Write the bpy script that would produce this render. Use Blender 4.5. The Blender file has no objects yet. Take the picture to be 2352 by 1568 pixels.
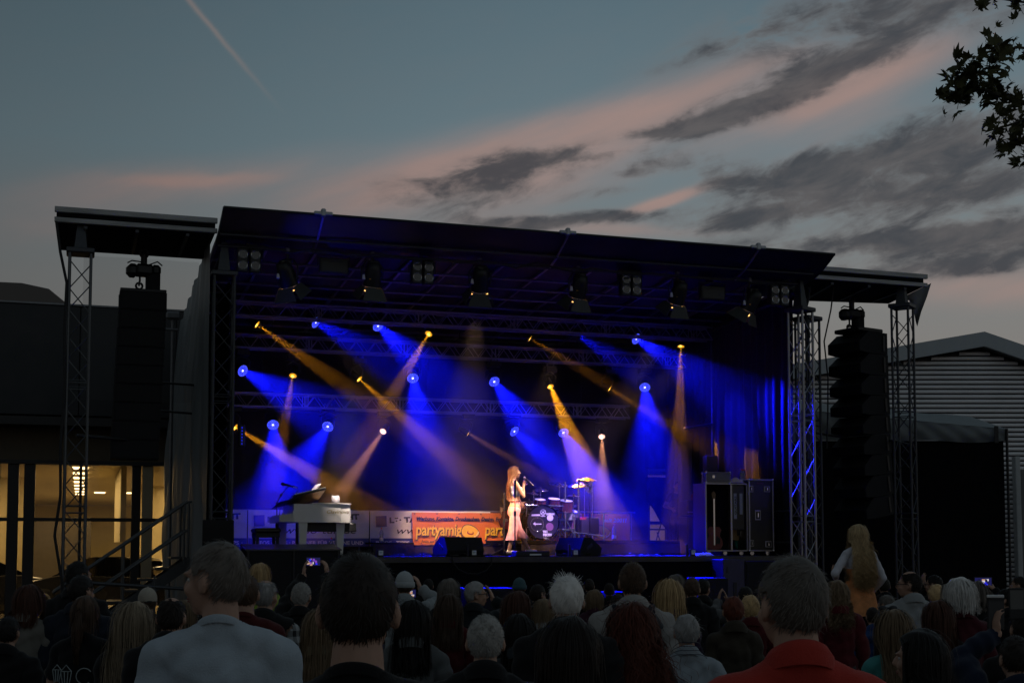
import bpy, math, random
import numpy as np
from mathutils import Vector, Matrix
random.seed(7)
RNG = np.random.default_rng(7)
SC = bpy.context.scene
COL = SC.collection
R = math.radians

# ------------------------------------------------------------ camera, sky, exposure
F = 3040.0                       # focal length in units of a 2352 wide picture
PITCH = R(4)
SH = 466 - F * math.tan(PITCH)
EYE = 1.85
cam_d = bpy.data.cameras.new('camera')
cam = bpy.data.objects.new('camera', cam_d)
COL.objects.link(cam)
cam.location = (0, 0, EYE)
cam.rotation_euler = (R(90) + PITCH, 0, 0)
cam_d.sensor_width = 36
cam_d.lens = 36 * F / 2352
cam_d.shift_y = SH / 2352
cam_d.clip_end = 3000
cam_d.dof.use_dof = True
cam_d.dof.focus_distance = 24
cam_d.dof.aperture_fstop = 26
SC.camera = cam
SC.view_settings.view_transform = 'Standard'
SC.view_settings.look = 'None'
SC.view_settings.exposure = 0
SC.view_settings.gamma = 1
SC.view_settings.use_curve_mapping = False
SC.render.engine = 'CYCLES'
SC.cycles.use_denoising = True
SC.cycles.max_bounces = 6
SC.cycles.diffuse_bounces = 3
SC.cycles.glossy_bounces = 2
SC.cycles.transparent_max_bounces = 12
SC.cycles.volume_bounces = 0
SC.cycles.sample_clamp_indirect = 4
SC.cycles.blur_glossy = 1


class Ex:
    """arithmetic on shader sockets"""
    def __init__(s, nt, k): s.nt = nt; s.k = k
    def op(s, o, *a, clamp=False):
        n = s.nt.nodes.new('ShaderNodeMath'); n.operation = o; n.use_clamp = clamp
        for i, x in enumerate((s,) + a):
            if isinstance(x, Ex): s.nt.links.new(x.k, n.inputs[i])
            else: n.inputs[i].default_value = x
        return Ex(s.nt, n.outputs[0])
    def __add__(s, o): return s.op('ADD', o)
    __radd__ = __add__
    def __mul__(s, o): return s.op('MULTIPLY', o)
    __rmul__ = __mul__
    def __sub__(s, o): return s.op('SUBTRACT', o)
    def __rsub__(s, o): return (s * -1.0) + o
    def __neg__(s): return s * -1.0
    def __truediv__(s, o): return s.op('DIVIDE', o)
    def step(s, a, b):
        n = s.nt.nodes.new('ShaderNodeMapRange'); n.interpolation_type = 'SMOOTHSTEP'
        s.nt.links.new(s.k, n.inputs[0]); n.inputs[1].default_value = a; n.inputs[2].default_value = b
        return Ex(s.nt, n.outputs[0])


def noise(nt, vec, scale, detail=4, rough=.55, dist=0.0, dim='3D'):
    n = nt.nodes.new('ShaderNodeTexNoise'); n.noise_dimensions = dim
    nt.links.new(vec, n.inputs['Vector'])
    n.inputs['Scale'].default_value = scale; n.inputs['Detail'].default_value = detail
    n.inputs['Roughness'].default_value = rough; n.inputs['Distortion'].default_value = dist
    return Ex(nt, n.outputs[0])


def comb(nt, x, y, z=0.0):
    n = nt.nodes.new('ShaderNodeCombineXYZ')
    for i, a in enumerate((x, y, z)):
        if isinstance(a, Ex): nt.links.new(a.k, n.inputs[i])
        else: n.inputs[i].default_value = a
    return n.outputs[0]


def mixc(nt, fac, a, b):
    n = nt.nodes.new('ShaderNodeMix'); n.data_type = 'RGBA'
    for i, x in ((0, fac), (6, a), (7, b)):
        if isinstance(x, Ex): nt.links.new(x.k, n.inputs[i])
        elif isinstance(x, tuple): n.inputs[i].default_value = x if len(x) == 4 else x + (1,)
        elif isinstance(x, (int, float)): n.inputs[i].default_value = x
        else: nt.links.new(x, n.inputs[i])
    return n.outputs[2]


def make_sky():
    w = bpy.data.worlds.new('World'); SC.world = w; w.use_nodes = True
    nt = w.node_tree; nt.nodes.clear()
    tc = nt.nodes.new('ShaderNodeTexCoord')
    sp = nt.nodes.new('ShaderNodeSeparateXYZ'); nt.links.new(tc.outputs['Generated'], sp.inputs[0])
    x, y, z = (Ex(nt, sp.outputs[i]) for i in range(3))
    az = x.op('ARCTAN2', y)
    el = z.op('ARCSINE')
    # low dusk sky from the sky model, graded by a measured gradient
    ramp = nt.nodes.new('ShaderNodeValToRGB')
    cr = ramp.color_ramp
    stops = [(0.0, (.150, .128, .116)), (.14, (.160, .145, .136)), (.24, (.150, .158, .158)),
             (.36, (.104, .153, .176)), (.52, (.066, .110, .136)), (.8, (.058, .086, .105)), (1, (.05, .074, .092))]
    cr.elements[0].position = 0; cr.elements[0].color = stops[0][1] + (1,)
    cr.elements[1].position = 1; cr.elements[1].color = stops[-1][1] + (1,)
    for p, c in stops[1:-1]:
        e = cr.elements.new(p); e.color = c + (1,)
    f = el / .8
    nt.links.new(f.k, ramp.inputs[0])
    sky = nt.nodes.new('ShaderNodeTexSky'); sky.sky_type = 'NISHITA'; sky.sun_disc = False
    sky.sun_elevation = R(-2); sky.sun_rotation = R(75)
    sk = nt.nodes.new('ShaderNodeVectorMath'); sk.operation = 'MULTIPLY_ADD'
    nt.links.new(sky.outputs[0], sk.inputs[0]); sk.inputs[1].default_value = (.05,) * 3
    nt.links.new(ramp.outputs[0], sk.inputs[2])
    base = sk.outputs[0]
    # brighter towards the afterglow (right), dimmer to the left
    side = az.step(-.50, .10) * .50 + .72
    warp = noise(nt, comb(nt, az * 3.0, el * 6.0, 1.7), 1.6, 3) - .5
    warp2 = noise(nt, comb(nt, az * 14.0, el * 26.0, 3.1), 1.0, 4, .6) - .5
    A = az + warp * .05 + warp2 * .022
    B = el + warp * .022 + warp2 * .010

    def blob(px, py, rx, ry, ang, wgt):
        a0 = math.atan((px - 1176) / F); e0 = math.atan((1250 - py) / F)
        c, s_ = math.cos(R(ang)), math.sin(R(ang))
        da, de = A - a0, B - e0
        u = (da * c + de * s_) / (rx / F); v = (de * c - da * s_) / (ry / F)
        q = (u * u + v * v) * -1.0
        return q.op('EXPONENT') * wgt

    def total(lst):
        t = blob(*lst[0])
        for b in lst[1:]: t = t + blob(*b)
        return t
    pink = total([(1300, 300, 560, 62, 16, .95), (1950, 215, 330, 55, 17, .9), (330, 440, 360, 55, 6, .44),
                  (430, 425, 130, 14, 4, .45), (900, 380, 500, 90, 8, .35),
                  (1535, 455, 110, 14, 16, .9), (1250, 420, 300, 60, 10, .55), (2290, 690, 260, 55, 0, .7),
                  (1420, 520, 330, 20, -2, .5), (60, 560, 300, 60, 5, .35), (2000, 300, 300, 40, 17, .4)])
    pn = noise(nt, comb(nt, A * 6.0 - B * 2.0, B * 26.0 - A * 8.0, .3), 1.1, 4, .5)
    pinkm = (pink * (pn * 1.6 + .15)).step(.10, .95)
    dark = total([(1830, 205, 240, 34, 17, 1.15), (1690, 255, 200, 26, 14, 1.15), (1560, 300, 130, 14, 4, .75),
                  (2000, 385, 170, 40, 4, .80), (2250, 350, 200, 70, 8, .95), (1830, 430, 130, 50, 4, .85), (1720, 222, 150, 9, 17, -.55),
                  (1660, 408, 60, 30, 0, .85), (1730, 500, 190, 24, 6, .85), (2050, 470, 210, 46, 0, .74),
                  (2300, 460, 150, 46, 0, .7), (1050, 448, 190, 36, 6, .85), (1250, 352, 170, 26, 2, .72), (1080, 390, 200, 22, 4, .55),
                  (1520, 372, 120, 18, 8, .75), (1330, 500, 230, 15, 5, .95), (1120, 505, 110, 14, -3, .7),
                  (2150, 35, 420, 80, 8, .92), (1700, 95, 160, 16, 14, .5), (2090, 565, 320, 38, 2, .92), (2320, 585, 170, 44, 0, .85),
                  (1380, 440, 90, 12, 8, .5), (1450, 560, 300, 14, 0, .3), (2080, 640, 280, 24, 0, .85), (1460, 395, 50, 10, 5, .5)])
    n1 = noise(nt, comb(nt, A * 20.0 - B * 8.0, B * 52.0 - A * 8.0, .9), 1.0, 7, .58, .35)
    n2 = noise(nt, comb(nt, A * 75.0, B * 120.0, 2.2), 1.0, 5, .6)
    behind = az.op('ABSOLUTE').step(.5, 1.0) * .10
    over = el.step(.5, .9) * .15
    gate = dark.step(.0, .55) * .85 + az.op('ABSOLUTE').step(.42, .7) * .6 + .10
    dm = dark * 1.15 + behind + over + ((n1 - .5) * 3.0 + (n2 - .5) * .9) * gate - .08
    darkm = dm.step(.12, 1.08)
    soft = dm.step(-.25, .60)
    # thin contrail
    p0 = Vector((math.atan((402 - 1176) / F), math.atan((1250 + 4) / F)))
    p1 = Vector((math.atan((640 - 1176) / F), math.atan((1250 - 250) / F)))
    d = (p1 - p0).normalized()
    wob = noise(nt, comb(nt, az * 60.0, el * 60.0, 5.0), 1.0, 3) - .5
    al = (az - p0.x) * d.x + (el - p0.y) * d.y
    ac = (az - p0.x) * -d.y + (el - p0.y) * d.x + wob * .0022 + (al * al) * .12
    tr = ((ac / .0019) * (ac / .0019) * -1.0).op('EXPONENT') * (1.0 - al.step(.02, .115)) * al.step(-.4, -.1) * .5
    c = mixc(nt, pinkm * .85, base, (.30, .20, .175, 1))
    c = mixc(nt, soft * .42, c, (.155, .14, .138, 1))
    c = mixc(nt, darkm * .88, c, mixc(nt, n1.step(.35, .68), (.082, .077, .079), (.036, .040, .048)))
    c = mixc(nt, tr, c, (.26, .20, .18, 1))
    ms = nt.nodes.new('ShaderNodeVectorMath'); ms.operation = 'SCALE'
    nt.links.new(c, ms.inputs[0]); nt.links.new(side.k, ms.inputs['Scale'])
    bg = nt.nodes.new('ShaderNodeBackground'); nt.links.new(ms.outputs[0], bg.inputs[0])
    bg.inputs[1].default_value = 1.0
    out = nt.nodes.new('ShaderNodeOutputWorld'); nt.links.new(bg.outputs[0], out.inputs[0])


make_sky()

# ------------------------------------------------------------ frames
ANG = R(18)
O = Vector((-671 / 126, 24.1, 0))
CA, SA = math.cos(ANG), math.sin(ANG)
STAGE = Matrix.Translation(O) @ Matrix.Rotation(ANG, 4, 'Z')
FLOOR = 1.62                                            # stage floor height


def ray(px, py):
    x = (px - 1176) / F; y = (784 - py + SH) / F
    return Vector((x, math.cos(PITCH) - y * math.sin(PITCH), math.sin(PITCH) + y * math.cos(PITCH)))


def at(px, py, Y):
    r = ray(px, py); t = Y / r.y
    return Vector((t * r.x, Y, EYE + t * r.z))


def sv(px, py, v):
    """stage coordinates (u, z) of a picture point on the plane v = const"""
    d = ray(px, py)
    t = (v - (SA * O.x - CA * O.y)) / (-SA * d.x + CA * d.y)
    X, Y = t * d.x - O.x, t * d.y - O.y
    return CA * X + SA * Y, EYE + t * d.z


def SU(px, v, py=1250): return sv(px, py, v)[0]
def SZ(px, py, v): return sv(px, py, v)[1]


def su_side(px, u):
    """v of a picture column on the plane u = const"""
    d = ray(px, 1250)
    t = (u + CA * O.x + SA * O.y) / (CA * d.x + SA * d.y)
    return -SA * (t * d.x - O.x) + CA * (t * d.y - O.y)


# ------------------------------------------------------------ materials
MATS = {}


def mat(name, col, rough=.6, metal=0.0, var=.12, scale=6.0, bump=0.0, bscale=40.0, spec=.5, island=0.0, aniso=None, trans=None, sheen=0.0):
    if name in MATS: return MATS[name]
    m = bpy.data.materials.new(name); m.use_nodes = True
    nt = m.node_tree; b = nt.nodes['Principled BSDF']
    b.inputs['Roughness'].default_value = rough; b.inputs['Metallic'].default_value = metal
    b.inputs['Specular IOR Level'].default_value = spec
    if sheen: b.inputs['Sheen Weight'].default_value = sheen
    tc = nt.nodes.new('ShaderNodeTexCoord')
    vec = tc.outputs['Object']
    if aniso:
        mp = nt.nodes.new('ShaderNodeMapping'); mp.inputs['Scale'].default_value = aniso
        nt.links.new(vec, mp.inputs[0]); vec = mp.outputs[0]
    n = noise(nt, vec, scale, 5, .6)
    k = (n - .5) * (2 * var * 2.0) + 1.0
    if island:
        g = nt.nodes.new('ShaderNodeNewGeometry')
        k = k * (Ex(nt, g.outputs['Random Per Island']) * (2 * island) + (1 - island))
    vm = nt.nodes.new('ShaderNodeVectorMath'); vm.operation = 'SCALE'
    vm.inputs[0].default_value = col[:3]; nt.links.new(k.k, vm.inputs['Scale'])
    nt.links.new(vm.outputs[0], b.inputs['Base Color'])
    if bump:
        bn = noise(nt, vec, bscale, 4, .6)
        bp = nt.nodes.new('ShaderNodeBump'); bp.inputs['Strength'].default_value = bump
        bp.inputs['Distance'].default_value = .01
        nt.links.new(bn.k, bp.inputs['Height']); nt.links.new(bp.outputs[0], b.inputs['Normal'])
    if var > 0 and metal:
        rr = (n - .5) * .3 + rough
        nt.links.new(rr.k, b.inputs['Roughness'])
    MATS[name] = m
    return m


def emat(name, col, s):
    if name in MATS: return MATS[name]
    m = bpy.data.materials.new(name); m.use_nodes = True
    nt = m.node_tree; nt.nodes.clear()
    e = nt.nodes.new('ShaderNodeEmission'); e.inputs[0].default_value = col[:3] + (1,); e.inputs[1].default_value = s
    o = nt.nodes.new('ShaderNodeOutputMaterial'); nt.links.new(e.outputs[0], o.inputs[0])
    MATS[name] = m
    return m


def lensmat(name, col, s):
    """a lit lens that also lets light through"""
    if name in MATS: return MATS[name]
    m = emat(name, col, s); nt = m.node_tree
    e = [n for n in nt.nodes if n.type == 'EMISSION'][0]; o = [n for n in nt.nodes if n.type == 'OUTPUT_MATERIAL'][0]
    t = nt.nodes.new('ShaderNodeBsdfTransparent'); a = nt.nodes.new('ShaderNodeAddShader')
    nt.links.new(e.outputs[0], a.inputs[0]); nt.links.new(t.outputs[0], a.inputs[1]); nt.links.new(a.outputs[0], o.inputs[0])
    return m


def glassmat(name, tint, gl=.08, rough=.05, opacity=0.0, dcol=(.5, .5, .5)):
    if name in MATS: return MATS[name]
    m = bpy.data.materials.new(name); m.use_nodes = True
    nt = m.node_tree; nt.nodes.clear()
    t = nt.nodes.new('ShaderNodeBsdfTransparent'); t.inputs[0].default_value = tint + (1,)
    g = nt.nodes.new('ShaderNodeBsdfGlossy'); g.inputs['Roughness'].default_value = rough
    fr = nt.nodes.new('ShaderNodeFresnel'); fr.inputs[0].default_value = 1.45
    mx = nt.nodes.new('ShaderNodeMixShader')
    f = Ex(nt, fr.outputs[0]) * (gl / .08 * .8)
    nt.links.new(f.k, mx.inputs[0]); nt.links.new(t.outputs[0], mx.inputs[1]); nt.links.new(g.outputs[0], mx.inputs[2])
    last = mx.outputs[0]
    if opacity:
        d = nt.nodes.new('ShaderNodeBsdfDiffuse'); d.inputs[0].default_value = dcol + (1,)
        m2 = nt.nodes.new('ShaderNodeMixShader'); m2.inputs[0].default_value = opacity
        nt.links.new(last, m2.inputs[1]); nt.links.new(d.outputs[0], m2.inputs[2]); last = m2.outputs[0]
    o = nt.nodes.new('ShaderNodeOutputMaterial'); nt.links.new(last, o.inputs[0])
    MATS[name] = m
    return m


ALU = mat('brushed_aluminium', (.30, .31, .33), .38, .9, .15, 9)
ALUD = mat('dull_aluminium', (.20, .205, .215), .5, .8, .2, 7)
STEEL = mat('galvanised_steel', (.06, .064, .07), .5, .7, .25, 12)
BLACKM = mat('black_painted_metal', (.012, .012, .013), .45, 0, .3, 10, spec=.4)
BLACKP = mat('black_plastic', (.014, .014, .016), .5, 0, .25, 14, .15, 60, spec=.35)
DRAPE = mat('black_stage_molton', (.006, .006, .0068), .95, 0, .3, 5, .3, 120, spec=.1)
SHEETB = mat('blue_black_roof_sheet', (.018, .019, .028), .55, 0, .25, 3, .2, 8, spec=.3)
DECK = mat('stage_plywood_black', (.009, .0088, .0085), .85, 0, .35, 6, .2, 50, spec=.04)
WHITEP = mat('white_gloss_lacquer', (.72, .70, .66), .2, 0, .04, 4)
RUBBER = mat('black_rubber', (.008, .008, .008), .7, 0, .2, 8)
CHROME = mat('chrome', (.75, .75, .77), .12, 1, .1, 12)


# ------------------------------------------------------------ mesh building
def np_mesh(name, V, Q, smooth=True):
    V = np.asarray(V, dtype=np.float32); Q = np.asarray(Q, dtype=np.int32)
    me = bpy.data.meshes.new(name)
    n = Q.shape[1]
    me.vertices.add(len(V)); me.vertices.foreach_set('co', V.ravel())
    me.loops.add(Q.size); me.loops.foreach_set('vertex_index', Q.ravel())
    me.polygons.add(len(Q))
    me.polygons.foreach_set('loop_start', np.arange(0, Q.size, n, dtype=np.int32))
    me.update(calc_edges=True)
    if smooth: me.polygons.foreach_set('use_smooth', np.ones(len(Q), dtype=bool))
    return me


def frame(d):
    d = Vector(d).normalized()
    a = Vector((0, 0, 1)) if abs(d.z) < .95 else Vector((1, 0, 0))
    x = d.cross(a).normalized(); y = d.cross(x).normalized()
    return x, y, d


class MB:
    def __init__(s): s.v = []; s.f = []; s.sm = []
    def add(s, vs, fs, smooth=False):
        b = len(s.v); s.v += [tuple(v) for v in vs]
        for f in fs:
            s.f.append(tuple(i + b for i in f)); s.sm.append(smooth)
        return s
    def box(s, c, d, M=None, bev=0.0):
        x, y, z = d[0] / 2, d[1] / 2, d[2] / 2
        if bev:
            b = min(bev, x * .9, y * .9, z * .9); vs = []
            for sx in (-1, 1):
                for sy in (-1, 1):
                    for sz in (-1, 1):
                        vs += [(sx * (x - b), sy * (y - b), sz * z), (sx * (x - b), sy * y, sz * (z - b)), (sx * x, sy * (y - b), sz * (z - b))]
            fs = []
            def ix(sx, sy, sz, k): return ((sx > 0) * 4 + (sy > 0) * 2 + (sz > 0)) * 3 + k
            def face(pts, nrm):
                p = [Vector(vs[i]) for i in pts]
                n = (p[1] - p[0]).cross(p[2] - p[0])
                fs.append(tuple(pts) if n.dot(Vector(nrm)) > 0 else tuple(reversed(pts)))
            for t in (-1, 1):
                face([ix(-1, -1, t, 0), ix(1, -1, t, 0), ix(1, 1, t, 0), ix(-1, 1, t, 0)], (0, 0, t))
                face([ix(-1, t, -1, 1), ix(1, t, -1, 1), ix(1, t, 1, 1), ix(-1, t, 1, 1)], (0, t, 0))
                face([ix(t, -1, -1, 2), ix(t, 1, -1, 2), ix(t, 1, 1, 2), ix(t, -1, 1, 2)], (t, 0, 0))
                for q in (-1, 1):
                    face([ix(-1, t, q, 0), ix(1, t, q, 0), ix(1, t, q, 1), ix(-1, t, q, 1)], (0, t, q))
                    face([ix(t, -1, q, 0), ix(t, 1, q, 0), ix(t, 1, q, 2), ix(t, -1, q, 2)], (t, 0, q))
                    face([ix(t, q, -1, 1), ix(t, q, 1, 1), ix(t, q, 1, 2), ix(t, q, -1, 2)], (t, q, 0))
                    for r in (-1, 1):
                        face([ix(t, q, r, 0), ix(t, q, r, 1), ix(t, q, r, 2)], (t, q, r))
        else:
            vs = [(sx * x, sy * y, sz * z) for sx in (-1, 1) for sy in (-1, 1) for sz in (-1, 1)]
            fs = [(0, 1, 3, 2), (4, 6, 7, 5), (0, 4, 5, 1), (2, 3, 7, 6), (0, 2, 6, 4), (1, 5, 7, 3)]
        c = Vector(c)
        vs = [((M @ Vector(v)) if M else Vector(v)) + c for v in vs]
        return s.add(vs, fs)
    def tube(s, a, b, r, r2=None, n=8, cap=True):
        r2 = r if r2 is None else r2
        a, b = Vector(a), Vector(b)
        x, y, d = frame(b - a)
        vs = []
        for p, q in ((a, r), (b, r2)):
            for i in range(n):
                t = 2 * math.pi * i / n
                vs.append(p + (x * math.cos(t) + y * math.sin(t)) * q)
        fs = [(i, (i + 1) % n, n + (i + 1) % n, n + i) for i in range(n)]
        s.add(vs, fs, n > 5)
        if cap:
            s.add(vs[:n], [tuple(range(n - 1, -1, -1))]); s.add(vs[n:], [tuple(range(n))])
        return s
    def path(s, pts, r, n=6, closed=False):
        pts = [Vector(p) for p in pts]; m = len(pts); vs = []
        x0 = None
        for i, p in enumerate(pts):
            if closed: d = pts[(i + 1) % m] - pts[i - 1]
            else: d = pts[min(i + 1, m - 1)] - pts[max(i - 1, 0)]
            d.normalize()
            if x0 is None: x0, _, _ = frame(d)
            x0 = (x0 - d * x0.dot(d)).normalized(); y = d.cross(x0)
            rr = r[i] if isinstance(r, (list, tuple)) else r
            for k in range(n):
                t = 2 * math.pi * k / n
                vs.append(p + (x0 * math.cos(t) + y * math.sin(t)) * rr)
        fs = []
        for i in range(m if closed else m - 1):
            j = (i + 1) % m
            for k in range(n):
                fs.append((i * n + k, i * n + (k + 1) % n, j * n + (k + 1) % n, j * n + k))
        s.add(vs, fs, True)
        if not closed:
            s.add(vs[:n], [tuple(range(n - 1, -1, -1))]); s.add(vs[-n:], [tuple(range(n))])
        return s
    def lathe(s, prof, c=(0, 0, 0), ax=(0, 0, 1), n=16, smooth=True, cap=False):
        x, y, d = frame(ax); c = Vector(c); vs = []
        for r, z in prof:
            for i in range(n):
                t = 2 * math.pi * i / n
                vs.append(c + d * z + (x * math.cos(t) + y * math.sin(t)) * max(r, 1e-4))
        fs = []
        for j in range(len(prof) - 1):
            for i in range(n):
                fs.append((j * n + i, j * n + (i + 1) % n, (j + 1) * n + (i + 1) % n, (j + 1) * n + i))
        s.add(vs, fs, smooth)
        if cap:
            s.add(vs[:n], [tuple(range(n - 1, -1, -1))]); s.add(vs[-n:], [tuple(range(n))])
        return s
    def disc(s, c, ax, r, n=20):
        x, y, d = frame(ax); c = Vector(c)
        return s.add([c + (x * math.cos(2 * math.pi * i / n) + y * math.sin(2 * math.pi * i / n)) * r for i in range(n)], [tuple(range(n))])
    def ell(s, c, r, M=None, n=10, m=8):
        c = Vector(c); vs = []
        for j in range(m + 1):
            ph = math.pi * j / m
            for i in range(n):
                t = 2 * math.pi * i / n
                p = Vector((r[0] * math.sin(ph) * math.cos(t), r[1] * math.sin(ph) * math.sin(t), r[2] * math.cos(ph)))
                vs.append((M @ p if M else p) + c)
        fs = [(j * n + i, (j + 1) * n + i, (j + 1) * n + (i + 1) % n, j * n + (i + 1) % n) for j in range(m) for i in range(n)]
        return s.add(vs, fs, True)
    def grid(s, P, smooth=True):
        m, n = len(P), len(P[0])
        return s.add([p for r in P for p in r], [(j * n + i, j * n + i + 1, (j + 1) * n + i + 1, (j + 1) * n + i) for j in range(m - 1) for i in range(n - 1)], smooth)
    def prism(s, poly, lo, hi, axes=(0, 1, 2)):
        """poly in axes[0], axes[1]; extruded along axes[2]"""
        def p3(a, b, c):
            v = [0, 0, 0]; v[axes[0]] = a; v[axes[1]] = b; v[axes[2]] = c
            return v
        n = len(poly)
        vs = [p3(a, b, lo) for a, b in poly] + [p3(a, b, hi) for a, b in poly]
        fs = [tuple(range(n - 1, -1, -1)), tuple(range(n, 2 * n))] + [(i, (i + 1) % n, n + (i + 1) % n, n + i) for i in range(n)]
        return s.add(vs, fs)
    def mesh(s, name):
        me = bpy.data.meshes.new(name); me.from_pydata(s.v, [], s.f); me.update()
        if any(s.sm): me.polygons.foreach_set('use_smooth', s.sm)
        return me


def link(o, parent=None):
    COL.objects.link(o)
    if parent is not None: o.parent = parent
    return o


def part(name, mb, m, parent, label=None, kind=None, loc=None, rot=None):
    me = mb.mesh(name) if isinstance(mb, MB) else mb
    if m is not None:
        if len(me.materials) == 0: me.materials.append(m)
    o = bpy.data.objects.new(name, me)
    if len(me.materials) and me.materials[0] is not m and m is not None:
        o.material_slots[0].link = 'OBJECT'; o.material_slots[0].material = m
    if label: o['label'] = label
    if kind: o['kind'] = kind
    if loc is not None: o.location = loc
    if rot is not None: o.rotation_euler = rot
    return link(o, parent)


def tag(o, label=None, cat=None, group=None, kind=None):
    if label: o['label'] = label
    if cat: o['category'] = cat
    if group: o['group'] = group
    if kind: o['kind'] = kind
    return o


def thing(name, label, cat, loc=(0, 0, 0), rz=0.0, group=None, world=False):
    o = bpy.data.objects.new(name, None); o.empty_display_size = .2
    M = Matrix.Translation(loc) @ Matrix.Rotation(rz, 4, 'Z')
    o.matrix_world = M if world else STAGE @ M
    COL.objects.link(o)
    return tag(o, label, cat, group)


def solo(name, mb, m, label, cat, loc=(0, 0, 0), rz=0.0, group=None, world=False, kind=None):
    o = part(name, mb, m, None)
    M = Matrix.Translation(loc) @ Matrix.Rotation(rz, 4, 'Z')
    o.matrix_world = M if world else STAGE @ M
    return tag(o, label, cat, group, kind)


def copy_tree(o, parent=None):
    c = o.copy(); COL.objects.link(c)
    if parent is not None: c.parent = parent
    for ch in o.children: copy_tree(ch, c)
    return c


def place(o, loc, rz=0.0, world=False):
    M = Matrix.Translation(loc) @ Matrix.Rotation(rz, 4, 'Z')
    o.matrix_world = M if world else STAGE @ M


TXT = {}


def lettering(s, size, m, parent, org, xdir=(1, 0, 0), ydir=(0, 0, 1), bold=0.0, shear=0.0, width=None, spacing=1.0, name='lettering', align='LEFT'):
    """flat print: text mesh laid in the plane of xdir / ydir"""
    cu = bpy.data.curves.new('t', 'FONT'); cu.body = s; cu.size = size; cu.shear = shear; cu.offset = bold
    cu.space_character = spacing; cu.align_x = align; cu.resolution_u = 2
    o = bpy.data.objects.new('t', cu); COL.objects.link(o)
    dg = bpy.context.evaluated_depsgraph_get(); dg.update()
    me = bpy.data.meshes.new_from_object(o.evaluated_get(dg))
    bpy.data.objects.remove(o); bpy.data.curves.remove(cu)
    X, Y, o3 = Vector(xdir), Vector(ydir), Vector(org)
    w = max((v.co.x for v in me.vertices), default=1)
    k = 1.0 if width is None else width / w
    for v in me.vertices: v.co = o3 + X * (v.co.x * k) + Y * v.co.y
    me.name = name
    me.materials.clear()
    return part(name, me, m, parent)
# ============================================================ large structure
def build_ground():
    n = 24; P = []
    for j in range(n):
        row = []
        for i in range(n):
            a = (i / (n - 1) * 2 - 1); b = (j / (n - 1) * 2 - 1)
            row.append((a * abs(a) * 900, 40 + b * abs(b) * 900, 0))
        P.append(row)
    m = mat('worn_asphalt', (.045, .045, .047), .85, 0, .3, .8, .4, 60)
    o = part('ground', MB().grid(P), m, None); tag(o, 'dark asphalt yard under the crowd and the stage', 'ground', kind='structure')


build_ground()


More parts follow.
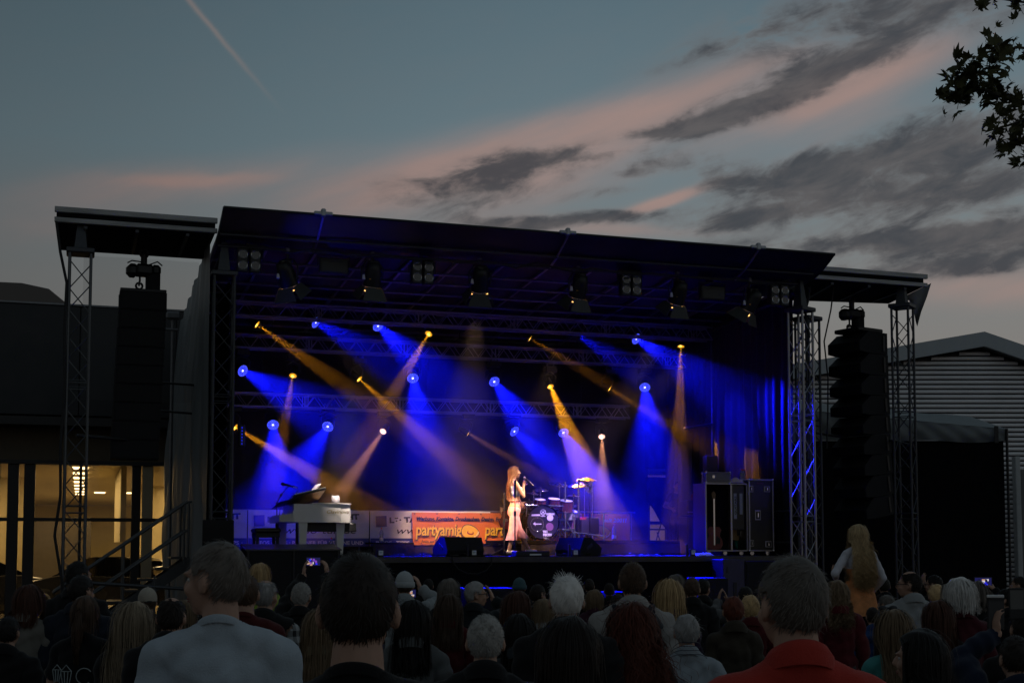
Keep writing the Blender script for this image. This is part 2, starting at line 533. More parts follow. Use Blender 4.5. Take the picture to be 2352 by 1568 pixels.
# ---------------------------------------------------------------- showroom building behind the stage
def build_showroom():
    v0 = 9.5
    t = thing('showroom_building', 'flat roofed car showroom with glowing glass front behind the left wing', 'building', (0, v0, 0))
    dark = mat('anthracite_facade_panel', (.013, .015, .018), .5, .2, .15, 2)
    trim = mat('black_window_frame', (.008, .008, .009), .5, 0, .2, 8)
    plas = mat('beige_plaster', (.42, .34, .22), .85, 0, .08, 3, .15, 60)
    white = mat('interior_white_wall', (.58, .49, .28), .8, 0, .06, 2)
    floor = mat('polished_showroom_tiles', (.22, .19, .15), .25, 0, .08, 3)
    L, Rr, H = -14.0, 13.9, 7.7
    # upper fascia: separate cladding panels with open joints
    x = L; base = MB(); base.box(((L + Rr) / 2, .2, (4.98 + H) / 2 - .03), (Rr - L, .2, H - 4.98 - .08)); part('fascia_backing', base, trim, t)
    w = 2.3; pm = None
    while x < Rr - .1:
        if pm is None:
            pm = MB().box((w / 2 - .008, 0, 0), (w - .016, .12, H - 5.0), bev=.01).mesh('fascia_panel'); pm.materials.append(dark)
        o = part('fascia_panel', pm, dark, t, loc=(x, .03 + .004 * math.sin(x * 5), (5.0 + H) / 2)); x += w
    part('parapet_cap', MB().box(((L + Rr) / 2, .25, H + .03), (Rr - L + .1, .62, .05), bev=.01), ALUD, t)
    part('roof', MB().box(((L + Rr) / 2, 14, 6.9), (Rr - L, 27, .2)), dark, t)
    # soffit bands
    part('soffit', MB().box(((L + Rr) / 2, .62, 4.86), (Rr - L, 1.25, .2)), trim, t)
    part('lintel_band', MB().box(((L + Rr) / 2, .9, 4.32), (Rr - L, .24, .86)), mat('shaded_beige_plaster', (.11, .085, .055), .85), t)  # beige plaster, its dimness under the soffit put into a darker colour
    part('lintel_frame', MB().box(((L + Rr) / 2, .74, 3.885), (Rr - L, .3, .10)), trim, t)
    # columns
    fy = .78
    cols = [(-4.55, .5, plas), (-4.0, .26, trim), (-3.62, .26, trim), (-1.08, .22, trim), (-.80, .26, plas), (.12, .12, trim), (4.5, .3, trim), (8.4, .3, trim), (12.1, .3, trim), (-9.2, .5, plas)]
    for cx, cw, cm in cols:
        part('column', MB().box((cx, fy, 1.92), (cw, .22, 3.82), bev=.01), cm, t)
    for cx in (-2.42, -6.7, 2.3, 6.4, 10.2, 12.75):
        part('mullion', MB().box((cx, fy, 1.92), (.07, .12, 3.82)), trim, t)
    part('transom', MB().box(((L + Rr) / 2, fy - .09, 2.47), (Rr - L, .05, .09)), trim, t)
    # panes
    g = glassmat('window_glass', (.88, .86, .82), .06)
    ed = [L, -9.2, -6.7, -4.55, -4.0, -3.62, -2.42, -1.08, -.80, .12, 2.3, 4.5, 6.4, 8.4, 10.2, 12.1, 12.75, Rr]
    for a, b in zip(ed[:-1], ed[1:]):
        for z0, z1 in ((.05, 2.44), (2.51, 3.83)):
            part('pane', MB().box(((a + b) / 2, fy + .03, (z0 + z1) / 2), (b - a - .02, .012, z1 - z0)), g, t)
    # the room
    D = 38
    part('floor', MB().box(((L + Rr) / 2, D / 2 + .9, .02), (Rr - L, D, .05)), floor, t)
    part('ceiling', MB().box(((L + Rr) / 2, D / 2 + .9, 3.93), (Rr - L, D, .05)), white, t)
    part('back_wall', MB().box(((L + Rr) / 2, D + .9, 1.95), (Rr - L, .1, 3.9)), white, t)
    for q in (L, Rr): part('side_wall', MB().box((q, D / 2 + .9, 1.95), (.1, D, 3.9)), white, t)
    # inner partitions, shelf blocks and doorways seen through the glass
    part('partition', MB().box((-5.2, 9, 1.95), (2.6, .15, 3.86)), white, t)
    part('partition', MB().box((1.2, 14, 1.95), (3.6, .15, 3.86)), white, t)
    part('partition', MB().box((-1.35, 5.2, 2.9), (.14, 6.5, 1.96)), white, t)
    part('partition', MB().box((14.2, 21, 1.95), (7.0, .15, 3.86)), plas, t)
    part('door_opening', MB().box((-3.6, 11.9, 1.05), (2.2, .1, 2.1)), trim, t)
    part('counter', MB().box((-5.2, 5.5, .55), (1.8, .7, 1.1), bev=.02), white, t)
    part('display_board', MB().box((-2.9, 7.5, 1.6), (1.6, .08, 2.1), bev=.01), mat('grey_board', (.10, .085, .065), .6), t)
    part('display_board', MB().box((10.9, 3.2, 1.75), (1.6, .06, .42)), mat('grey_board', (.10, .085, .065), .6), t)
    # ceiling strip lamps (lit)
    lm = emat('lit_strip_lamp', (1, .72, .36), 5.0)
    me = MB().box((0, 0, 0), (.40, .62, .03)).mesh('strip_lamp'); me.materials.append(lm)
    for cu in (-2.44, .95, -5.9, 4.2, 7.4, 10.6):
        for k in range(8):
            part('strip_lamp', me, lm, t, loc=(cu, (3.1 + 2.75 * k if cu < 0 else 6.9 + 3.6 * k), 3.885))
        for k in (0, 1):
            l = bpy.data.lights.new('strip_lamp_light', 'AREA'); l.shape = 'RECTANGLE'; l.size = .5; l.size_y = 12; l.color = (1, .72, .35); l.energy = 190
            lo = bpy.data.objects.new('strip_lamp_light', l); COL.objects.link(lo); lo.parent = t; lo.location = (cu, (8 + 15 * k if cu < 0 else 11 + 15 * k), 3.84)
    part('strip_lamp', me, lm, t, loc=(-1.72, 20.5, 3.885)); part('strip_lamp', me, lm, t, loc=(-.5, 20.5, 3.885))
    return t


build_showroom()


def build_car(name, label, loc, rz, col, lights=True):
    t = thing(name, label, 'car', loc, rz)
    pnt = mat('car_paint_' + name, col, .25, .3, .03, 2, spec=.6)
    gl = mat('dark_car_glass', (.006, .007, .008), .08, 0, 0, 2, spec=.6)
    low = [(-2.2, .42), (-2.28, .62), (-2.2, .88), (-1.55, .98), (1.05, 1.0), (2.02, .82), (2.24, .62), (2.2, .36), (1.85, .24), (-1.9, .24)]
    def loft(prof_list, half):
        b = MB(); P = []
        for wdt, sc in half:
            P.append([(x, wdt, z) for x, z in prof_list(sc)])
        P = [[(x, y, z) for x, y, z in r] + [(r[0][0], r[0][1], r[0][2])] for r in P]
        b.grid(P); n = len(P[0]) - 1
        b.add(P[0][:n], [tuple(range(n))]); b.add(P[-1][:n], [tuple(range(n - 1, -1, -1))])
        return b
    body = loft(lambda s: [(x * (1 - .03 * (1 - s)), .24 + (z - .24) * (.96 + .04 * s)) for x, z in low], [(-.88, 0), (-.84, 1), (.84, 1), (.88, 0)])
    part('body', body, pnt, t)
    cab = [(-1.75, .96), (-1.25, 1.36), (-.6, 1.47), (.2, 1.46), (1.25, .97)]
    part('cabin', loft(lambda s: [(x * (1 - .05 * s), z) for x, z in cab], [(-.82, 0), (-.62, 1), (.62, 1), (.82, 0)]), gl, t)
    part('roof_panel', loft(lambda s: [(x, z) for x, z in [(-1.28, 1.375), (-.6, 1.485), (.2, 1.475), (.36, 1.41), (-.6, 1.44)]], [(-.6, 1), (.6, 1)]), pnt, t)
    for sx in (-1.38, 1.4):
        for sy in (-.8, .8):
            wh = part('wheel', MB().lathe([(.2, -.1), (.31, -.1), (.33, -.06), (.33, .06), (.31, .1), (.2, .1)], (sx, sy, .33), (0, 1, 0), 18), RUBBER, t)
            part('rim', MB().lathe([(.01, .06), (.1, .075), (.2, .1), (.205, .03), (.205, -.03), (.2, -.1), (.1, -.075), (.01, -.06)], (sx, sy, .33), (0, 1, 0), 14), ALU, wh)
    for sy in (-.62, .62):
        part('tail_light', MB().box((-2.2, sy, .78), (.12, .34, .16), bev=.03), mat('red_tail_lens', (.35, .01, .008), .2, 0, 0, 2), t)
        part('headlight', MB().box((2.1, sy, .68), (.16, .34, .13), bev=.03), mat('clear_lamp_lens', (.45, .45, .43), .12, 0, 0, 2), t)
    return t


build_car('parked_car', 'dark car parked on the flat roof of the showroom', (-4.55, 11.6, 6.98), R(180), (.012, .013, .016))
build_car('showroom_car', 'dark display car inside the lit showroom beside the stair handrail', (-1.6, 12.4, .05), R(150), (.05, .05, .052))
build_car('showroom_car', 'silver display car inside the lit showroom by the far left column', (-5.1, 13.4, .05), R(20), (.22, .22, .22))


# ---------------------------------------------------------------- ribbed hall on the right
def build_hall():
    Y = 42.0
    pL, pR, ap = at(1862, 866, Y), at(2700, 905, Y), at(2250, 815, Y)
    t = thing('ribbed_hall', 'gabled hall with grey horizontal ribbed cladding behind the right wing', 'building', (0, Y, 0), 0, world=True)
    fas = mat('grey_roof_fascia', (.40, .43, .45), .55, .1, .08, 2, .1, 20)
    rib = mat('silver_grey_cladding', (.74, .73, .74), .45, .3, .10, 1.5)
    dk = mat('cladding_shadow_backing', (.07, .07, .072), .8)
    x0, x1 = at(1700, 900, Y).x, at(2720, 900, Y).x
    xa, za = ap.x, at(2250, 800, Y).z
    ztop = at(2250, 767, Y).z
    zl, zr = at(1862, 866, Y).z, at(2352, 835, Y).z
    sl = (za - zl) / (xa - at(1862, 866, Y).x); sr = (za - zr) / (at(2352, 835, Y).x - xa)
    def top(x): return za - (xa - x) * sl if x < xa else za - (x - xa) * sr
    part('wall_backing', MB().prism([(x0, 0), (x1, 0), (x1, top(x1) - .02), (xa, za - .02), (x0, top(x0) - .02)], .06, 14, (0, 2, 1)), dk, t)
    th = ztop - za
    for a, b in ((x0 - .3, xa), (xa, x1 + .3)):
        part('roof_fascia', MB().prism([(a, top(a)), (b, top(b)), (b, top(b) + th), (a, top(a) + th)], -.5, -.38, (0, 2, 1)), fas, t)
        part('roof_slope', MB().prism([(a, top(a) + th - .12), (b, top(b) + th - .12), (b, top(b) + th - .03), (a, top(a) + th - .03)], -.37, 15, (0, 2, 1)), fas, t)
        part('verge_soffit', MB().prism([(a, top(a) + .01), (b, top(b) + .01), (b, top(b) + .05), (a, top(a) + .05)], -.37, .05, (0, 2, 1)), dk, t)
    # ribbed planks, each one proud with a dark joint under it
    pitch = .1525; z = .4; pr = [(0, .0), (-.028, .016), (-.034, .055), (-.028, .096), (0, .116)]
    while z < za + .1:
        zt = z + .116
        # horizontal extent under the gable
        a, b = x0, x1
        if zt > top(x0): a = xa - (za - zt) / sl
        if zt > top(x1): b = xa + (za - zt) / sr
        if b - a > .3:
            segs = [(a, b)]
            P = [[(xx, y - .002 * math.sin(xx), z + dz) for xx in np.linspace(a, b, 7)] for y, dz in pr]
            part('cladding_plank', MB().grid(P, False), rib, t)
        z += pitch
    # porch pillar and wall panel at the right edge
    q = at(2330, 1250, Y)
    part('corner_post', MB().box((at(2322, 1250, Y).x, -.6, 2.3), (.16, .3, 4.6), bev=.02), mat('pale_grey_post', (.42, .43, .43), .5), t)
    part('entrance_panel', MB().box((at(2346, 1250, Y).x + .1, -.3, 2.2), (.55, .16, 4.0), bev=.02), mat('dark_grey_panel', (.12, .122, .12), .5), t)
    part('plinth', MB().box(((x0 + x1) / 2, -.1, .2), (x1 - x0, .2, .4)), dk, t)
    return t


build_hall()


# ---------------------------------------------------------------- drapes and sheets
def drape(u0, u1, z0, z1, amp=.05, wl=.35, seed=0, hem=.0, n=None, axis='u', rows=10, gather=0.0):
    n = n or max(8, int(abs(u1 - u0) / wl * 6))
    rs = random.Random(seed); ph = [rs.uniform(0, 6.28) for _ in range(6)]
    P = []
    for j in range(rows + 1):
        f = j / rows; z = z1 + (z0 - z1) * f; r = []
        for i in range(n + 1):
            q = i / n; uu = u0 + (u1 - u0) * q
            d = amp * (.45 + .55 * f) * (math.sin(uu / wl * 6.283 + ph[0] + .7 * math.sin(uu * 1.7 + ph[1])) + .5 * math.sin(uu / wl * 2.9 + ph[2] + f * 1.3)) + .3 * amp * math.sin(f * 5 + uu * 2 + ph[3])
            du = gather * f * math.sin(q * 3.14)
            r.append((uu + du, d, z + hem * math.sin(uu * 9 + ph[4]) * f) if axis == 'u' else (d, uu + du, z + hem * math.sin(uu * 9 + ph[4]) * f))
        P.append(r)
    return MB().grid(P)


def build_tent():
    """black walled backstage tent between the right tower and the ribbed hall"""
    Y = 33.0
    t = thing('backstage_tent', 'black walled tent with crumpled grey valance in front of the ribbed hall', 'tent', (0, Y, 0), world=True)
    a, b = at(1800, 1010, Y), at(2303, 1012, Y)
    gm = mat('grey_tent_tarpaulin', (.15, .165, .165), .6, 0, .12, 3, .3, 14)
    z1 = b.z
    part('front_wall', drape(a.x, b.x, 0, z1, .012, 1.4, 3), DRAPE, t)
    part('side_wall', drape(0, 5, 0, z1, .02, .9, 4, axis='v'), DRAPE, t, loc=(b.x, 0, 0))
    zt = at(2300, 985, Y).z
    P = []
    rs = random.Random(3)
    for j in range(8):
        f = j / 7; r = []
        for i in range(90):
            x = a.x + (b.x + .1 - a.x) * i / 89
            top = at(1800, 938, Y).z + (zt - at(1800, 938, Y).z) * i / 89
            z = top + (z1 - .02 - top) * f
            r.append((x, -.05 - .05 * math.sin(f * 3.0) - .028 * math.sin(x * 5 + f * 4 + 1.3 * math.sin(x * 2)) * f - .018 * math.sin(x * 11 - f * 7), z + .03 * f * math.sin(x * 2.6)))
        P.append(r)
    part('valance', MB().grid(P), gm, t)
    P = [[(x, y, (at(1800, 938, Y).z + (zt - at(1800, 938, Y).z) * (x - a.x) / (b.x - a.x)) + .55 * min(1, y / 2.5) - .02 * math.sin(x * 3)) for x in np.linspace(a.x, b.x + .1, 30)] for y in (-.06, .8, 1.6, 2.5, 5)]
    part('tent_roof', MB().grid(P), gm, t)
    part('corner_pole', MB().tube((b.x + .06, -.12, 0), (b.x + .06, -.12, zt), .035), BLACKM, t)
    part('strap', MB().box((at(2283, 990, Y).x, -.16, (zt + z1) / 2), (.1, .02, .42)), BLACKM, t)


build_tent()


# ---------------------------------------------------------------- the stage
SL, SR, SD = -.25, 12.2, 8.0
ROOF_F, ROOF_B = 7.42, 6.98


def build_stage():
    t = thing('stage', 'black concert stage deck with a dark skirt facing the crowd', 'stage', (0, 0, 0))
    n = 6
    pm = None
    for i in range(n):
        for j in range(4):
            w = (SR - SL) / n; d = SD / 4
            if pm is None:
                pm = MB().box((0, 0, -.05), (w - .012, d - .012, .1), bev=.004).mesh('deck_panel'); pm.materials.append(DECK)
            part('deck_panel', pm, DECK, t, loc=(SL + w * (i + .5), .02 + d * (j + .5), FLOOR - .001 * ((i + j) % 2)))
    part('edge_rail', MB().box(((SL + SR) / 2, 0, FLOOR - .06), (SR - SL, .05, .12), bev=.008), mat('worn_black_edge_rail', (.05, .05, .05), .35, .6, .3, 3), t)
    part('skirt', drape(SL, SR, 0, FLOOR - .1, .03, .42, 9), DRAPE, t, loc=(0, .02, 0))
    part('side_skirt', drape(0, SD, 0, FLOOR - .1, .03, .42, 8, axis='v'), DRAPE, t, loc=(SL, 0, 0))
    part('side_skirt', drape(0, SD, 0, FLOOR - .1, .03, .42, 7, axis='v'), DRAPE, t, loc=(SR, 0, 0))
    part('support_leg', MB().box((6, 4, FLOOR / 2 - .06), (11, 6.5, FLOOR - .14)), BLACKM, t)


build_stage()


def tri_truss(L, w, h, bays, r=.025, br=.011):
    """box truss along x: four chords and the bracing"""
    ch = []; bm = MB()
    cs = [(-w / 2, 0), (w / 2, 0), (w / 2, -h), (-w / 2, -h)]
    for y, z in cs: ch.append(MB().tube((0, y, z), (L, y, z), r, n=8))
    for k in range(bays):
        a, b = L * k / bays, L * (k + 1) / bays; m = (a + b) / 2
        for y in (-w / 2, w / 2):
            bm.tube((a, y, -h), (m, y, 0), br, n=5, cap=False); bm.tube((m, y, 0), (b, y, -h), br, n=5, cap=False)
        for z in (0, -h):
            bm.tube((a, -w / 2, z), (b, w / 2, z), br, n=5, cap=False)
        if k % 5 == 4:
            for dx in (-.04, .04):
                for y in (-w / 2, w / 2): bm.tube((b + dx, y, -h), (b + dx, y, 0), br, n=5, cap=False)
                for z in (0, -h): bm.tube((b + dx, -w / 2, z), (b + dx, w / 2, z), br, n=5, cap=False)
    return ch, bm


def tower(u, v, H, label, rot=0.0, lit=ALUD, tip=.7, w=.36):
    t = thing('truss_tower', label, 'truss tower', (u, v, 0), rot, 'truss towers carrying the stage roof and wings')
    h = w / 2
    for sx in (-h, h):
        for sy in (-h, h):
            part('chord', MB().tube((sx, sy, .12), (sx, sy, H), .028, n=10), lit, t)
    part('base_plate', MB().box((0, 0, .06), (.7, .7, .12), bev=.01), STEEL, t)
    bm = MB(); r = .011; bays = int((H - .4) / .42); st = (H - .4) / bays
    for k in range(bays):
        z0 = .25 + st * k; z1 = z0 + st; zm = (z0 + z1) / 2
        for a, b in (((-h, -h), (h, -h)), ((h, -h), (h, h)), ((h, h), (-h, h)), ((-h, h), (-h, -h))):
            e = k % 2
            p, q = (a, b) if e else (b, a)
            bm.tube((p[0], p[1], z0), (q[0], q[1], z1), r, n=5, cap=False)
            if k % 5 == 0:
                for dz in (-.05, .07): bm.tube((a[0], a[1], z0 + dz), (b[0], b[1], z0 + dz), r, n=5, cap=False)
    part('bracing', bm, lit, t, kind='stuff')
    part('head_frame', MB().box((0, 0, H + .03), (w + .12, w + .12, .09), bev=.015), STEEL, t)
    if tip:
        b = MB(); q = h * .62; p = .045
        b.add([(-q, -q, H + .07), (q, -q, H + .07), (q, q, H + .07), (-q, q, H + .07), (-p, -p, H + tip), (p, -p, H + tip), (p, p, H + tip), (-p, p, H + tip)],
              [(0, 1, 5, 4), (1, 2, 6, 5), (2, 3, 7, 6), (3, 0, 4, 7), (4, 5, 6, 7)])
        part('tower_head', b, STEEL, t)
    return t


TUBEG = mat('dusk_grey_tube', (.10, .107, .112), .45, .7, .2, 9)
tower(-2.5, 0, 7.02, 'truss tower at the outer corner of the left loudspeaker wing', 0, TUBEG)
tower(.02, .05, 6.78, 'truss tower between the grey side tarpaulin and the black loudspeaker box', 0, STEEL)
tower(12.03, .0, 6.78, 'silver truss tower beside the upright flight case', R(24), ALU)
tower(14.62, .1, 7.02, 'truss tower in front of the black backstage tent', R(38), STEEL)
# second tower leg behind the silver one
tower(12.52, .55, 6.70, 'dark truss tower just behind the silver one by the flight case', R(20), STEEL, tip=0)


def build_roof():
    t = thing('stage_roof', 'dark sloping stage roof with upturned front visor', 'stage roof', (0, 0, 0))
    L, Rr = -.08, 12.25
    # visor: boat-like curved sheet
    prof = [(-1.0, 7.80), (-.8, 7.69), (-.55, 7.575), (-.3, 7.485), (0, 7.42), (.15, 7.405), (.3, 7.40)]
    P = []
    for i in range(60):
        u = L + (Rr - L) * i / 59
        cut = 0
        P.append([(u, v + .012 * math.sin(u * 3 + z * 6) * (k > 0), z + .016 * math.sin(u * 4.3 + v * 5) * (k > 0)) for k, (v, z) in enumerate(prof)])
    o = part('visor', MB().grid(P), SHEETB, t)
    P2 = [[(x, v + .012, z + .022) for x, v, z in r] for r in P]
    part('visor_top', MB().grid(P2), SHEETB, t)
    part('visor_edge', MB().tube((L - .02, -1.0, 7.81), (Rr + .02, -1.0, 7.81), .032), BLACKM, t)
    # end cap curve at the right end
    part('visor_end', MB().prism([(v, z) for v, z in prof] + [(.3, 7.5), (-.95, 7.84)], Rr, Rr + .03, (1, 2, 0)), SHEETB, t)
    part('visor_end', MB().prism([(v, z) for v, z in prof] + [(.3, 7.5), (-.95, 7.84)], L - .03, L, (1, 2, 0)), SHEETB, t)
    # roof sheet with sagging bays between ribs
    nb = 13; P = []
    for j in range(17):
        v = .3 + 7.7 * j / 16; z = ROOF_F + .14 + (ROOF_B - ROOF_F) * (v - .3) / 7.7; r = []
        for i in range(nb * 4 + 1):
            f = i / 4; u = L + (Rr - L) * i / (nb * 4)
            r.append((u, v, z - .03 * abs(math.sin(f * math.pi)) + .008 * math.sin(v * 7 + u * 5)))
        P.append(r)
    part('roof_sheet', MB().grid(P), SHEETB, t)
    part('roof_skin', MB().grid([[(x, v, z + .09) for x, v, z in r] for r in P]), SHEETB, t)
    purple = mat('purlin_tube', (.24, .23, .26), .4, .7, .2, 9)
    for i in range(nb + 1):
        u = L + (Rr - L) * i / nb
        part('roof_rib', MB().box((0, 0, 0), (.055, 7.7, .07), Matrix.Rotation(math.atan2(ROOF_B - ROOF_F, 7.7), 4, 'X')), purple, t, loc=(u, .3 + 3.85, (ROOF_F + ROOF_B) / 2 + .085))
    for v in (1.3, 2.1, 3.0, 3.9, 4.9, 5.9, 6.9):
        z = ROOF_F + (ROOF_B - ROOF_F) * v / 8 + .0
        part('purlin', MB().tube((L, v, z), (Rr, v, z), .03), purple, t)
    part('front_pipe', MB().tube((-.1, 0, 7.34), (12.1, 0, 7.36), .035), STEEL, t)
    part('second_pipe', MB().tube((-.1, -.42, 7.46), (12.1, -.42, 7.50), .03), STEEL, t)
    # visor struts with clamps
    for px, py in ((742, 500), (1303, 543), (1740, 574)):
        u = SU(px, -1.0, py)
        s = part('visor_strut', MB().path([(u, -1.03, 7.77), (u, -.8, 7.65), (u, -.4, 7.47), (u, .0, 7.35)], .024, 8), purple, t)
        part('clamp', MB().box((u, -1.03, 7.83), (.34, .07, .07), bev=.015).box((u, -1.03, 7.84), (.09, .1, .15), bev=.02), ALU, s)
    # side beams along the depth
    for u in (.0, 12.1):
        part('side_beam', MB().tube((u, 0, 7.25), (u, 7.9, 6.85), .05), BLACKM, t)
        part('corner_post', MB().tube((u + (.12 if u > 1 else 0), 7.0, .0), (u + (.12 if u > 1 else 0), 7.0, 6.9), .05), STEEL, t)
    return t


build_roof()


def hanging_truss(label, u0, u1, v, z, bays):
    t = thing('lighting_truss', label, 'truss', (u0, v, z), 0, 'lighting trusses across the stage')
    m = mat('truss_tube_violet_grey', (.36, .35, .37), .35, .7, .15, 9)
    ch, bm = tri_truss(u1 - u0, .3, .30, bays)
    for c in ch: part('chord', c, m, t)
    part('bracing', bm, m, t, kind='stuff')
    for f in (.12, .5, .88):
        part('hoist_chain', MB().tube(((u1 - u0) * f, 0, .02), ((u1 - u0) * f, 0, ROOF_F - .3 - z), .012, n=6), BLACKM, t)


hanging_truss('upper lighting truss in front of the black backdrop', .25, 11.9, 5.5, 6.57, 26)
hanging_truss('lower lighting truss in front of the black backdrop', .25, 10.6, 6.0, 5.30, 23)
hanging_truss('dim truss tucked under the stage roof above the upper lamp row', .2, 11.9, 4.0, 7.04, 26)

# backdrop and side drapes
solo('backdrop_curtain', drape(-.2, 11.62, FLOOR, 6.95, .03, .8, 21, rows=30), mat('black_backdrop_cloth', (.011, .011, .013), .7, 0, .3, 3, .35, 9, spec=.2),
     'black backdrop cloth closing the rear of the stage', 'curtain', (0, 7.1, 0))
solo('side_curtain', drape(.5, 7.0, FLOOR, 7.36, .07, .34, 22, axis='v', rows=14), mat('blue_lit_side_cloth', (.006, .006, .008), .8, 0, .2, 4, .3, 12, spec=.3),
     'folded dark curtain along the right side of the stage behind the flight case', 'curtain', (12.15, 0, 0))
solo('side_curtain', drape(.35, 7.7, FLOOR, 6.8, .04, .5, 23, axis='v', rows=14), DRAPE,
     'black curtain lining the left side of the stage inside the tarpaulin', 'curtain', (.16, 0, 0))
# pulled back corner cloth by the rear gap
cb = MB(); P = []
for j in range(9):
    f = j / 8; z = 4.1 - 2.0 * f; r = []
    for i in range(8):
        q = i / 7; u = SU(1492, 6.6) + .02 + q * (.12 + .62 * f); r.append((u, .05 * math.sin(q * 9 + f * 2), z + .0))
    P.append(r)
_ = None


def tarp_wall():
    """grey side sheet of the stage, left of the main opening, hanging in long folds"""
    m = mat('grey_translucent_tarpaulin', (.17, .185, .19), .45, 0, .22, 1.2, .35, 7, spec=.5, aniso=(3, 3, .5))
    rs = random.Random(5); P = []
    for j in range(40):
        f = j / 39; r = []
        for i in range(110):
            q = i / 109; v = .02 + 7.9 * q
            zt = 7.38 - .45 * q; z = zt * (1 - f) + .1
            fold = .07 * math.sin(v * 5.1 + 1.1 * math.sin(f * 4 + v)) + .045 * math.sin(v * 11.3 + 2.2 * f) + .03 * math.sin(f * 17 + v * 3.2)
            r.append((-.24 - .26 * math.sin(f * 2.6) * min(1, v / 2) + fold * (.3 + f) * min(1, .2 + v), v, z))
        P.append(r)
    solo('side_tarpaulin', MB().grid(P), m, 'crumpled grey tarpaulin closing the left side of the stage', 'tarpaulin', (0, 0, 0))
    t = thing('tarpaulin_pole', 'upright pole clamped to the grey side tarpaulin', 'pole', (-.62, 4.2, 0))
    part('pole', MB().tube((0, 0, 0), (0, 0, 6.75), .04), ALUD, t)
    part('clamp', MB().box((0, -.03, 6.7), (.3, .16, .16), bev=.03).tube((-.25, -.03, 6.4), (.1, -.03, 6.4), .03), ALUD, t)


tarp_wall()


def wing(label, corners, zf, dz, back_drop, group='loudspeaker wing roofs'):
    """flat wing roof: corners fl, fr, br, bl in (u, v)"""
    t = thing('wing_roof', label, 'wing roof', (0, 0, 0), 0, group)
    fl, fr, br, bl = [Vector((a, b, 0)) for a, b in corners]
    dk = mat('wing_underside_board', (.016, .017, .018), .8, 0, .2, 3, spec=.1)
    wt = mat('weathered_white_edge_beam', (.33, .33, .32), .5, .2, .45, 2.2, .15, 30, aniso=(.6, 8, 8))
    def slab(z0f, z1f, m, name, inset=0.0):
        b = MB(); vs = []
        for z in (z0f, z1f):
            for p, dd in ((fl, 0), (fr, 0), (br, back_drop), (bl, back_drop)):
                vs.append((p.x, p.y + inset, z - dd))
        b.add(vs, [(3, 2, 1, 0), (4, 5, 6, 7), (0, 1, 5, 4), (1, 2, 6, 5), (2, 3, 7, 6), (3, 0, 4, 7)])
        part(name, b, m, t)
    slab(zf, zf + .10, dk, 'underside_board', .06)
    slab(zf + .104, zf + .2, dk, 'roof_board', .06)
    d = (fr - fl)
    for z, th, y, nm in ((zf + .205, .10, -.03, 'upper_edge_beam'), (zf + .02, .085, -.02, 'lower_edge_beam')):
        a = fl + Vector((-.02, y, z)); b2 = fr + Vector((.02, y, z))
        ang = math.atan2(d.y, d.x)
        part(nm, MB().box(((a + b2) / 2), (d.length + .06, .07, th), Matrix.Rotation(ang, 4, 'Z'), bev=.008), wt, t)
    for f in (.18, .5, .82):
        a = fl.lerp(fr, f); b2 = bl.lerp(br, f)
        part('cross_beam', MB().box(((a + b2) / 2 + Vector((0, 0, zf - .03 - back_drop / 2))), (.06, (b2 - a).length, .05), Matrix.Rotation(math.atan2(-(b2 - a).x, (b2 - a).y), 4, 'Z')), STEEL, t)
    return t


wing('left wing roof above the black hanging loudspeaker column', [(-2.92, -.15), (-.16, -.15), (-.20, 1.75), (-2.90, 1.75)], 7.55, .2, .10)
wing('right wing roof above the stepped hanging loudspeakers', [(12.25, -.1), (15.12, -.05), (15.2, 1.4), (12.7, 1.75)], 7.5, .2, .12)


def scrim(label, u0, u1, v, z0, z1, seed):
    m = glassmat('sheer_weather_net', (.93, .93, .93), .02, .6, .08, (.25, .25, .25))
    o = solo('weather_net', drape(u0, u1, z0, z1, .05, .8, seed, rows=8), m, label, 'net', (0, v, 0))


scrim('sheer grey net hung across the back of the left wing', -2.45, -.3, 1.7, 4.6, 7.36, 31)

# loose edge tape and cable hanging on the left tower
pts = [(-2.95 + .02 * math.sin(k * .7), -.1, 7.66 - k * .25) for k in range(3)]
cable = [Vector((-2.93, -.16, 7.62)), Vector((-2.84, -.16, 7.0)), Vector((-2.72, -.2, 6.45)), Vector((-2.74, -.22, 5.6)), Vector((-2.71, -.22, 4.6)), Vector((-2.76, -.22, 3.6)), Vector((-2.74, -.22, 2.7)), Vector((-2.82, -.24, 2.0)), Vector((-2.68, -.22, 1.2)), Vector((-2.66, -.22, .2))]
solo('cable', MB().path(cable, .028, 6), RUBBER, 'thick black cable running down the left outer tower', 'cable')
solo('cable', MB().path([(12.98, .2, 7.4), (12.9, .2, 6.9), (12.72, .2, 6.2), (12.8, .2, 5.4), (12.78, .2, 4.6), (12.74, .2, 3.9)], .016, 6), RUBBER, 'thin cable hanging from the right wing roof', 'cable')
solo('cable', MB().path([(12.35, .15, 7.35), (12.3, .1, 7.1), (12.15, .0, 6.8), (12.12, -.2, 6.2)], .03, 6), RUBBER, 'short thick cable looping onto the silver truss tower', 'cable')
lc = [(2062, 688), (2088, 690), (2098, 712), (2104, 742)]; rc = [(2139, 650), (2129, 682), (2116, 716), (2107, 750)]
P = []
for (ax, ay), (bx, by) in zip(lc, rc):
    row = []
    for q in np.linspace(0, 1, 7):
        vv = .35 - .15 * q + .05 * math.sin(q * 6 + ay * .05)
        uu, zz_ = sv(ax + (bx - ax) * q, ay + (by - ay) * q, vv); row.append((uu, vv, zz_))
    P.append(row)
solo('weather_sheet', MB().grid(P), mat('grey_corner_sheet', (.16, .165, .17), .6, 0, .1, 3, .3, 12), 'grey sheet bulging out at the right wing corner', 'tarpaulin')

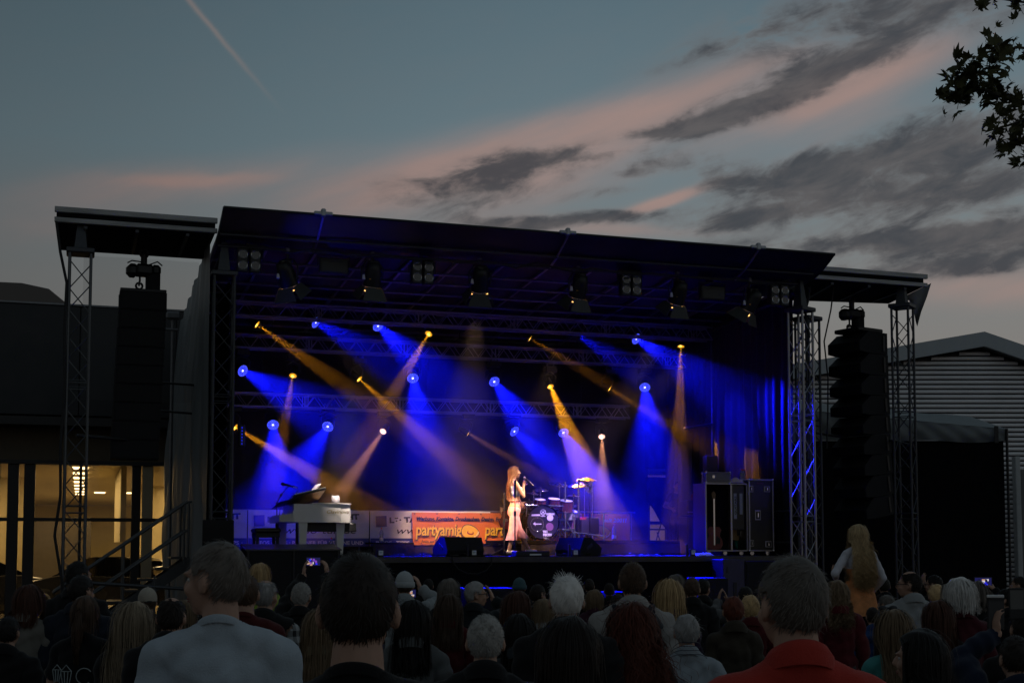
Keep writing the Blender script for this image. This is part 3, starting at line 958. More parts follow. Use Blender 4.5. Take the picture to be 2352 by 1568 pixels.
# pipe braces of the wings
solo('brace_pipe', MB().tube((-2.5, .1, 3.78), (-1.15, .9, 3.76), .03), BLACKM, 'black brace pipe from the left outer tower to the loudspeaker column', 'pipe')
solo('brace_pipe', MB().tube((12.6, .4, 4.25), (13.7, .9, 4.2), .03), BLACKM, 'black brace pipe between the twin towers and the stepped loudspeakers', 'pipe')
solo('brace_pipe', MB().tube((14.3, .9, 4.28), (14.9, .2, 4.0), .03), BLACKM, 'black brace pipe from the stepped loudspeakers to the tent tower', 'pipe')
for z, lab in ((5.05, 'upper'), (4.5, 'lower')):
    solo('brace_pipe', MB().tube((-1.6, 2.2, z), (.0, 1.2, z - .18), .022), BLACKM, 'thin black brace pipe in front of the grey tarpaulin, the %s of two' % lab, 'pipe')


def build_stair():
    t = thing('stage_stair', 'black metal stair with tube handrails up to the left side of the stage', 'stair', (-2.75, 1.0, 0))
    hi = 1.62; run = 2.25; n = 8
    m = mat('dark_stair_steel', (.045, .05, .055), .45, .6, .2, 9)
    pm = MB().box((0, .45, 0), (.28, .9, .04), bev=.006).mesh('tread'); pm.materials.append(m)
    for k in range(n):
        part('tread', pm, m, t, loc=(.14 + run * k / n, 0, hi * (k + 1) / n - .02))
    sl = math.atan2(hi, run)
    for y in (-.03, .93):
        part('stringer', MB().box((run / 2 + .05, y, hi / 2 - .1), (math.hypot(hi, run) + .1, .04, .2), Matrix.Rotation(-sl, 4, 'Y')), m, t)
        rail = part('handrail', MB().path([(-.1, y, .98), (run, y, hi + 1.03), (run + .3, y, hi + 1.05)], .028, 8), TUBEG, t)
        part('mid_rail', MB().tube((.05, y, .56), (run, y, hi + .5), .024), TUBEG, t)
        for x in (.1, run * .5, run - .05, run + .03):
            z = hi * x / run
            part('rail_post', MB().tube((x, y, max(0, z - .1)), (x, y, z + 1.02), .022), TUBEG, t)
    part('landing', MB().box((run + .35, .45, hi - .05), (.6, .95, .08), bev=.01), m, t)
    part('landing_leg', MB().tube((run + .5, .05, 0), (run + .5, .05, hi - .1), .03).tube((run + .5, .9, 0), (run + .5, .9, hi - .1), .03), m, t)


build_stair()
# low barrier rail behind the crowd on the left
bt = thing('crowd_barrier', 'dark tube barrier crossing in front of the stage stair', 'barrier', (-2.2, -.6, 0))
for z in (1.1, .6): part('rail', MB().tube((-.35, 0, z + .12), (2.3, 0, z - .08), .03), STEEL, bt)
for x in (-.3, 1.05, 2.25): part('post', MB().tube((x, 0, 0), (x, 0, 1.3 if x > 1 and x < 2 else 1.12), .026), STEEL, bt)
for x in (-.3, 2.25): part('foot', MB().box((x, 0, .02), (.06, .5, .04)), STEEL, bt)
# ============================================================ loudspeakers
CAB = mat('black_speaker_cabinet', (.010, .010, .011), .7, 0, .2, 12, .15, 70, spec=.25)
GRILL = mat('black_speaker_grille', (.006, .006, .007), .6, .2, .15, 40, .3, 160, spec=.3)


def hoist(label, u, v, ztop, zbot):
    t = thing('chain_hoist', label, 'chain hoist', (u, v, zbot), R(8))
    h = ztop - zbot
    z = h - .42
    part('body', MB().box((0, 0, z), (.34, .3, .22), bev=.05).box((-.21, 0, z - .02), (.22, .26, .25), bev=.07).box((.21, 0, z + .01), (.18, .28, .2), bev=.05), BLACKM, t)
    part('handle', MB().path([(-.3, 0, z + .12), (-.22, 0, z + .17), (-.05, 0, z + .16), (0, 0, z + .1)], .014).path([(.1, 0, z + .12), (.25, 0, z + .19), (.34, 0, z + .12)], .014), BLACKM, t)
    part('suspension', MB().tube((0, 0, z + .1), (0, 0, z + .3), .06), BLACKM, t)
    pts = [(.0 + .075 * math.cos(a), 0, h - .10 + .075 * math.sin(a)) for a in np.linspace(-4.2, 1.4, 14)]
    part('hook', MB().path(pts, .022, 6).tube((0, 0, z + .3), (0, 0, h - .16), .03), BLACKM, t)
    part('chain', MB().path([(-.08 + .01 * math.sin(k), 0, z - .1 - k * .05) for k in range(int((z - .1) / .05))], .02, 5), BLACKM, t)
    pts = [(-.08 + .06 * math.cos(a), 0, z - .3 + .06 * math.sin(a)) for a in np.linspace(-4.6, 1.2, 12)]
    part('lower_hook', MB().path(pts, .022, 6), BLACKM, t)
    part('chain_bag', MB().box((.17, 0, z * .5 - .04), (.25, .22, z + .06), bev=.04), mat('black_chain_bag_cloth', (.012, .012, .013), .9), t)
    return t


def left_array():
    v = .9
    u0, u1 = SU(262, v), SU(371, v); zt = SZ(315, 676, v); zb = SZ(315, 1056, v)
    c = (u0 + u1) / 2; w = u1 - u0
    t = thing('line_array', 'black hanging loudspeaker column under the left wing roof', 'loudspeaker', (c, v, 0))
    n = 9; h = (zt - zb) / n
    part('bumper_frame', MB().box((0, 0, zt + .03), (w * .98, .6, .06), bev=.01), BLACKM, t)
    for k in range(n):
        z = zt - h * (k + .5)
        off = -.012 * k
        cb = part('cabinet', MB().prism([(-w / 2, -h / 2 + .008), (w / 2, -h / 2 + .008), (w / 2, h / 2 - .002), (-w / 2, h / 2 - .002)], -.30, .34, (0, 2, 1)), CAB, t, loc=(off, 0, z))
        part('grille', MB().box((0, -.305, 0), (w - .06, .012, h - .05), bev=.004), GRILL, cb)
        part('rigging_plate', MB().box((w / 2 + .006, .0, 0), (.012, .1, h * .8)), BLACKM, cb)
        part('rigging_plate', MB().box((-w / 2 - .006, .0, 0), (.012, .1, h * .8)), BLACKM, cb)
    hoist('black chain hoist holding the left hanging loudspeaker column', SU(318, v), v, SZ(322, 570, v), zt + .06)


left_array()


def right_array():
    v = .9
    u0, u1 = SU(1930, v), SU(2028, v); zt = SZ(1980, 768, v)
    t = thing('line_array', 'stepped black hanging loudspeakers under the right wing roof', 'loudspeaker', ((u0 + u1) / 2, v, 0), R(-74))
    ys = [768, 818, 866, 912, 956, 1000, 1045, 1092, 1140, 1188]
    prof = [(-.46, .5), (-.38, 0), (.40, .02), (.40, .98), (-.38, 1.0)]
    part('bumper_frame', MB().box((.02, 0, zt + .05), (.72, .80, .09), bev=.02), BLACKM, t)
    for k in range(9):
        z1 = SZ(1980, ys[k], v); z0 = SZ(1980, ys[k + 1], v); h = z1 - z0
        tilt = R(-1 + 1.6 * k)
        sh = -.03 * (k * .5) + .02 * k
        b = MB(); hw = .46
        # wedge shaped: deep at the rear, narrow at the mouth (mouth towards -y)
        pr = [(-.47, h * .08), (-.47, h * .52), (-.18, h * .985), (.43, h * .985), (.43, h * .015), (-.18, h * .015)]
        b.prism(pr, -hw, hw, (1, 2, 0))
        cb = part('cabinet', b, CAB, t, loc=(0, .018 * k, z0), rot=(R(1.2 * k), 0, 0))
        part('grille', MB().box((0, -.475, h * .30), (hw * 1.9, .014, h * .40)), GRILL, cb)
        part('rigging_plate', MB().box((hw + .008, .3, h * .5), (.02, .06, h * .7)), BLACKM, cb)
    hoist('black chain hoist holding the stepped right loudspeakers', SU(1966, v), v, SZ(1966, 680, v), zt + .08)


right_array()

# sub box beside the inner left tower
b = thing('sub_speaker', 'black loudspeaker box by the inner left tower in front of the banner', 'loudspeaker', (SU(501, -.5), -.5, 0), R(-6))
hh = SZ(501, 1194, -.5)
part('cabinet', MB().box((0, 0, hh / 2), (.54, .7, hh), bev=.015), CAB, b)
part('grille', MB().box((0, -.355, hh * .72), (.48, .014, hh * .45), bev=.004), GRILL, b)

# sloping black riser box at the front left
def front_box():
    t = thing('piano_riser', 'black sloping riser box at the stage front beneath the piano', 'riser', (0, 0, 0))
    a0, a1 = SU(566, -.9), SU(782, -.9)
    zf = SZ(670, 1262, -.9); zb = SZ(670, 1250, -.12)
    m = mat('riser_black_lacquer', (.03, .03, .032), .35, 0, .2, 8, spec=.5)
    part('body', MB().prism([(-.9, 0), (-.1, 0), (-.1, zb - .02), (-.9, zf - .02)], a0, a1, (1, 2, 0)), CAB, t)
    part('top_board', MB().prism([(-.92, zf - .016), (-.09, zb - .016), (-.09, zb + .01), (-.92, zf + .01)], a0 - .02, a1 + .02, (1, 2, 0)), m, t)
    for f in (.02, .5, .98): part('edge_profile', MB().box((a0 + (a1 - a0) * f, -.91, zf / 2), (.03, .03, zf - .04)), BLACKM, t)


front_box()
for px0, px1, py, lab in ((1058, 1178, 1346, 'blue lit low loudspeaker box on the ground before the stage centre'), (1395, 1432, 1354, 'small blue lit loudspeaker box on the ground before the stage'), (1597, 1650, 1322, 'low dark loudspeaker box on the ground right of the stage centre')):
    v = -1.6
    t = thing('ground_speaker', lab, 'loudspeaker', (SU((px0 + px1) / 2, v), v, 0), 0, 'loudspeakers on the ground before the stage')
    w = SU(px1, v) - SU(px0, v); z = SZ(px0, py + 4, v)
    part('cabinet', MB().box((0, 0, z / 2), (w, .8, z), bev=.012), CAB, t)
    part('grille', MB().box((0, -.405, z / 2), (w - .06, .012, z - .1)), GRILL, t)
t = thing('fill_speaker', 'upright blue tinted loudspeaker under the stage edge on the right', 'loudspeaker', (SU(1672, -.4), -.4, 0), 0)
part('cabinet', MB().box((0, 0, .8), (.48, .5, 1.52), bev=.012), mat('blue_tinted_speaker_front', (.02, .02, .05), .4, 0, .2, 5), t)
part('port', MB().box((.02, -.255, .95), (.08, .012, .3), bev=.004), BLACKM, t)
part('handle', MB().box((-.15, -.255, 1.35), (.03, .014, .12)), BLACKM, t)
t = thing('fill_speaker', 'wide dark loudspeaker under the stage edge right of the upright one', 'loudspeaker', (SU(1745, -.4), -.4, 0), 0)
part('cabinet', MB().box((0, 0, .77), (.95, .5, 1.5), bev=.012), CAB, t)
part('grille', MB().box((0, -.256, .77), (.88, .012, 1.4)), GRILL, t)

# ============================================================ stage lamps
AIR = []


def spot(parent, loc, dirn, col, power, size, blend, rad=.04, name='lamp_beam'):
    l = bpy.data.lights.new(name, 'SPOT'); l.color = col; l.energy = power; l.spot_size = size; l.spot_blend = blend; l.shadow_soft_size = rad
    o = bpy.data.objects.new(name, l); COL.objects.link(o); o.parent = parent
    o.location = loc; o.rotation_euler = Vector(dirn).to_track_quat('-Z', 'Y').to_euler()
    return o


BLUE_LENS = lensmat('lit_blue_lens', (.012, .02, 1), .95)
BLUE_DOT = lensmat('lit_blue_led_dots', (.28, .36, 1), 1.3)
WHITE_DOT = lensmat('lit_white_led_core', (.9, .85, 1), 2.0)
AMB_LENS = lensmat('lit_amber_lens', (1, .42, .02), .9)
AMB_CORE = lensmat('lit_amber_core', (1, .72, .12), 2.2)
PINK_LENS = lensmat('lit_pale_pink_lens', (1, .55, .45), 1.6)


def disc_light(parent, loc, dirn, col, power, spread, r):
    l = bpy.data.lights.new('lamp_beam', 'AREA'); l.shape = 'DISK'; l.size = 2 * r * .94; l.spread = spread; l.color = col; l.energy = power
    o = bpy.data.objects.new('lamp_beam', l); COL.objects.link(o); o.parent = parent
    o.location = loc; o.rotation_euler = Vector(dirn).to_track_quat('-Z', 'Y').to_euler()
    return o


def moving_head(kind, label, px, py, v, d2, fwd, power, size, blend, mount):
    """d2: beam direction on the picture, fwd: how much it leans to the crowd"""
    u, z = sv(px, py, v)
    nm = {'b': 'led_wash_light', 'a': 'beam_light', 'p': 'beam_light'}[kind]
    t = thing(nm, label, 'stage light', (u, v, z), 0, {'b': 'blue wash lights on the stage', 'a': 'amber beam lights on the stage', 'p': 'amber beam lights on the stage'}[kind])
    d = Vector((d2[0], 0, -d2[1])).normalized(); d = Vector((d.x, -fwd, d.z)).normalized()
    r = .132 if kind == 'b' else .082
    x, y, _ = frame(d)
    # head
    part('housing', MB().lathe([(r * .02, -.265), (r * .35, -.26), (r * .8, -.24), (r * .98, -.10), (r * 1.1, -.02), (r * 1.12, .012), (r * 1.02, .012)], (0, 0, 0), d, 20), BLACKM, t)
    lens = MB().disc(d * .004, d, r * 1.03, 22)
    lm = {'b': BLUE_LENS, 'a': AMB_LENS, 'p': PINK_LENS}[kind]
    lo = part('lens', lens, lm, t)
    if kind == 'b':
        dots = MB()
        for rr, n in ((.42, 6), (.72, 12), (.93, 18)):
            for k in range(n):
                a = 2 * math.pi * k / n + rr * 3
                dots.disc(d * .008 + (x * math.cos(a) + y * math.sin(a)) * r * rr, d, r * .062, 6)
        part('led_dots', dots, BLUE_DOT, lo, kind='stuff')
        part('led_core', MB().disc(d * .009, d, r * .2, 12), WHITE_DOT, lo)
    else:
        part('lamp_core', MB().disc(d * .008 + x * r * .15 + y * .02, d, r * .5, 12), AMB_CORE if kind == 'a' else WHITE_DOT, lo)
    # yoke and base
    up = 1 if mount > 0 else -1
    ax = Vector((1, 0, 0)); h = .34
    pts = [ax * (r + .06) + d * -.1, ax * (r + .06) + Vector((0, 0, up * h * .6)) + d * -.1 * .5, Vector((0, 0, up * h)), ax * -(r + .06) + Vector((0, 0, up * h * .6)) + d * -.1 * .5, ax * -(r + .06) + d * -.1]
    part('yoke', MB().path(pts, .026, 6), BLACKM, t)
    part('base', MB().box((0, 0, up * (h + .07)), (.3, .24, .13), bev=.02), BLACKM, t)
    part('clamp', MB().tube((-.08, 0, up * (h + .13)), (-.08, 0, up * (h + .2)), .02).tube((.08, 0, up * (h + .13)), (.08, 0, up * (h + .2)), .02), ALUD, t)
    col = {'b': (.003, .005, 1), 'a': (1, .37, .008), 'p': (1, .40, .22)}[kind]
    spot(t, d * -.21, d, col, power, size, blend, .010)
    return t


V1, V2, V3 = 4.3, 5.45, 6.1
B1, B2 = 17000, R(28)
heads = [
    ('b', 'lit blue wash light at the far left of the middle row', 557, 851, V2, (150, 118), .55, B1, B2, 1),
    ('b', 'lit blue wash light tilted away at the left of the upper row', 725, 740, V1, (125, 88), .35, B1 * .55, B2, 1),
    ('b', 'lit blue wash light in the upper row between two amber beams', 868, 748, V1, (72, 112), .55, B1 * 1.25, B2, 1),
    ('b', 'lit blue wash light in the middle row above the white banner pair', 948, 868, V2, (-22, 200), .6, B1 * 1.25, B2, 1),
    ('b', 'lit blue wash light of the lowest row above the piano bench', 627, 975, V3, (-14, 160), .6, B1 * 1.1, B2, 1),
    ('b', 'lit blue wash light of the lowest row above the white piano', 753, 979, V3, (-85, 110), .5, B1, B2, 1),
    ('b', 'lit blue wash light in the middle row left of the strong amber beam', 1135, 876, V2, (48, 180), .6, B1 * 1.3, B2, 1),
    ('b', 'lit blue wash light of the lowest row straight above the singer', 1181, 990, V3, (75, 95), .5, B1, B2, 1),
    ('b', 'lit blue wash light of the lowest row above the drum kit', 1294, 993, V3, (14, 130), .6, B1 * 1.8, B2, 1),
    ('b', 'lit blue wash light seen edge on in the upper row', 1332, 773, V1, (125, 80), .12, B1 * .35, B2, 1),
    ('b', 'lit blue wash light at the right of the upper row', 1461, 778, V1, (108, 140), .62, B1 * 1.2, B2, 1),
    ('b', 'lit blue wash light at the right of the middle row', 1481, 889, V2, (-62, 170), .5, B1 * 1.3, B2, 1),
    ('a', 'lit amber beam light at the far left of the upper row', 590, 745, V1, (190, 143), .22, 320, R(9), 1),
    ('a', 'lit amber beam light at the left of the middle row', 673, 862, V2, (-18, 70), .45, 130, R(9), 1),
    ('a', 'lit amber beam light in the middle row above the white piano', 825, 870, V2, (115, 122), .35, 400, R(9), 1),
    ('a', 'lit amber beam light crossing left in the upper row', 985, 766, V1, (-88, 128), .35, 300, R(9), 1),
    ('a', 'lit amber beam light at the far left of the lowest row', 540, 981, V3, (180, 118), .3, 620, R(9), 1),
    ('p', 'lit pale pink beam light of the lowest row aimed at the piano', 880, 990, V3, (-92, 110), .5, 330, R(9), 1),
    ('a', 'lit amber beam light with a long faint ray in the upper row', 1217, 777, V1, (230, 150), .22, 170, R(8), 1),
    ('a', 'lit amber beam light pointing down at the drum kit in the middle row', 1264, 887, V2, (22, 170), .5, 700, R(14), 1),
    ('a', 'lit amber beam light at the right of the middle row', 1400, 892, V2, (125, 90), .3, 170, R(8), 1),
    ('p', 'lit pale pink beam light at the right of the lowest row', 1382, 1002, V3, (-34, 95), .6, 330, R(10), 1),
    ('a', 'lit amber beam light at the far right of the upper row', 1564, 795, V1, (-26, 160), .18, 330, R(9), 1),
    ('a', 'small lit amber beam light of the lowest row left of the singer', 1075, 995, V3, (100, 62), .2, 160, R(8), 1),
]
for h in heads:
    kd = h[0]
    fw = h[6] * (2.0 if kd == 'b' else 1.5)
    moving_head(*h[:6], fw, h[7] * (1.0 if kd == 'b' else 31.0), h[8] * (1 if kd == 'b' else 1.15), .9 if kd == 'b' else .6, h[9])

# drape stand bar carrying the lowest row
solo('lamp_bar', MB().tube((.3, V3 + .02, SZ(600, 940, V3) - .02), (10.2, V3 + .02, SZ(600, 940, V3) - .02), .024), BLACKM, 'thin black bar carrying the lowest row of lamps', 'pipe')


def uplight(label, u, v, z, tgt, power, ang):
    t = thing('led_strip_light', label, 'stage light', (u, v, z), 0)
    d = (Vector(tgt) - Vector((u, v, z))).normalized()
    part('housing', MB().box((0, 0, 0), (.12, .12, .42), bev=.02), BLACKM, t)
    l = MB()
    for k in range(6): l.disc(Vector((.0, 0, -.15 + .06 * k)) + Vector((.064, 0, 0)), (1, 0, 0), .018, 8); l.disc(Vector((0, -.064, -.15 + .06 * k)), (0, -1, 0), .012, 8)
    part('led_dots', l, BLUE_LENS, t, kind='stuff')
    part('bracket', MB().path([(0, .06, -.12), (0, .14, -.12), (0, .14, .12), (0, .06, .12)], .012, 5), BLACKM, t)
    spot(t, Vector((.10, -.02, .0)) + d * .1, d, (.006, .012, 1), power, R(ang), .9, .05)


uplight('blue led strip light clamped low beside the inner left tower', .42, .35, SZ(524, 1000, .35), (1.9, -.55, 7.5), 260, 34)
uplight('added unseen blue led strip light behind the open flight case', 11.0, 2.3, FLOOR + .25, (9.5, 2.2, 7.3), 45, 60)  # added lamp, out of sight, to throw blue up at the roof


def blinder(label, px, py):
    v = -.05; u, z = sv(px, py, v)
    t = thing('blinder', label, 'stage light', (u, v, z), 0, 'four lamp blinders under the roof edge')
    for sx in (-.115, .115):
        part('housing', MB().box((sx, .06, 0), (.2, .2, .46), bev=.02), BLACKM, t)
    for sx in (-.115, .115):
        for sz in (-.1, .1):
            l = part('lamp', MB().lathe([(.008, -.015), (.035, -.02), (.06, -.03), (.078, -.05), (.085, -.052)], (sx, .0, sz), (0, 1, 0), 16), mat('silver_lamp_reflector', (.62, .62, .64), .22, .9, .1, 20), t)
            part('lens', MB().disc((sx, -.048, sz), (0, -1, 0), .08, 16), glassmat('clear_lamp_glass', (.9, .9, .92), .2, .1, .05, (.5, .5, .52)), l)
    part('yoke', MB().path([(-.26, .06, 0), (-.26, .06, .3), (.26, .06, .3), (.26, .06, 0)], .014, 6).tube((0, .06, .3), (0, .06, .46), .02), BLACKM, t)


for px, py, lab in ((572, 598, 'four lamp blinder nearest the left end of the roof edge'), (971, 626, 'four lamp blinder between the second and third fresnel lamps'),
                    (1449, 655, 'four lamp blinder between the fourth and fifth fresnel lamps'), (1790, 678, 'four lamp blinder at the right end of the roof edge')):
    blinder(lab, px, py)

GLOW = emat('lit_fresnel_lens_rim', (1, .50, .14), 2.6)


def fresnel(label, px, py, power, target, glow=True, col=(1, .61, .40), ang=15):
    v = .0; u, z = sv(px, py, v)
    t = thing('fresnel_lamp', label, 'stage light', (u, v, z), 0, 'fresnel lamps with barn doors under the roof edge')
    aim = (Vector(target) - Vector((u, v, z))).normalized()
    d = (aim * .45 + Vector((0, .42, -1)).normalized() * .55).normalized()
    x, y, _ = frame(d); y = -y if y.z < 0 else y
    part('housing', MB().lathe([(.06, -.34), (.12, -.32), (.15, -.2), (.165, 0), (.172, .1), (.172, .13)], (0, 0, 0), d, 20), BLACKM, t)
    part('cooling_fin', MB().box(d * -.12 + Vector((0, 0, .18)), (.2, .2, .1), bev=.02), BLACKM, t)
    part('lens_ring', MB().path([d * .13 + (x * math.cos(a) + y * math.sin(a)) * .168 for a in np.linspace(0, 2 * math.pi, 20)[:-1]], .010, 6, True), CHROME if not glow else mat('lamplit_ring_metal', (.5, .4, .3), .3, 1), t)  # warm lamplight on the ring is put into its metal colour
    if glow:
        part('lens', MB().lathe([(.01, .13), (.09, .12), (.15, .10)], (0, 0, 0), d, 18), GLOW, t)
        lo = Vector((0, 0, -.02))
        rim = [d * .15 + (x * math.cos(a) * .17 + Vector((0, 0, -1)) * math.sin(a) * .06) + Vector((0, -.02, -.04)) for a in np.linspace(.15, 2.9, 10)]
        part('glowing_rim', MB().path(rim, .011, 5), GLOW, t)
    for k in range(4):
        n_ = [x, y, -x, -y][k]; s_ = [y, x, y, x][k]
        a = d * .14 + n_ * .165; e = d * .36 + n_ * .29
        q = MB(); th = d * .006
        vs = [a - s_ * .15, a + s_ * .15, e + s_ * .24, e - s_ * .24]
        q.add(vs + [p + n_ * .005 for p in vs], [(0, 1, 2, 3), (7, 6, 5, 4), (0, 4, 5, 1), (1, 5, 6, 2), (2, 6, 7, 3), (3, 7, 4, 0)])
        part('barn_door', q, mat('barn_door_sheet', (.05, .055, .05), .6, .3, .2, 8), t)
    part('yoke', MB().path([x * .21, x * .22 + Vector((0, 0, .22)), x * .12 + Vector((0, 0, .36)), x * -.12 + Vector((0, 0, .36)), x * -.22 + Vector((0, 0, .22)), x * -.21], .014, 6).tube((0, 0, .36), (0, 0, .5), .02), BLACKM, t)
    part('hook_clamp', MB().box((0, 0, .52), (.09, .09, .12), bev=.02), ALUD, t)
    for ox, cc, nm in ((-.19, (.6, .6, .62), 'white_plug'), (-.06, (.55, .25, .02), 'yellow_plug')):
        part('plug', MB().tube((ox, -.12, .06), (ox, -.12, -.03), .022, .036, 8), mat(nm, cc, .5), t)
        part('plug_cable', MB().path([(ox, -.12, .06), (ox - .02, -.13, .18), (ox + .04, -.06, .34)], .008, 5), RUBBER, t)
    if power: spot(t, d * .38, aim, col, power * 1.0, R(ang), .9, .08, 'lamp_light')


FR = [((660, 640), 3600, (5.95, 2.4, 2.9), True, 'fresnel lamp nearest the left blinder with its glow added for the singer'),  # an unlit fixture, its glow and beam added to light the singer
      ((855, 642), 9000, (2.3, 1.3, 2.4), True, 'glowing fresnel lamp right of the flat panel fixture on the left', (1, .84, .72), 17),
      ((1102, 652), 3600, (6.2, 6.3, 2.2), True, 'glowing fresnel lamp near the middle of the roof edge', (1, .61, .34), 24),
      ((1328, 668), 4600, (6.05, 2.4, 2.6), True, 'brightest glowing fresnel lamp left of the third blinder'),
      ((1556, 682), 4200, (7.9, 3.7, 2.6), True, 'glowing fresnel lamp right of the third blinder', (.62, .40, 1), 20),
      ((1722, 700), 3600, (6.05, 2.4, 2.7), True, 'glowing fresnel lamp beside the rightmost blinder')]
for (px, py), pw, tg, gl, lab, *more in FR: fresnel(lab, px, py, pw, tg, gl, *more)


def panel_light(label, px, py):
    v = .1; u, z = sv(px, py, v)
    t = thing('panel_light', label, 'stage light', (u, v, z), 0, 'unlit flat panel fixtures under the roof edge')
    part('housing', MB().box((0, 0, 0), (.56, .14, .3), bev=.02), BLACKM, t)
    part('front_glass', MB().box((0, -.075, -.02), (.48, .012, .2), bev=.005), mat('dark_lamp_glass', (.008, .008, .01), .45), t)
    part('yoke', MB().path([(-.3, 0, 0), (-.3, 0, .22), (.3, 0, .22), (.3, 0, 0)], .014, 6).tube((0, 0, .22), (0, 0, .36), .02), BLACKM, t)


panel_light('unlit flat panel fixture between the two left fresnel lamps', 766, 612)
panel_light('unlit flat panel fixture between the two right fresnel lamps', 1635, 674)

# lamp cable looping along the pipes
solo('cable', MB().path([(.4 + .4 * k, -.3 + .05 * math.sin(k * 2), 7.33 - .07 * abs(math.sin(k * .9)) + .04 * math.sin(k * 2.3)) for k in range(29)], .02, 5), RUBBER, 'sagging lamp cable slung along the front roof pipe', 'cable')


def build_haze():
    m = bpy.data.materials.new('stage_haze'); m.use_nodes = True
    nt = m.node_tree; nt.nodes.clear()
    v = nt.nodes.new('ShaderNodeVolumePrincipled'); v.inputs['Color'].default_value = (1, 1, 1, 1)
    v.inputs['Density'].default_value = HAZE; v.inputs['Anisotropy'].default_value = .25
    o = nt.nodes.new('ShaderNodeOutputMaterial'); nt.links.new(v.outputs[0], o.inputs['Volume'])
    for k, (vf, zb, lab) in enumerate(((.75, FLOOR + .04, 'thin theatrical haze filling the whole stage'), (2.3, 2.3, 'denser theatrical haze hanging in the rear half of the stage'), (3.7, 3.0, 'densest theatrical haze around the lamp trusses'))):
        vb = 6.95 - .03 * k; zt = 6.93 - .02 * k
        b = MB().box((6.1, (vf + vb) / 2, (zb + zt) / 2), (11.75 - .04 * k, vb - vf, zt - zb))
        mk = m.copy(); mk.node_tree.nodes[0].inputs['Density'].default_value = HAZE * (.40, .38, .42)[k]
        solo('stage_haze', b, mk, lab, 'haze', kind='stuff', group='layers of haze on the stage')


HAZE = .011
build_haze()

# ============================================================ banners on the rear rail
def banner_lo():
    v = 6.45
    white = mat('white_banner_vinyl', (.76, .73, .78), .5, 0, .05, 2, .1, 9)
    blue = mat('banner_blue_print', (.015, .03, .22), .5, 0, .05, 3)
    ink = mat('banner_dark_print', (.015, .015, .03), .5, 0, .05, 3)
    edges = [290, 569, 849, 1128]
    labs = ['white city night banner partly behind the black loudspeaker box', 'white city night banner behind the piano bench and the piano', 'white city night banner beside the orange banner']
    for i in range(3):
        a, b = SU(edges[i], v, 1172), SU(edges[i + 1], v, 1172); w = b - a - .03
        if i == 0: a0 = SU(470, v); off = a0 - a
        z1 = SZ(700, 1171, v); z0 = 1.80; h = z1 - z0
        t = thing('banner', labs[i], 'banner', (a + .015, v, z0), 0, 'white banners on the rear rail')
        x0 = 0 if i else SU(505, v) - a
        P = [[(x, .012 * math.sin(x * 4 + i) + .008 * math.sin(x * 9 + zz * 7), zz * h) for x in np.linspace(x0, w, 40)] for zz in np.linspace(0, 1, 6)]
        part('cloth', MB().grid(P), white, t)
        e = -.028
        k = w / 2.75
        part('blue_strip', MB().box(((x0 + w) / 2, e + .004, .10), (w - x0 - .01, .004, .20)), blue, t)
        tilt = R(2.2); X = (math.cos(tilt), 0, math.sin(tilt)); Z = (-math.sin(tilt), 0, math.cos(tilt))
        def pos(px_, dz): return (px_ * k, e - .006, h * dz)
        if i:
            part('plate', MB().box((1.47 * k, e, h * .74), (2.36 * k, .006, .25), Matrix.Rotation(-tilt, 4, 'Y')), mat('white_plate_print', (.75, .72, .75), .5), t)
            part('country_strip', MB().box((.24 * k, e - .004, h * .705), (.24 * k, .006, .26), Matrix.Rotation(-tilt, 4, 'Y')), blue, t)
            lettering('L\u00f6\u00b7 TAG UND NACHT', .175, ink, t, (.42 * k, e - .008, h * .665), X, Z, .009, 0, 2.1 * k)
            lettering('www.l\u00f6-tun.de', .23, ink, t, (.55 * k, e - .008, h * .36), (1, 0, 0), (0, 0, 1), .0, .3, 1.9 * k)
        else:
            lettering('NACHT', .175, ink, t, (1.75 * k, e - .008, h * .72), X, Z, .010, 0, .85 * k)
            part('plate', MB().box((1.75 * k, e, h * .745), (1.8 * k, .006, .25), Matrix.Rotation(-tilt, 4, 'Y')), mat('white_plate_print', (.75, .72, .75), .5), t)
            lettering('.de', .27, ink, t, (2.05 * k, e - .008, h * .36), (1, 0, 0), (0, 0, 1), 0, .3)
        lettering('INFOS \u00b7 TIPPS \u00b7 PARTNER F\u00dcR VEREINE UND' if i else 'TIPPS \u00b7', .12, white, t, ((.12 if i else 2.2) * k, e - .004, .05), (1, 0, 0), (0, 0, 1), .003, 0, (2.5 if i else .45) * k)


banner_lo()


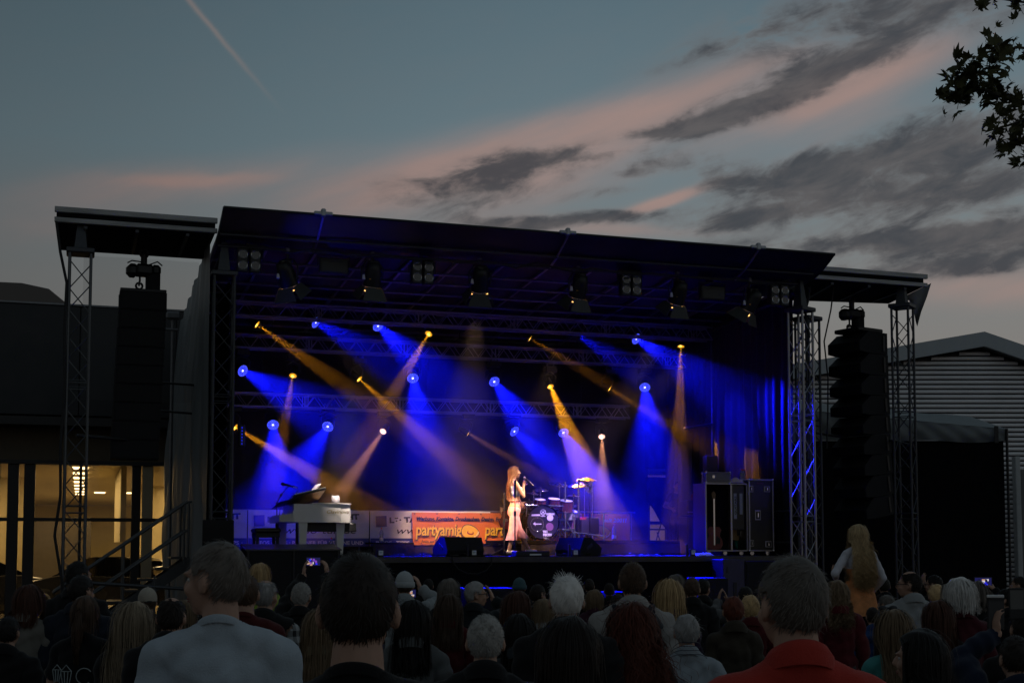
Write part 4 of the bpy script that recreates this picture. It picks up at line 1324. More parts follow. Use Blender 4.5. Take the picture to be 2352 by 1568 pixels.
def emblem(t, cx, cz, s, y):
    yel = mat('banner_yellow_print', (.80, .47, .015), .5, 0, .08, 3); red = mat('banner_red_print', (.32, .03, .01), .5); wh = mat('banner_white_print', (.75, .70, .6), .5)
    ink = mat('banner_dark_print', (.015, .015, .03), .5)
    def alm(rx, rz, k, ang, yy, m, nm, dx=0, dz=0):
        c, sn = math.cos(ang), math.sin(ang); P = []
        for i in range(28):
            a = 2 * math.pi * i / 28
            px = rx * math.copysign(abs(math.cos(a)) ** .85, math.cos(a)); pz = rz * math.sin(a) * (1 - .25 * k * math.cos(a))
            P.append((cx + s * (dx + px * c - pz * sn), yy, cz + s * (dz + px * sn + pz * c)))
        part(nm, MB().add(P, [tuple(range(27, -1, -1))]), m, t)
    alm(.235, .165, 1, R(-12), y - .001, ink, 'emblem_outline')
    alm(.22, .15, 1, R(-12), y - .003, yel, 'emblem')
    alm(.085, .05, 0, R(-10), y - .006, red, 'emblem_eye', .0, -.02)
    alm(.06, .034, 0, R(-10), y - .009, yel, 'emblem_lid', .0, .0)
    for k in range(4):
        a = R(-62 + 20 * k)
        q = Vector((cx + s * (.03 + .17 * math.cos(a)), y - .007, cz + s * (.0 + .12 * math.sin(a))))
        part('emblem_star', MB().add([q + Vector((-.02 * s, 0, -.018 * s)), q + Vector((.022 * s, 0, 0)), q + Vector((-.004 * s, 0, .026 * s))], [(0, 2, 1)]), wh, t)


def banner_pa():
    v = 6.28
    a, b = SU(946, v), SU(1446, v); w = b - a
    z0, z1 = SZ(946, 1253, v), SZ(1200, 1178, v); h = z1 - z0
    t = thing('banner', 'orange event banner with yellow lettering behind the singer and drum kit', 'banner', (a, v, z0))
    og = mat('orange_banner_vinyl', (.66, .17, .010), .45, 0, .06, 2, .1, 8)
    P = [[(x + .03 * (1 - zz) * (1 - x / w), .02 * math.sin(x * 3 + 1) + .01 * math.sin(x * 8 - zz * 5), .12 * (x / w) ** .6 * (1 - zz) + zz * h) for x in np.linspace(0, w, 50)] for zz in np.linspace(0, 1, 7)]
    part('cloth', MB().grid(P), og, t)
    e = -.045
    ink = mat('banner_black_print', (.012, .010, .012), .5); yel = mat('banner_yellow_print', (.80, .47, .015), .5)
    lettering('Werbung, Kontakte, Drucksachen, Design, Fotos, Videos', .125, ink, t, (.09, e, h * .76), (1, 0, 0), (0, 0, 1), .006, .25, 2.62, 1.0)
    for k in range(3):
        x0 = .08 + k * 1.72
        if x0 + .3 > w: break
        lettering('partyamig', .40, ink, t, (x0 + .012, e + .006, h * .305), (1, 0, 0), (0, 0, 1), .018, .08, 1.16, .95)
        lettering('partyamig', .40, yel, t, (x0, e, h * .32), (1, 0, 0), (0, 0, 1), .009, .08, 1.15, .95)
        emblem(t, x0 + 1.36, h * .42, 1.0, e)
    lettering('Join us on Facebook', .09, ink, t, (.22, e, h * .10), (1, 0, 0), (0, 0, 1), .002, .2, .95)
    lettering('seit 2001!', .14, mat('pale_blue_print', (.45, .55, .62), .5), t, (w - .72, e - .004, h * .74), (1, 0, 0), (0, 0, 1), .004, .15, .62)
    for x in np.linspace(.06, w - .06, 11):
        part('eyelet', MB().lathe([(.008, -.004), (.018, -.006), (.02, 0)], (x, -.03, h * .965), (0, 1, 0), 8), STEEL, t)


banner_pa()
rail = thing('rear_rail', 'grey tube rail holding the banners at the rear of the stage', 'rail', (0, 6.5, 0))
part('top_tube', MB().tube((.6, 0, 2.64), (11.0, 0, 2.66), .026), ALUD, rail)
for u in (.7, 2.2, 3.9, 5.6, 7.4, 9.2, 10.9): part('post', MB().tube((u, .03, FLOOR), (u, .03, 2.64), .024), ALUD, rail)
# low black covered platforms along the rear
for a, b, lab in ((852, 945, 'low dark covered platform in front of the white banner'), (948, 1205, 'low dark covered platform under the orange banner')):
    u0, u1 = SU(a, 5.6), SU(b, 5.6)
    t = thing('rear_platform', lab, 'platform', ((u0 + u1) / 2, 5.8, FLOOR), 0, 'dark platforms along the rear of the stage')
    hgt = .26 if a < 900 else .2
    part('top', MB().box((0, 0, hgt), (u1 - u0, .9, .04), bev=.006), DECK, t)
    part('cover', drape(-(u1 - u0) / 2, (u1 - u0) / 2, 0, hgt - .02, .015, .3, int(a)), mat('dark_plum_cover_cloth', (.03, .018, .022), .8), t, loc=(0, -.45, 0))


# ============================================================ grand piano, bench, microphone stand
def piano():
    v = .75
    uL, uK, uR, uT = SU(641, v), SU(674, v), SU(783, v), SU(806, v + .3)
    zb, zt = SZ(740, 1199, v), SZ(740, 1157, v)
    t = thing('grand_piano', 'white baby grand piano with half closed lid on the stage', 'piano', (uL, v, FLOOR))
    W = uT - uL; k = uK - uL; rr = uR - uL; b, tp = zb - FLOOR, zt - FLOOR
    # rim: a swept outline in plan, keyboard on the left, curved tail on the right
    plan = [(k, 0), (k + .3, -.004), (rr - .12, .0), (rr, .02), (W - .06, .14), (W, .34), (W - .02, .62), (W - .16, .86), (rr - .35, 1.05), (k + .55, 1.2), (k + .3, 1.36), (k, 1.42)]
    n = len(plan)
    m = MB()
    m.add([(x, y, b) for x, y in plan] + [(x, y, tp) for x, y in plan], [(i, (i + 1) % n, n + (i + 1) % n, n + i) for i in range(n)] + [tuple(range(n - 1, -1, -1)), tuple(range(n, 2 * n))])
    part('rim', m, WHITEP, t)
    # sloping cheek at the keyboard end
    for y in (0.002, 1.36):
        part('cheek', MB().prism([(k + .02, b + .002), (k + .02, b + .20), (k + .20, b + .20), (k + .28, b + .235), (k + .33, b + .3), (k + .36, tp - .002), (k + .06, tp - .03), (k - .02, b + .2)], y - .006, y + .07, (0, 2, 1)), WHITEP, t)
    part('key_bed', MB().box((k / 2 + .01, .70, b + .06), (k + .03, 1.36, .12), bev=.01), WHITEP, t)
    part('key_slip', MB().prism([(0, b + .01), (k, b + .01), (k, b + .17), (.06, b + .15), (0, b + .12)], .0, .07, (0, 2, 1)), WHITEP, t)
    part('key_slip', MB().prism([(0, b + .01), (k, b + .01), (k, b + .17), (.06, b + .15), (0, b + .12)], 1.33, 1.40, (0, 2, 1)), WHITEP, t)
    ivory = mat('ivory_keys', (.7, .68, .62), .3)
    kb = part('keyboard', MB().box((.10, .70, b + .125), (.16, 1.24, .02)), ivory, t)
    me = MB().box((0, 0, 0), (.09, .013, .012)).mesh('black_key'); me.materials.append(BLACKP)
    for q in range(36):
        if q % 7 in (2, 6): continue
        part('black_key', me, BLACKP, kb, loc=(.13, .11 + q * .0335, b + .142))
    part('fall_board', MB().box((k + .12, .70, b + .22), (.03, 1.26, .2), Matrix.Rotation(R(-14), 4, 'Y'), bev=.005), WHITEP, t)
    # lids
    lidp = [(k + .34, -.012), (rr - .1, -.012), (rr + .02, .01), (W - .05, .13), (W + .012, .34), (W - .01, .63), (W - .15, .88), (rr - .35, 1.07), (k + .55, 1.22), (k + .34, 1.3)]
    part('lid', MB().prism(lidp, tp + .004, tp + .024), WHITEP, t)
    fl = MB().box((0, 0, 0), (.62, 1.34, .022), bev=.006)
    q0 = SU(700, v) - uL
    part('raised_lid', fl, WHITEP, t, loc=(q0 + .12, .66, tp + .15), rot=(R(-9), R(-13), 0))
    part('lid_underside', MB().box((0, 0, 0), (.58, 1.3, .012)), BLACKP, t, loc=(q0 + .14, .66, tp + .125), rot=(R(-9), R(-13), 0))
    part('lid_flap', MB().box((0, 0, 0), (.36, 1.3, .02), bev=.006), BLACKP, t, loc=(q0 - .3, .66, tp + .03), rot=(R(-4), R(-16), 0))
    part('lid_prop', MB().tube((q0 + .25, 1.15, tp), (q0 + .28, 1.15, tp + .2), .012), BLACKM, t)
    part('music_desk', MB().box((0, 0, 0), (.02, .62, .25), bev=.005), WHITEP, t, loc=(SU(733, v) - uL - .02, .5, tp + .30), rot=(0, R(38), 0))
    # legs
    for x, y in ((SU(696, v) - uL, .10), (SU(786, v) - uL, .28), (SU(668, v) - uL, 1.2)):
        bb = MB(); w0, w1 = .085, .055
        bb.add([(x - w1, y - w1, .03), (x + w1, y - w1, .03), (x + w1, y + w1, .03), (x - w1, y + w1, .03), (x - w0, y - w0, b), (x + w0, y - w0, b), (x + w0, y + w0, b), (x - w0, y + w0, b)],
               [(3, 2, 1, 0), (4, 5, 6, 7), (0, 1, 5, 4), (1, 2, 6, 5), (2, 3, 7, 6), (3, 0, 4, 7)])
        lg = part('leg', bb, WHITEP, t)
        part('caster', MB().tube((x, y - .02, .015), (x, y + .02, .015), .015), CHROME, lg)
    part('under_frame', MB().box((k + .75, .62, b - .09), (1.0, .8, .16), bev=.01), BLACKM, t)
    part('pedal_lyre', MB().tube((k + .18, .6, .1), (k + .18, .6, b), .02).tube((k + .18, .8, .1), (k + .18, .8, b), .02).box((k + .18, .7, .1), (.12, .34, .06), bev=.01), BLACKM, t)
    lettering('Clavinova', .10, mat('gold_script', (.45, .36, .18), .3, .6), t, (k + .62, -.0065, b + .17), (1, 0, 0), (0, 0, 1), .002, .25, .44)
    return uL, W, tp


pu, pW, ptp = piano()
# sheet holder cup on the piano tail
solo('white_cup', MB().lathe([(.0, 0), (.075, 0), (.078, .02), (.078, .155), (.070, .155), (.068, .02), (0, .015)], n=18), mat('pale_grey_cup', (.10, .095, .105), .6), 'white cup standing on the tail of the piano', 'cup', (SU(770, 1.2), 1.2, FLOOR + ptp + .026))


def bench():
    t = thing('piano_bench', 'black upholstered piano bench left of the white piano', 'bench', (SU(610, 1.3), 1.3, FLOOR))
    zt = SZ(610, 1213, 1.3) - FLOOR + .02
    part('cushion', MB().box((0, 0, zt - .06), (.50, .66, .09), bev=.03), mat('black_leatherette', (.015, .015, .016), .4, 0, .2, 20, .2, 60), t)
    part('apron', MB().box((0, 0, zt - .15), (.46, .60, .09), bev=.008), BLACKP, t)
    for sx in (-.19, .19):
        for sy in (-.26, .26): part('leg', MB().box((sx, sy, (zt - .19) / 2), (.055, .055, zt - .19), bev=.006), BLACKP, t)


bench()


def mic_stand(label, u, v, ztop, boom=None, clip=True, base='tripod', mic=True):
    t = thing('microphone_stand', label, 'microphone stand', (u, v, FLOOR))
    h = ztop - FLOOR
    part('pole', MB().tube((0, 0, .02), (0, 0, h * .58), .016).tube((0, 0, h * .58), (0, 0, h), .011), BLACKM, t)
    part('clutch', MB().tube((0, 0, h * .55), (0, 0, h * .62), .026), BLACKP, t)
    if base == 'tripod':
        for k in range(3):
            a = k * 2.09 + .4
            part('leg', MB().tube((0, 0, .16), (.28 * math.cos(a), .28 * math.sin(a), .012), .011), BLACKM, t)
    else:
        part('base', MB().lathe([(0, 0), (.13, 0), (.13, .018), (.03, .035), (0, .035)], n=20), BLACKM, t)
    if boom:
        bx, bz = boom
        bo = part('boom', MB().path([(0, 0, h), (bx * .35, .0, h + bz * .5), (bx, .02, h + bz)], .010, 6), BLACKM, t)
        part('joint', MB().box((0, 0, h), (.05, .05, .07), bev=.012).box((bx * .35, 0, h + bz * .5), (.05, .04, .05), bev=.012), BLACKP, bo)
        if mic:
            mm = part('microphone', MB().tube((bx - .10, .02, h + bz + .045), (bx + .10, .02, h + bz - .005), .024, .018, 10).ell((bx - .11, .02, h + bz + .05), (.04, .032, .032)), BLACKM, t)
            part('plug', MB().tube((bx + .1, .02, h + bz - .005), (bx + .17, .02, h + bz - .02), .014), CHROME, mm)
            part('mic_cable', MB().path([(bx + .17, .02, h + bz - .02), (bx + .2, .02, h + bz - .08), (bx * .3, .03, h - .1), (.03, .02, h * .5), (.04, .03, .1), (.2, .1, .01)], .007, 5), RUBBER, mm)
    elif clip:
        part('clip', MB().box((0, -.01, h + .03), (.035, .05, .09), bev=.01).tube((0, 0, h - .28), (0, 0, h - .02), .022), BLACKP, t)
    return t


mic_stand('black boom microphone stand reaching over the piano keys', SU(635, 1.6), 1.6, SZ(635, 1156, 1.6), (.22, .34))
mic_stand('straight black microphone stand in front of the singer', SU(1183, .55), .55, SZ(1183, 1110, .55), None, True, 'round')
mic_stand('chrome banded microphone stand just left of the singer', SU(1158, 2.4), 2.4, SZ(1158, 1140, 2.4), None, True, 'tripod')


# ============================================================ monitors and small front gear
def wedge(label, u, v, w, h, rz):
    t = thing('stage_monitor', label, 'loudspeaker', (u, v, FLOOR), rz, 'floor monitors along the stage front')
    pr = [(-.30, 0), (.30, 0), (.34, .12), (.22, h), (-.02, h), (-.34, .16)]
    part('cabinet', MB().prism(pr, -w / 2, w / 2, (1, 2, 0)), CAB, t)
    a, c = Vector((0, -.02, h)), Vector((0, -.34, .16))
    m = (a + c) / 2; ang = math.atan2(a.z - c.z, a.y - c.y); nrm = Vector((0, -math.sin(ang), math.cos(ang)))
    part('grille', MB().box(m + nrm * .006, (w - .05, (a - c).length - .03, .014), Matrix.Rotation(ang, 4, 'X')), GRILL, t)
    for sx in (-1, 1):
        part('side_handle', MB().box((sx * (w / 2 + .001), .04, h * .52), (.012, .2, .07), Matrix.Rotation(R(-28), 4, 'X'), bev=.004), BLACKM, t)
    return t


wu0 = (SU(1013, .45) + SU(1098, .45)) / 2
wedge('black floor monitor left of the singer', wu0, .55, .80, SZ(1050, 1233, .5) - FLOOR, R(190))
wedge('black floor monitor right of the singer', SU(1333, .6), .7, .66, SZ(1330, 1234, .6) - FLOOR, R(118))


def tag_box(label, px):
    t = thing('drop_box', label, 'connection box', (SU(px, .12), .12, FLOOR), 0, 'small white tagged boxes along the stage edge')
    part('stand', MB().box((-.09, .02, .12), (.045, .04, .24), bev=.006), BLACKP, t)
    part('box', MB().box((.02, 0, .07), (.12, .08, .14), bev=.01), BLACKP, t)
    part('white_tag', MB().box((.025, -.042, .075), (.085, .004, .085)), mat('white_paper_tag', (.72, .76, .72), .6), t)
    part('tag_print', MB().box((.025, -.0445, .09), (.06, .002, .010)).box((.02, -.0445, .07), (.045, .002, .007)), mat('tag_ink', (.05, .2, .12), .6), t)


for px, lab in ((871, 'white tagged box at the stage edge right of the piano'), (1085, 'white tagged box in front of the left floor monitor'),
                (1318, 'white tagged box in front of the right floor monitor'), (1588, 'white tagged box by the lit rear gap on the right')):
    tag_box(lab, px)
t = thing('pedal_box', 'low black pedal box at the stage edge by the singer', 'pedal', (SU(1219, .25), .25, FLOOR), 0)
part('body', MB().box((0, 0, .05), (.7, .3, .10), bev=.012), BLACKP, t)
part('white_label', MB().box((.05, -.152, .035), (.24, .004, .03)), mat('white_paper_tag', (.72, .76, .72), .6), t)
rs = random.Random(12)
for px, n, lab in ((930, 9, 'tangle of black cables on the stage edge right of the piano'), (1060, 10, 'cables lying before the left floor monitor'),
                   (1345, 14, 'tangle of cables before the right floor monitor'), (1480, 8, 'loose cable along the stage edge right of the drum riser')):
    p = []; x = -.55
    for k in range(n * 2):
        x += 1.1 / (n * 2); p.append((x + rs.uniform(-.12, .12), rs.uniform(-.1, .12), .02 + .05 * rs.random() * (k % 3 == 0)))
    solo('stage_cable', MB().path(p, .013, 6), mat('glossy_black_cable', (.02, .02, .022), .25), lab, 'cable', (SU(px, .2), .22, FLOOR), 0, 'cables on the stage edge')
p = [(0, -.03, 0), (.02, -.06, -.12), (.12, -.06, -.24), (.3, -.06, -.32), (.5, -.06, -.33), (.68, -.06, -.26), (.78, -.06, -.14), (.8, -.03, 0)]
solo('stage_cable', MB().path(p, .012, 6), RUBBER, 'cable loop hanging down the stage skirt below the left floor monitor', 'cable', (SU(1038, -.05), -.03, FLOOR), 0, 'cables on the stage edge')
t = thing('towel', 'folded white towel on the stage edge left of the flight case', 'towel', (SU(1615, .2), .2, FLOOR), R(6))
part('cloth', MB().grid([[(x, y, .055 * math.exp(-(abs(x) / .2) ** 6) * math.exp(-(abs(y) / .1) ** 6) + .006 * math.sin(x * 30 + y * 20) + .004) for x in np.linspace(-.23, .23, 16)] for y in np.linspace(-.12, .12, 9)]), mat('white_terry_cloth', (.65, .66, .65), .9, 0, .05, 20, .4, 90), t)


def bottle(label, u, v, z, s=1.0, group='plastic water bottles on the stage'):
    t = thing('water_bottle', label, 'bottle', (u, v, z), 0, group)
    g = glassmat('clear_bottle_plastic', (.86, .88, .92), .22, .08, .12, (.6, .62, .7))
    part('body', MB().lathe([(r * s, h * s) for r, h in [(.0, 0), (.034, 0), (.038, .01), (.038, .09), (.032, .12), (.038, .15), (.037, .19), (.026, .225), (.014, .245), (.013, .262)]], n=14), g, t)
    part('label_band', MB().lathe([(.0388 * s, .03 * s), (.0388 * s, .085 * s)], n=14), mat('white_bottle_label', (.7, .7, .75), .5), t)
    part('cap', MB().lathe([(.0, .285 * s), (.016 * s, .285 * s), (.016 * s, .258 * s)], n=12), mat('red_bottle_cap', (.5, .02, .02), .4), t)


bottle('water bottle on the floor beside the right floor monitor', SU(1281, 1.1), 1.1, FLOOR, 1.15)
bottle('water bottle standing under the piano', SU(816 - 55, 2.3), 2.3, FLOOR, 1.3)
bottle('water bottle in front of the white banner right of the piano', SU(876, 5.5), 5.5, FLOOR + .28, 1.2)
bottle('water bottle on the drum riser beside the white rack', SU(1411, 3.6), 3.6, FLOOR + .335, 1.25)


# ============================================================ drum kit
def drums():
    v0 = 3.2
    uL, uR = SU(1196, v0), SU(1560, v0)
    t = thing('drum_riser', 'low black riser under the drum kit', 'riser', ((uL + uR) / 2, 4.5, FLOOR))
    hz = SZ(1290, 1240, v0) - FLOOR
    part('deck', MB().box((0, 0, hz - .04), (uR - uL, 2.7, .08), bev=.008), DECK, t)
    part('front_cloth', drape(-(uR - uL) / 2, (uR - uL) / 2, 0, hz - .07, .015, .35, 51), mat('dark_riser_cloth', (.022, .016, .02), .8), t, loc=(0, -1.33, 0))
    Z = FLOOR + hz
    v = 3.6
    def U(px): return SU(px, v)
    def zz(py, px=1290): return SZ(px, py, v) - Z
    u0 = U(1290)
    k = thing('drum_kit', 'dark drum kit with cymbals and chrome rack on the riser', 'drum kit', (u0, v, Z))
    shell = mat('black_drum_lacquer', (.012, .012, .02), .15, 0, .05, 6, spec=.7)
    head = mat('black_drum_head', (.012, .012, .03), .3)
    wht = mat('white_sticker', (.6, .6, .66), .5); coat = mat('white_drum_head', (.6, .6, .6), .5)
    lamin = mat('red_brown_lacquer', (.10, .03, .03), .2)
    # bass drum
    cx, r = U(1247) - u0, .385; cz = r + .02
    bd = part('bass_drum', MB().lathe([(r, 0), (r, .42), (r * .1, .42)], (cx, 0, cz), (0, 1, 0), 28), shell, k)
    part('front_head', MB().disc((cx, -.004, cz), (0, -1, 0), r - .015, 28), head, bd)
    part('hoop', MB().lathe([(r + .015, -.02), (r + .02, .03), (r - .01, .03), (r - .012, -.02)], (cx, 0, cz), (0, 1, 0), 28), shell, bd)
    hx, hz2 = cx - .14, cz - .05
    part('port_ring', MB().path([(hx + .155 * math.cos(a), -.012, hz2 + .155 * math.sin(a)) for a in np.linspace(0, 6.283, 25)[:-1]], .011, 6, True), CHROME, bd)
    part('port_head', MB().disc((hx, -.009, hz2), (0, -1, 0), .15, 22), head, bd)
    part('ring_print', MB().path([(cx + .0 + .062 * math.cos(a), -.01, cz + .225 + .062 * math.sin(a)) for a in np.linspace(0, 6.283, 19)[:-1]], .007, 4, True), wht, bd)
    fk = MB()
    for q in range(6):
        a = q * math.pi / 3 + .52
        fk.tube((cx, -.01, cz + .225), (cx + .055 * math.cos(a), -.01, cz + .225 + .055 * math.sin(a)), .006, n=4)
    part('ring_print', fk, wht, bd)
    part('sticker', MB().box((cx - .17, -.01, cz + .16), (.2, .003, .035)), wht, bd)
    part('sticker', MB().disc((cx + .17, -.011, cz + .10), (0, -1, 0), .075, 18), wht, bd)
    part('sticker', MB().disc((cx + .16, -.010, cz - .10), (0, -1, 0), .09, 18), mat('violet_sticker', (.2, .08, .2), .5), bd)
    lettering('SABIAN', .06, wht, bd, (cx + .08, -.012, cz + .165), (1, 0, 0), (0, 0, 1), .004, 0, .19)
    lettering('YAMAHA', .03, wht, bd, (cx - .06, -.012, cz + .125), (1, 0, 0), (0, 0, 1), .002, 0, .12)
    lettering('VIC', .07, wht, bd, (cx + .0, -.012, cz - .235), (1, 0, 0), (0, 0, 1), .006, 0, .11)
    lettering('FIRTH', .07, wht, bd, (cx + .0, -.012, cz - .305), (1, 0, 0), (0, 0, 1), .006, 0, .2)
    part('port_print', MB().add([(hx - .10, -.012, hz2 + .01), (hx - .055, -.012, hz2 - .006), (hx - .05, -.012, hz2 - .05), (hx - .04, -.012, hz2 - .004), (hx + .10, -.012, hz2 + .0), (hx + .10, -.012, hz2 + .02), (hx - .04, -.012, hz2 + .022), (hx - .05, -.012, hz2 + .06)], [(0, 1, 2, 3, 4, 5, 6, 7)]), wht, bd)
    for q in range(8):
        a = q * math.pi / 4 + .3
        part('tension_lug', MB().tube((cx + r * math.cos(a), -.03, cz + r * math.sin(a)), (cx + r * math.cos(a), .12, cz + r * math.sin(a)), .012, n=6), CHROME, bd)
    def tom(px, py, rr, hh, m, tilt=.25, vv=.25):
        x, z = U(px) - u0, zz(py)
        d = Vector((0, -math.sin(tilt), math.cos(tilt)))
        o = part('tom', MB().lathe([(rr, 0), (rr, hh)], (x, vv, z), d, 20, cap=True), m, k)
        part('head', MB().disc(Vector((x, vv, z)) + d * (hh + .003), d, rr - .012, 20), coat, o)
        for zz_ in (0, hh): part('hoop', MB().path([Vector((x, vv, z)) + d * zz_ + frame(d)[0] * (rr + .006) * math.cos(a) + frame(d)[1] * (rr + .006) * math.sin(a) for a in np.linspace(0, 6.283, 19)[:-1]], .009, 5, True), CHROME, o)
        for q in range(8):
            a = q * .785; p = Vector((x, vv, z)) + (frame(d)[0] * math.cos(a) + frame(d)[1] * math.sin(a)) * (rr + .01)
            part('tension_rod', MB().tube(p, p + d * hh, .006, n=5), CHROME, o)
    tom(1248, 1166, .14, .2, lamin); tom(1280, 1164, .15, .2, lamin); tom(1308, 1172, .16, .24, lamin)
    tom(1333, 1218, .22, .42, mat('pink_violet_lacquer', (.25, .10, .18), .2), .05, .5); tom(1322, 1188, .18, .16, coat, .3, .4); tom(1288, 1210, .2, .18, shell, .2, .35)
    # floor of clustered hardware, rack bars
    part('rack_bar', MB().path([(U(1208) - u0, .1, zz(1160)), (U(1290) - u0, .1, zz(1161)), (U(1330) - u0, .18, zz(1160))], .024, 8), CHROME, k)
    for px in (1214, 1303, 1334): part('rack_post', MB().tube((U(px) - u0, .12, 0), (U(px) - u0, .12, zz(1105 if px != 1214 else 1155)), .022), CHROME, k)
    bronze = mat('bronze_cymbal', (.46, .40, .28), .28, 1, .12, 14)
    def cymbal(px, py, rr, tx, ty, vv=.3, post=True):
        x, z = U(px) - u0, zz(py)
        d = Vector((tx, ty, 1)).normalized()
        st = part('cymbal_stand', MB().tube((x, vv, 0.0), (x, vv, z + .06), .011, n=6), CHROME, k)
        if post:
            for a in (0, 2.1, 4.2): part('stand_leg', MB().tube((x, vv, .22), (x + .2 * math.cos(a), vv + .2 * math.sin(a), .012), .009, n=5), CHROME, st)
        part('cymbal', MB().lathe([(.004, .035), (.025, .03), (.04, .012), (rr * .6, .002), (rr, -.012), (rr, -.016), (.03, -.002)], (x, vv, z), d, 26), bronze, st)
    cymbal(1236, 1132, .17, .1, -.15); cymbal(1262, 1122, .19, -.05, -.2, .6); cymbal(1303, 1110, .24, .04, -.22, .5); cymbal(1340, 1112, .22, -.12, -.25, .3)
    cymbal(1325, 1136, .16, 0, -.12, .2); cymbal(1365, 1104, .2, .1, -.3, .6); cymbal(1332, 1103, .06, .3, -.3, .1, False)
    # tall percussion tree with bar chimes
    x = U(1361) - u0
    pt = part('percussion_post', MB().tube((x, 0, 0), (x, 0, zz(1098)), .016), CHROME, k)
    part('percussion_bar', MB().tube((x - .22, 0, zz(1104)), (x + .02, 0, zz(1104)), .014), CHROME, pt)
    part('bell_cymbal', MB().lathe([(.004, .03), (.05, .03), (.1, .012), (.2, -.02)], (x - .1, 0, zz(1099)), (0, -.15, 1), 22), bronze, pt)
    for q in range(18):
        part('chime', MB().tube((x - .2 + q * .0115, 0, zz(1106)), (x - .2 + q * .0115, 0, zz(1106) - .12 - .14 * math.sin(q / 17 * 2.4)), .0045, n=5), CHROME, pt)
    # black electronics box in a silver frame
    a, b = U(1316) - u0, U(1383) - u0
    fr = part('pad_rack', MB().path([(a, -.1, 0), (a, -.1, zz(1185))], .02, 8).path([(b, -.1, 0), (b, -.1, zz(1178)), (b - .12, -.1, zz(1178))], .02, 8), CHROME, k)
    part('rack_foot', MB().tube((a - .06, -.1, zz(1221)), (b, -.1, zz(1230)), .02).tube((a - .3, -.12, zz(1216)), (a, -.12, zz(1216)), .018).tube((a - .2, -.12, zz(1195)), (a + .03, -.16, .01), .016), CHROME, fr)
    part('electronics_box', MB().box(((a + b) / 2 + .04, .08, zz(1206)), (.46, .3, .38), bev=.02), mat('dark_blue_case', (.012, .012, .03), .5), fr)
    part('front_label', MB().box(((a + b) / 2 - .14, -.076, zz(1190)), (.16, .006, .06)), mat('red_label', (.35, .02, .05), .5), fr)
    part('drum_throne', MB().lathe([(0, .52), (.16, .52), (.17, .49), (.16, .44), (.03, .42), (.03, 0)], (cx + .2, 1.1, 0), n=18), BLACKP, k)
    part('hi_hat', MB().lathe([(.004, .02), (.18, -.008)], (U(1232) - u0, .5, zz(1150)), (0, 0, 1), 20).lathe([(.004, -.04), (.18, -.012)], (U(1232) - u0, .5, zz(1150)), (0, 0, 1), 20).tube((U(1232) - u0, .5, 0), (U(1232) - u0, .5, zz(1143)), .011), bronze, k)
    part('pedal', MB().box((cx, -.2, .03), (.1, .25, .03), Matrix.Rotation(R(10), 4, 'X')), CHROME, k)
    mic_stand('small boom microphone stand beside the cymbals', U(1352), 3.5, Z + zz(1120), (-.14, .12))
    return Z


DZ = drums()


# ============================================================ flight cases on the right
EDGE = mat('aluminium_case_edge', (.36, .36, .39), .32, .95, .15, 9)
CASE = mat('black_laminate_case', (.010, .010, .011), .3, 0, .2, 6, spec=.5)


def case_edges(t, x0, x1, y0, y1, z0, z1, w=.035):
    X, Y, Z = (x0, x1), (y0, y1), (z0, z1)
    for y in Y:
        for z in Z: part('edge_profile', MB().box(((x0 + x1) / 2, y, z), (x1 - x0 + w, w, w), bev=.008), EDGE, t)
    for x in X:
        for z in Z: part('edge_profile', MB().box((x, (y0 + y1) / 2, z), (w, y1 - y0 - w, w), bev=.008), EDGE, t)
        for y in Y: part('edge_profile', MB().box((x, y, (z0 + z1) / 2), (w, w, z1 - z0 - w), bev=.008), EDGE, t)
    for x in X:
        for y in Y:
            for z in Z: part('ball_corner', MB().ell((x, y, z), (.034, .034, .034), None, 8, 6), CHROME, t)


def guitar(parent, u, v, z, body, lean, label=None):
    pl = [(0, 0), (.14, .02), (.19, .12), (.17, .22), (.12, .29), (.13, .36), (.16, .42), (.11, .49), (.0, .50), (-.11, .49), (-.16, .42), (-.13, .36), (-.12, .29), (-.17, .22), (-.19, .12), (-.14, .02)]
    t = thing('guitar', label, 'guitar', (u, v, z), lean, 'guitars standing in the open flight case')
    part('body', MB().prism(pl, -.025, .025, (0, 2, 1)), body, t)
    part('neck', MB().box((0, -.01, .78), (.05, .03, .62), bev=.008), mat('maple_neck', (.30, .16, .06), .4), t)
    part('headstock', MB().prism([(-.03, 1.08), (.03, 1.08), (.05, 1.2), (.0, 1.27), (-.05, 1.22)], -.012, .012, (0, 2, 1)), mat('maple_neck', (.30, .16, .06), .4), t)
    part('pickguard', MB().prism([(.02, .12), (.12, .13), (.13, .24), (.05, .3)], -.032, -.026, (0, 2, 1)), BLACKP, t)
    part('strings', MB().box((0, -.034, .6), (.03, .003, 1.0)), CHROME, t)
    return t


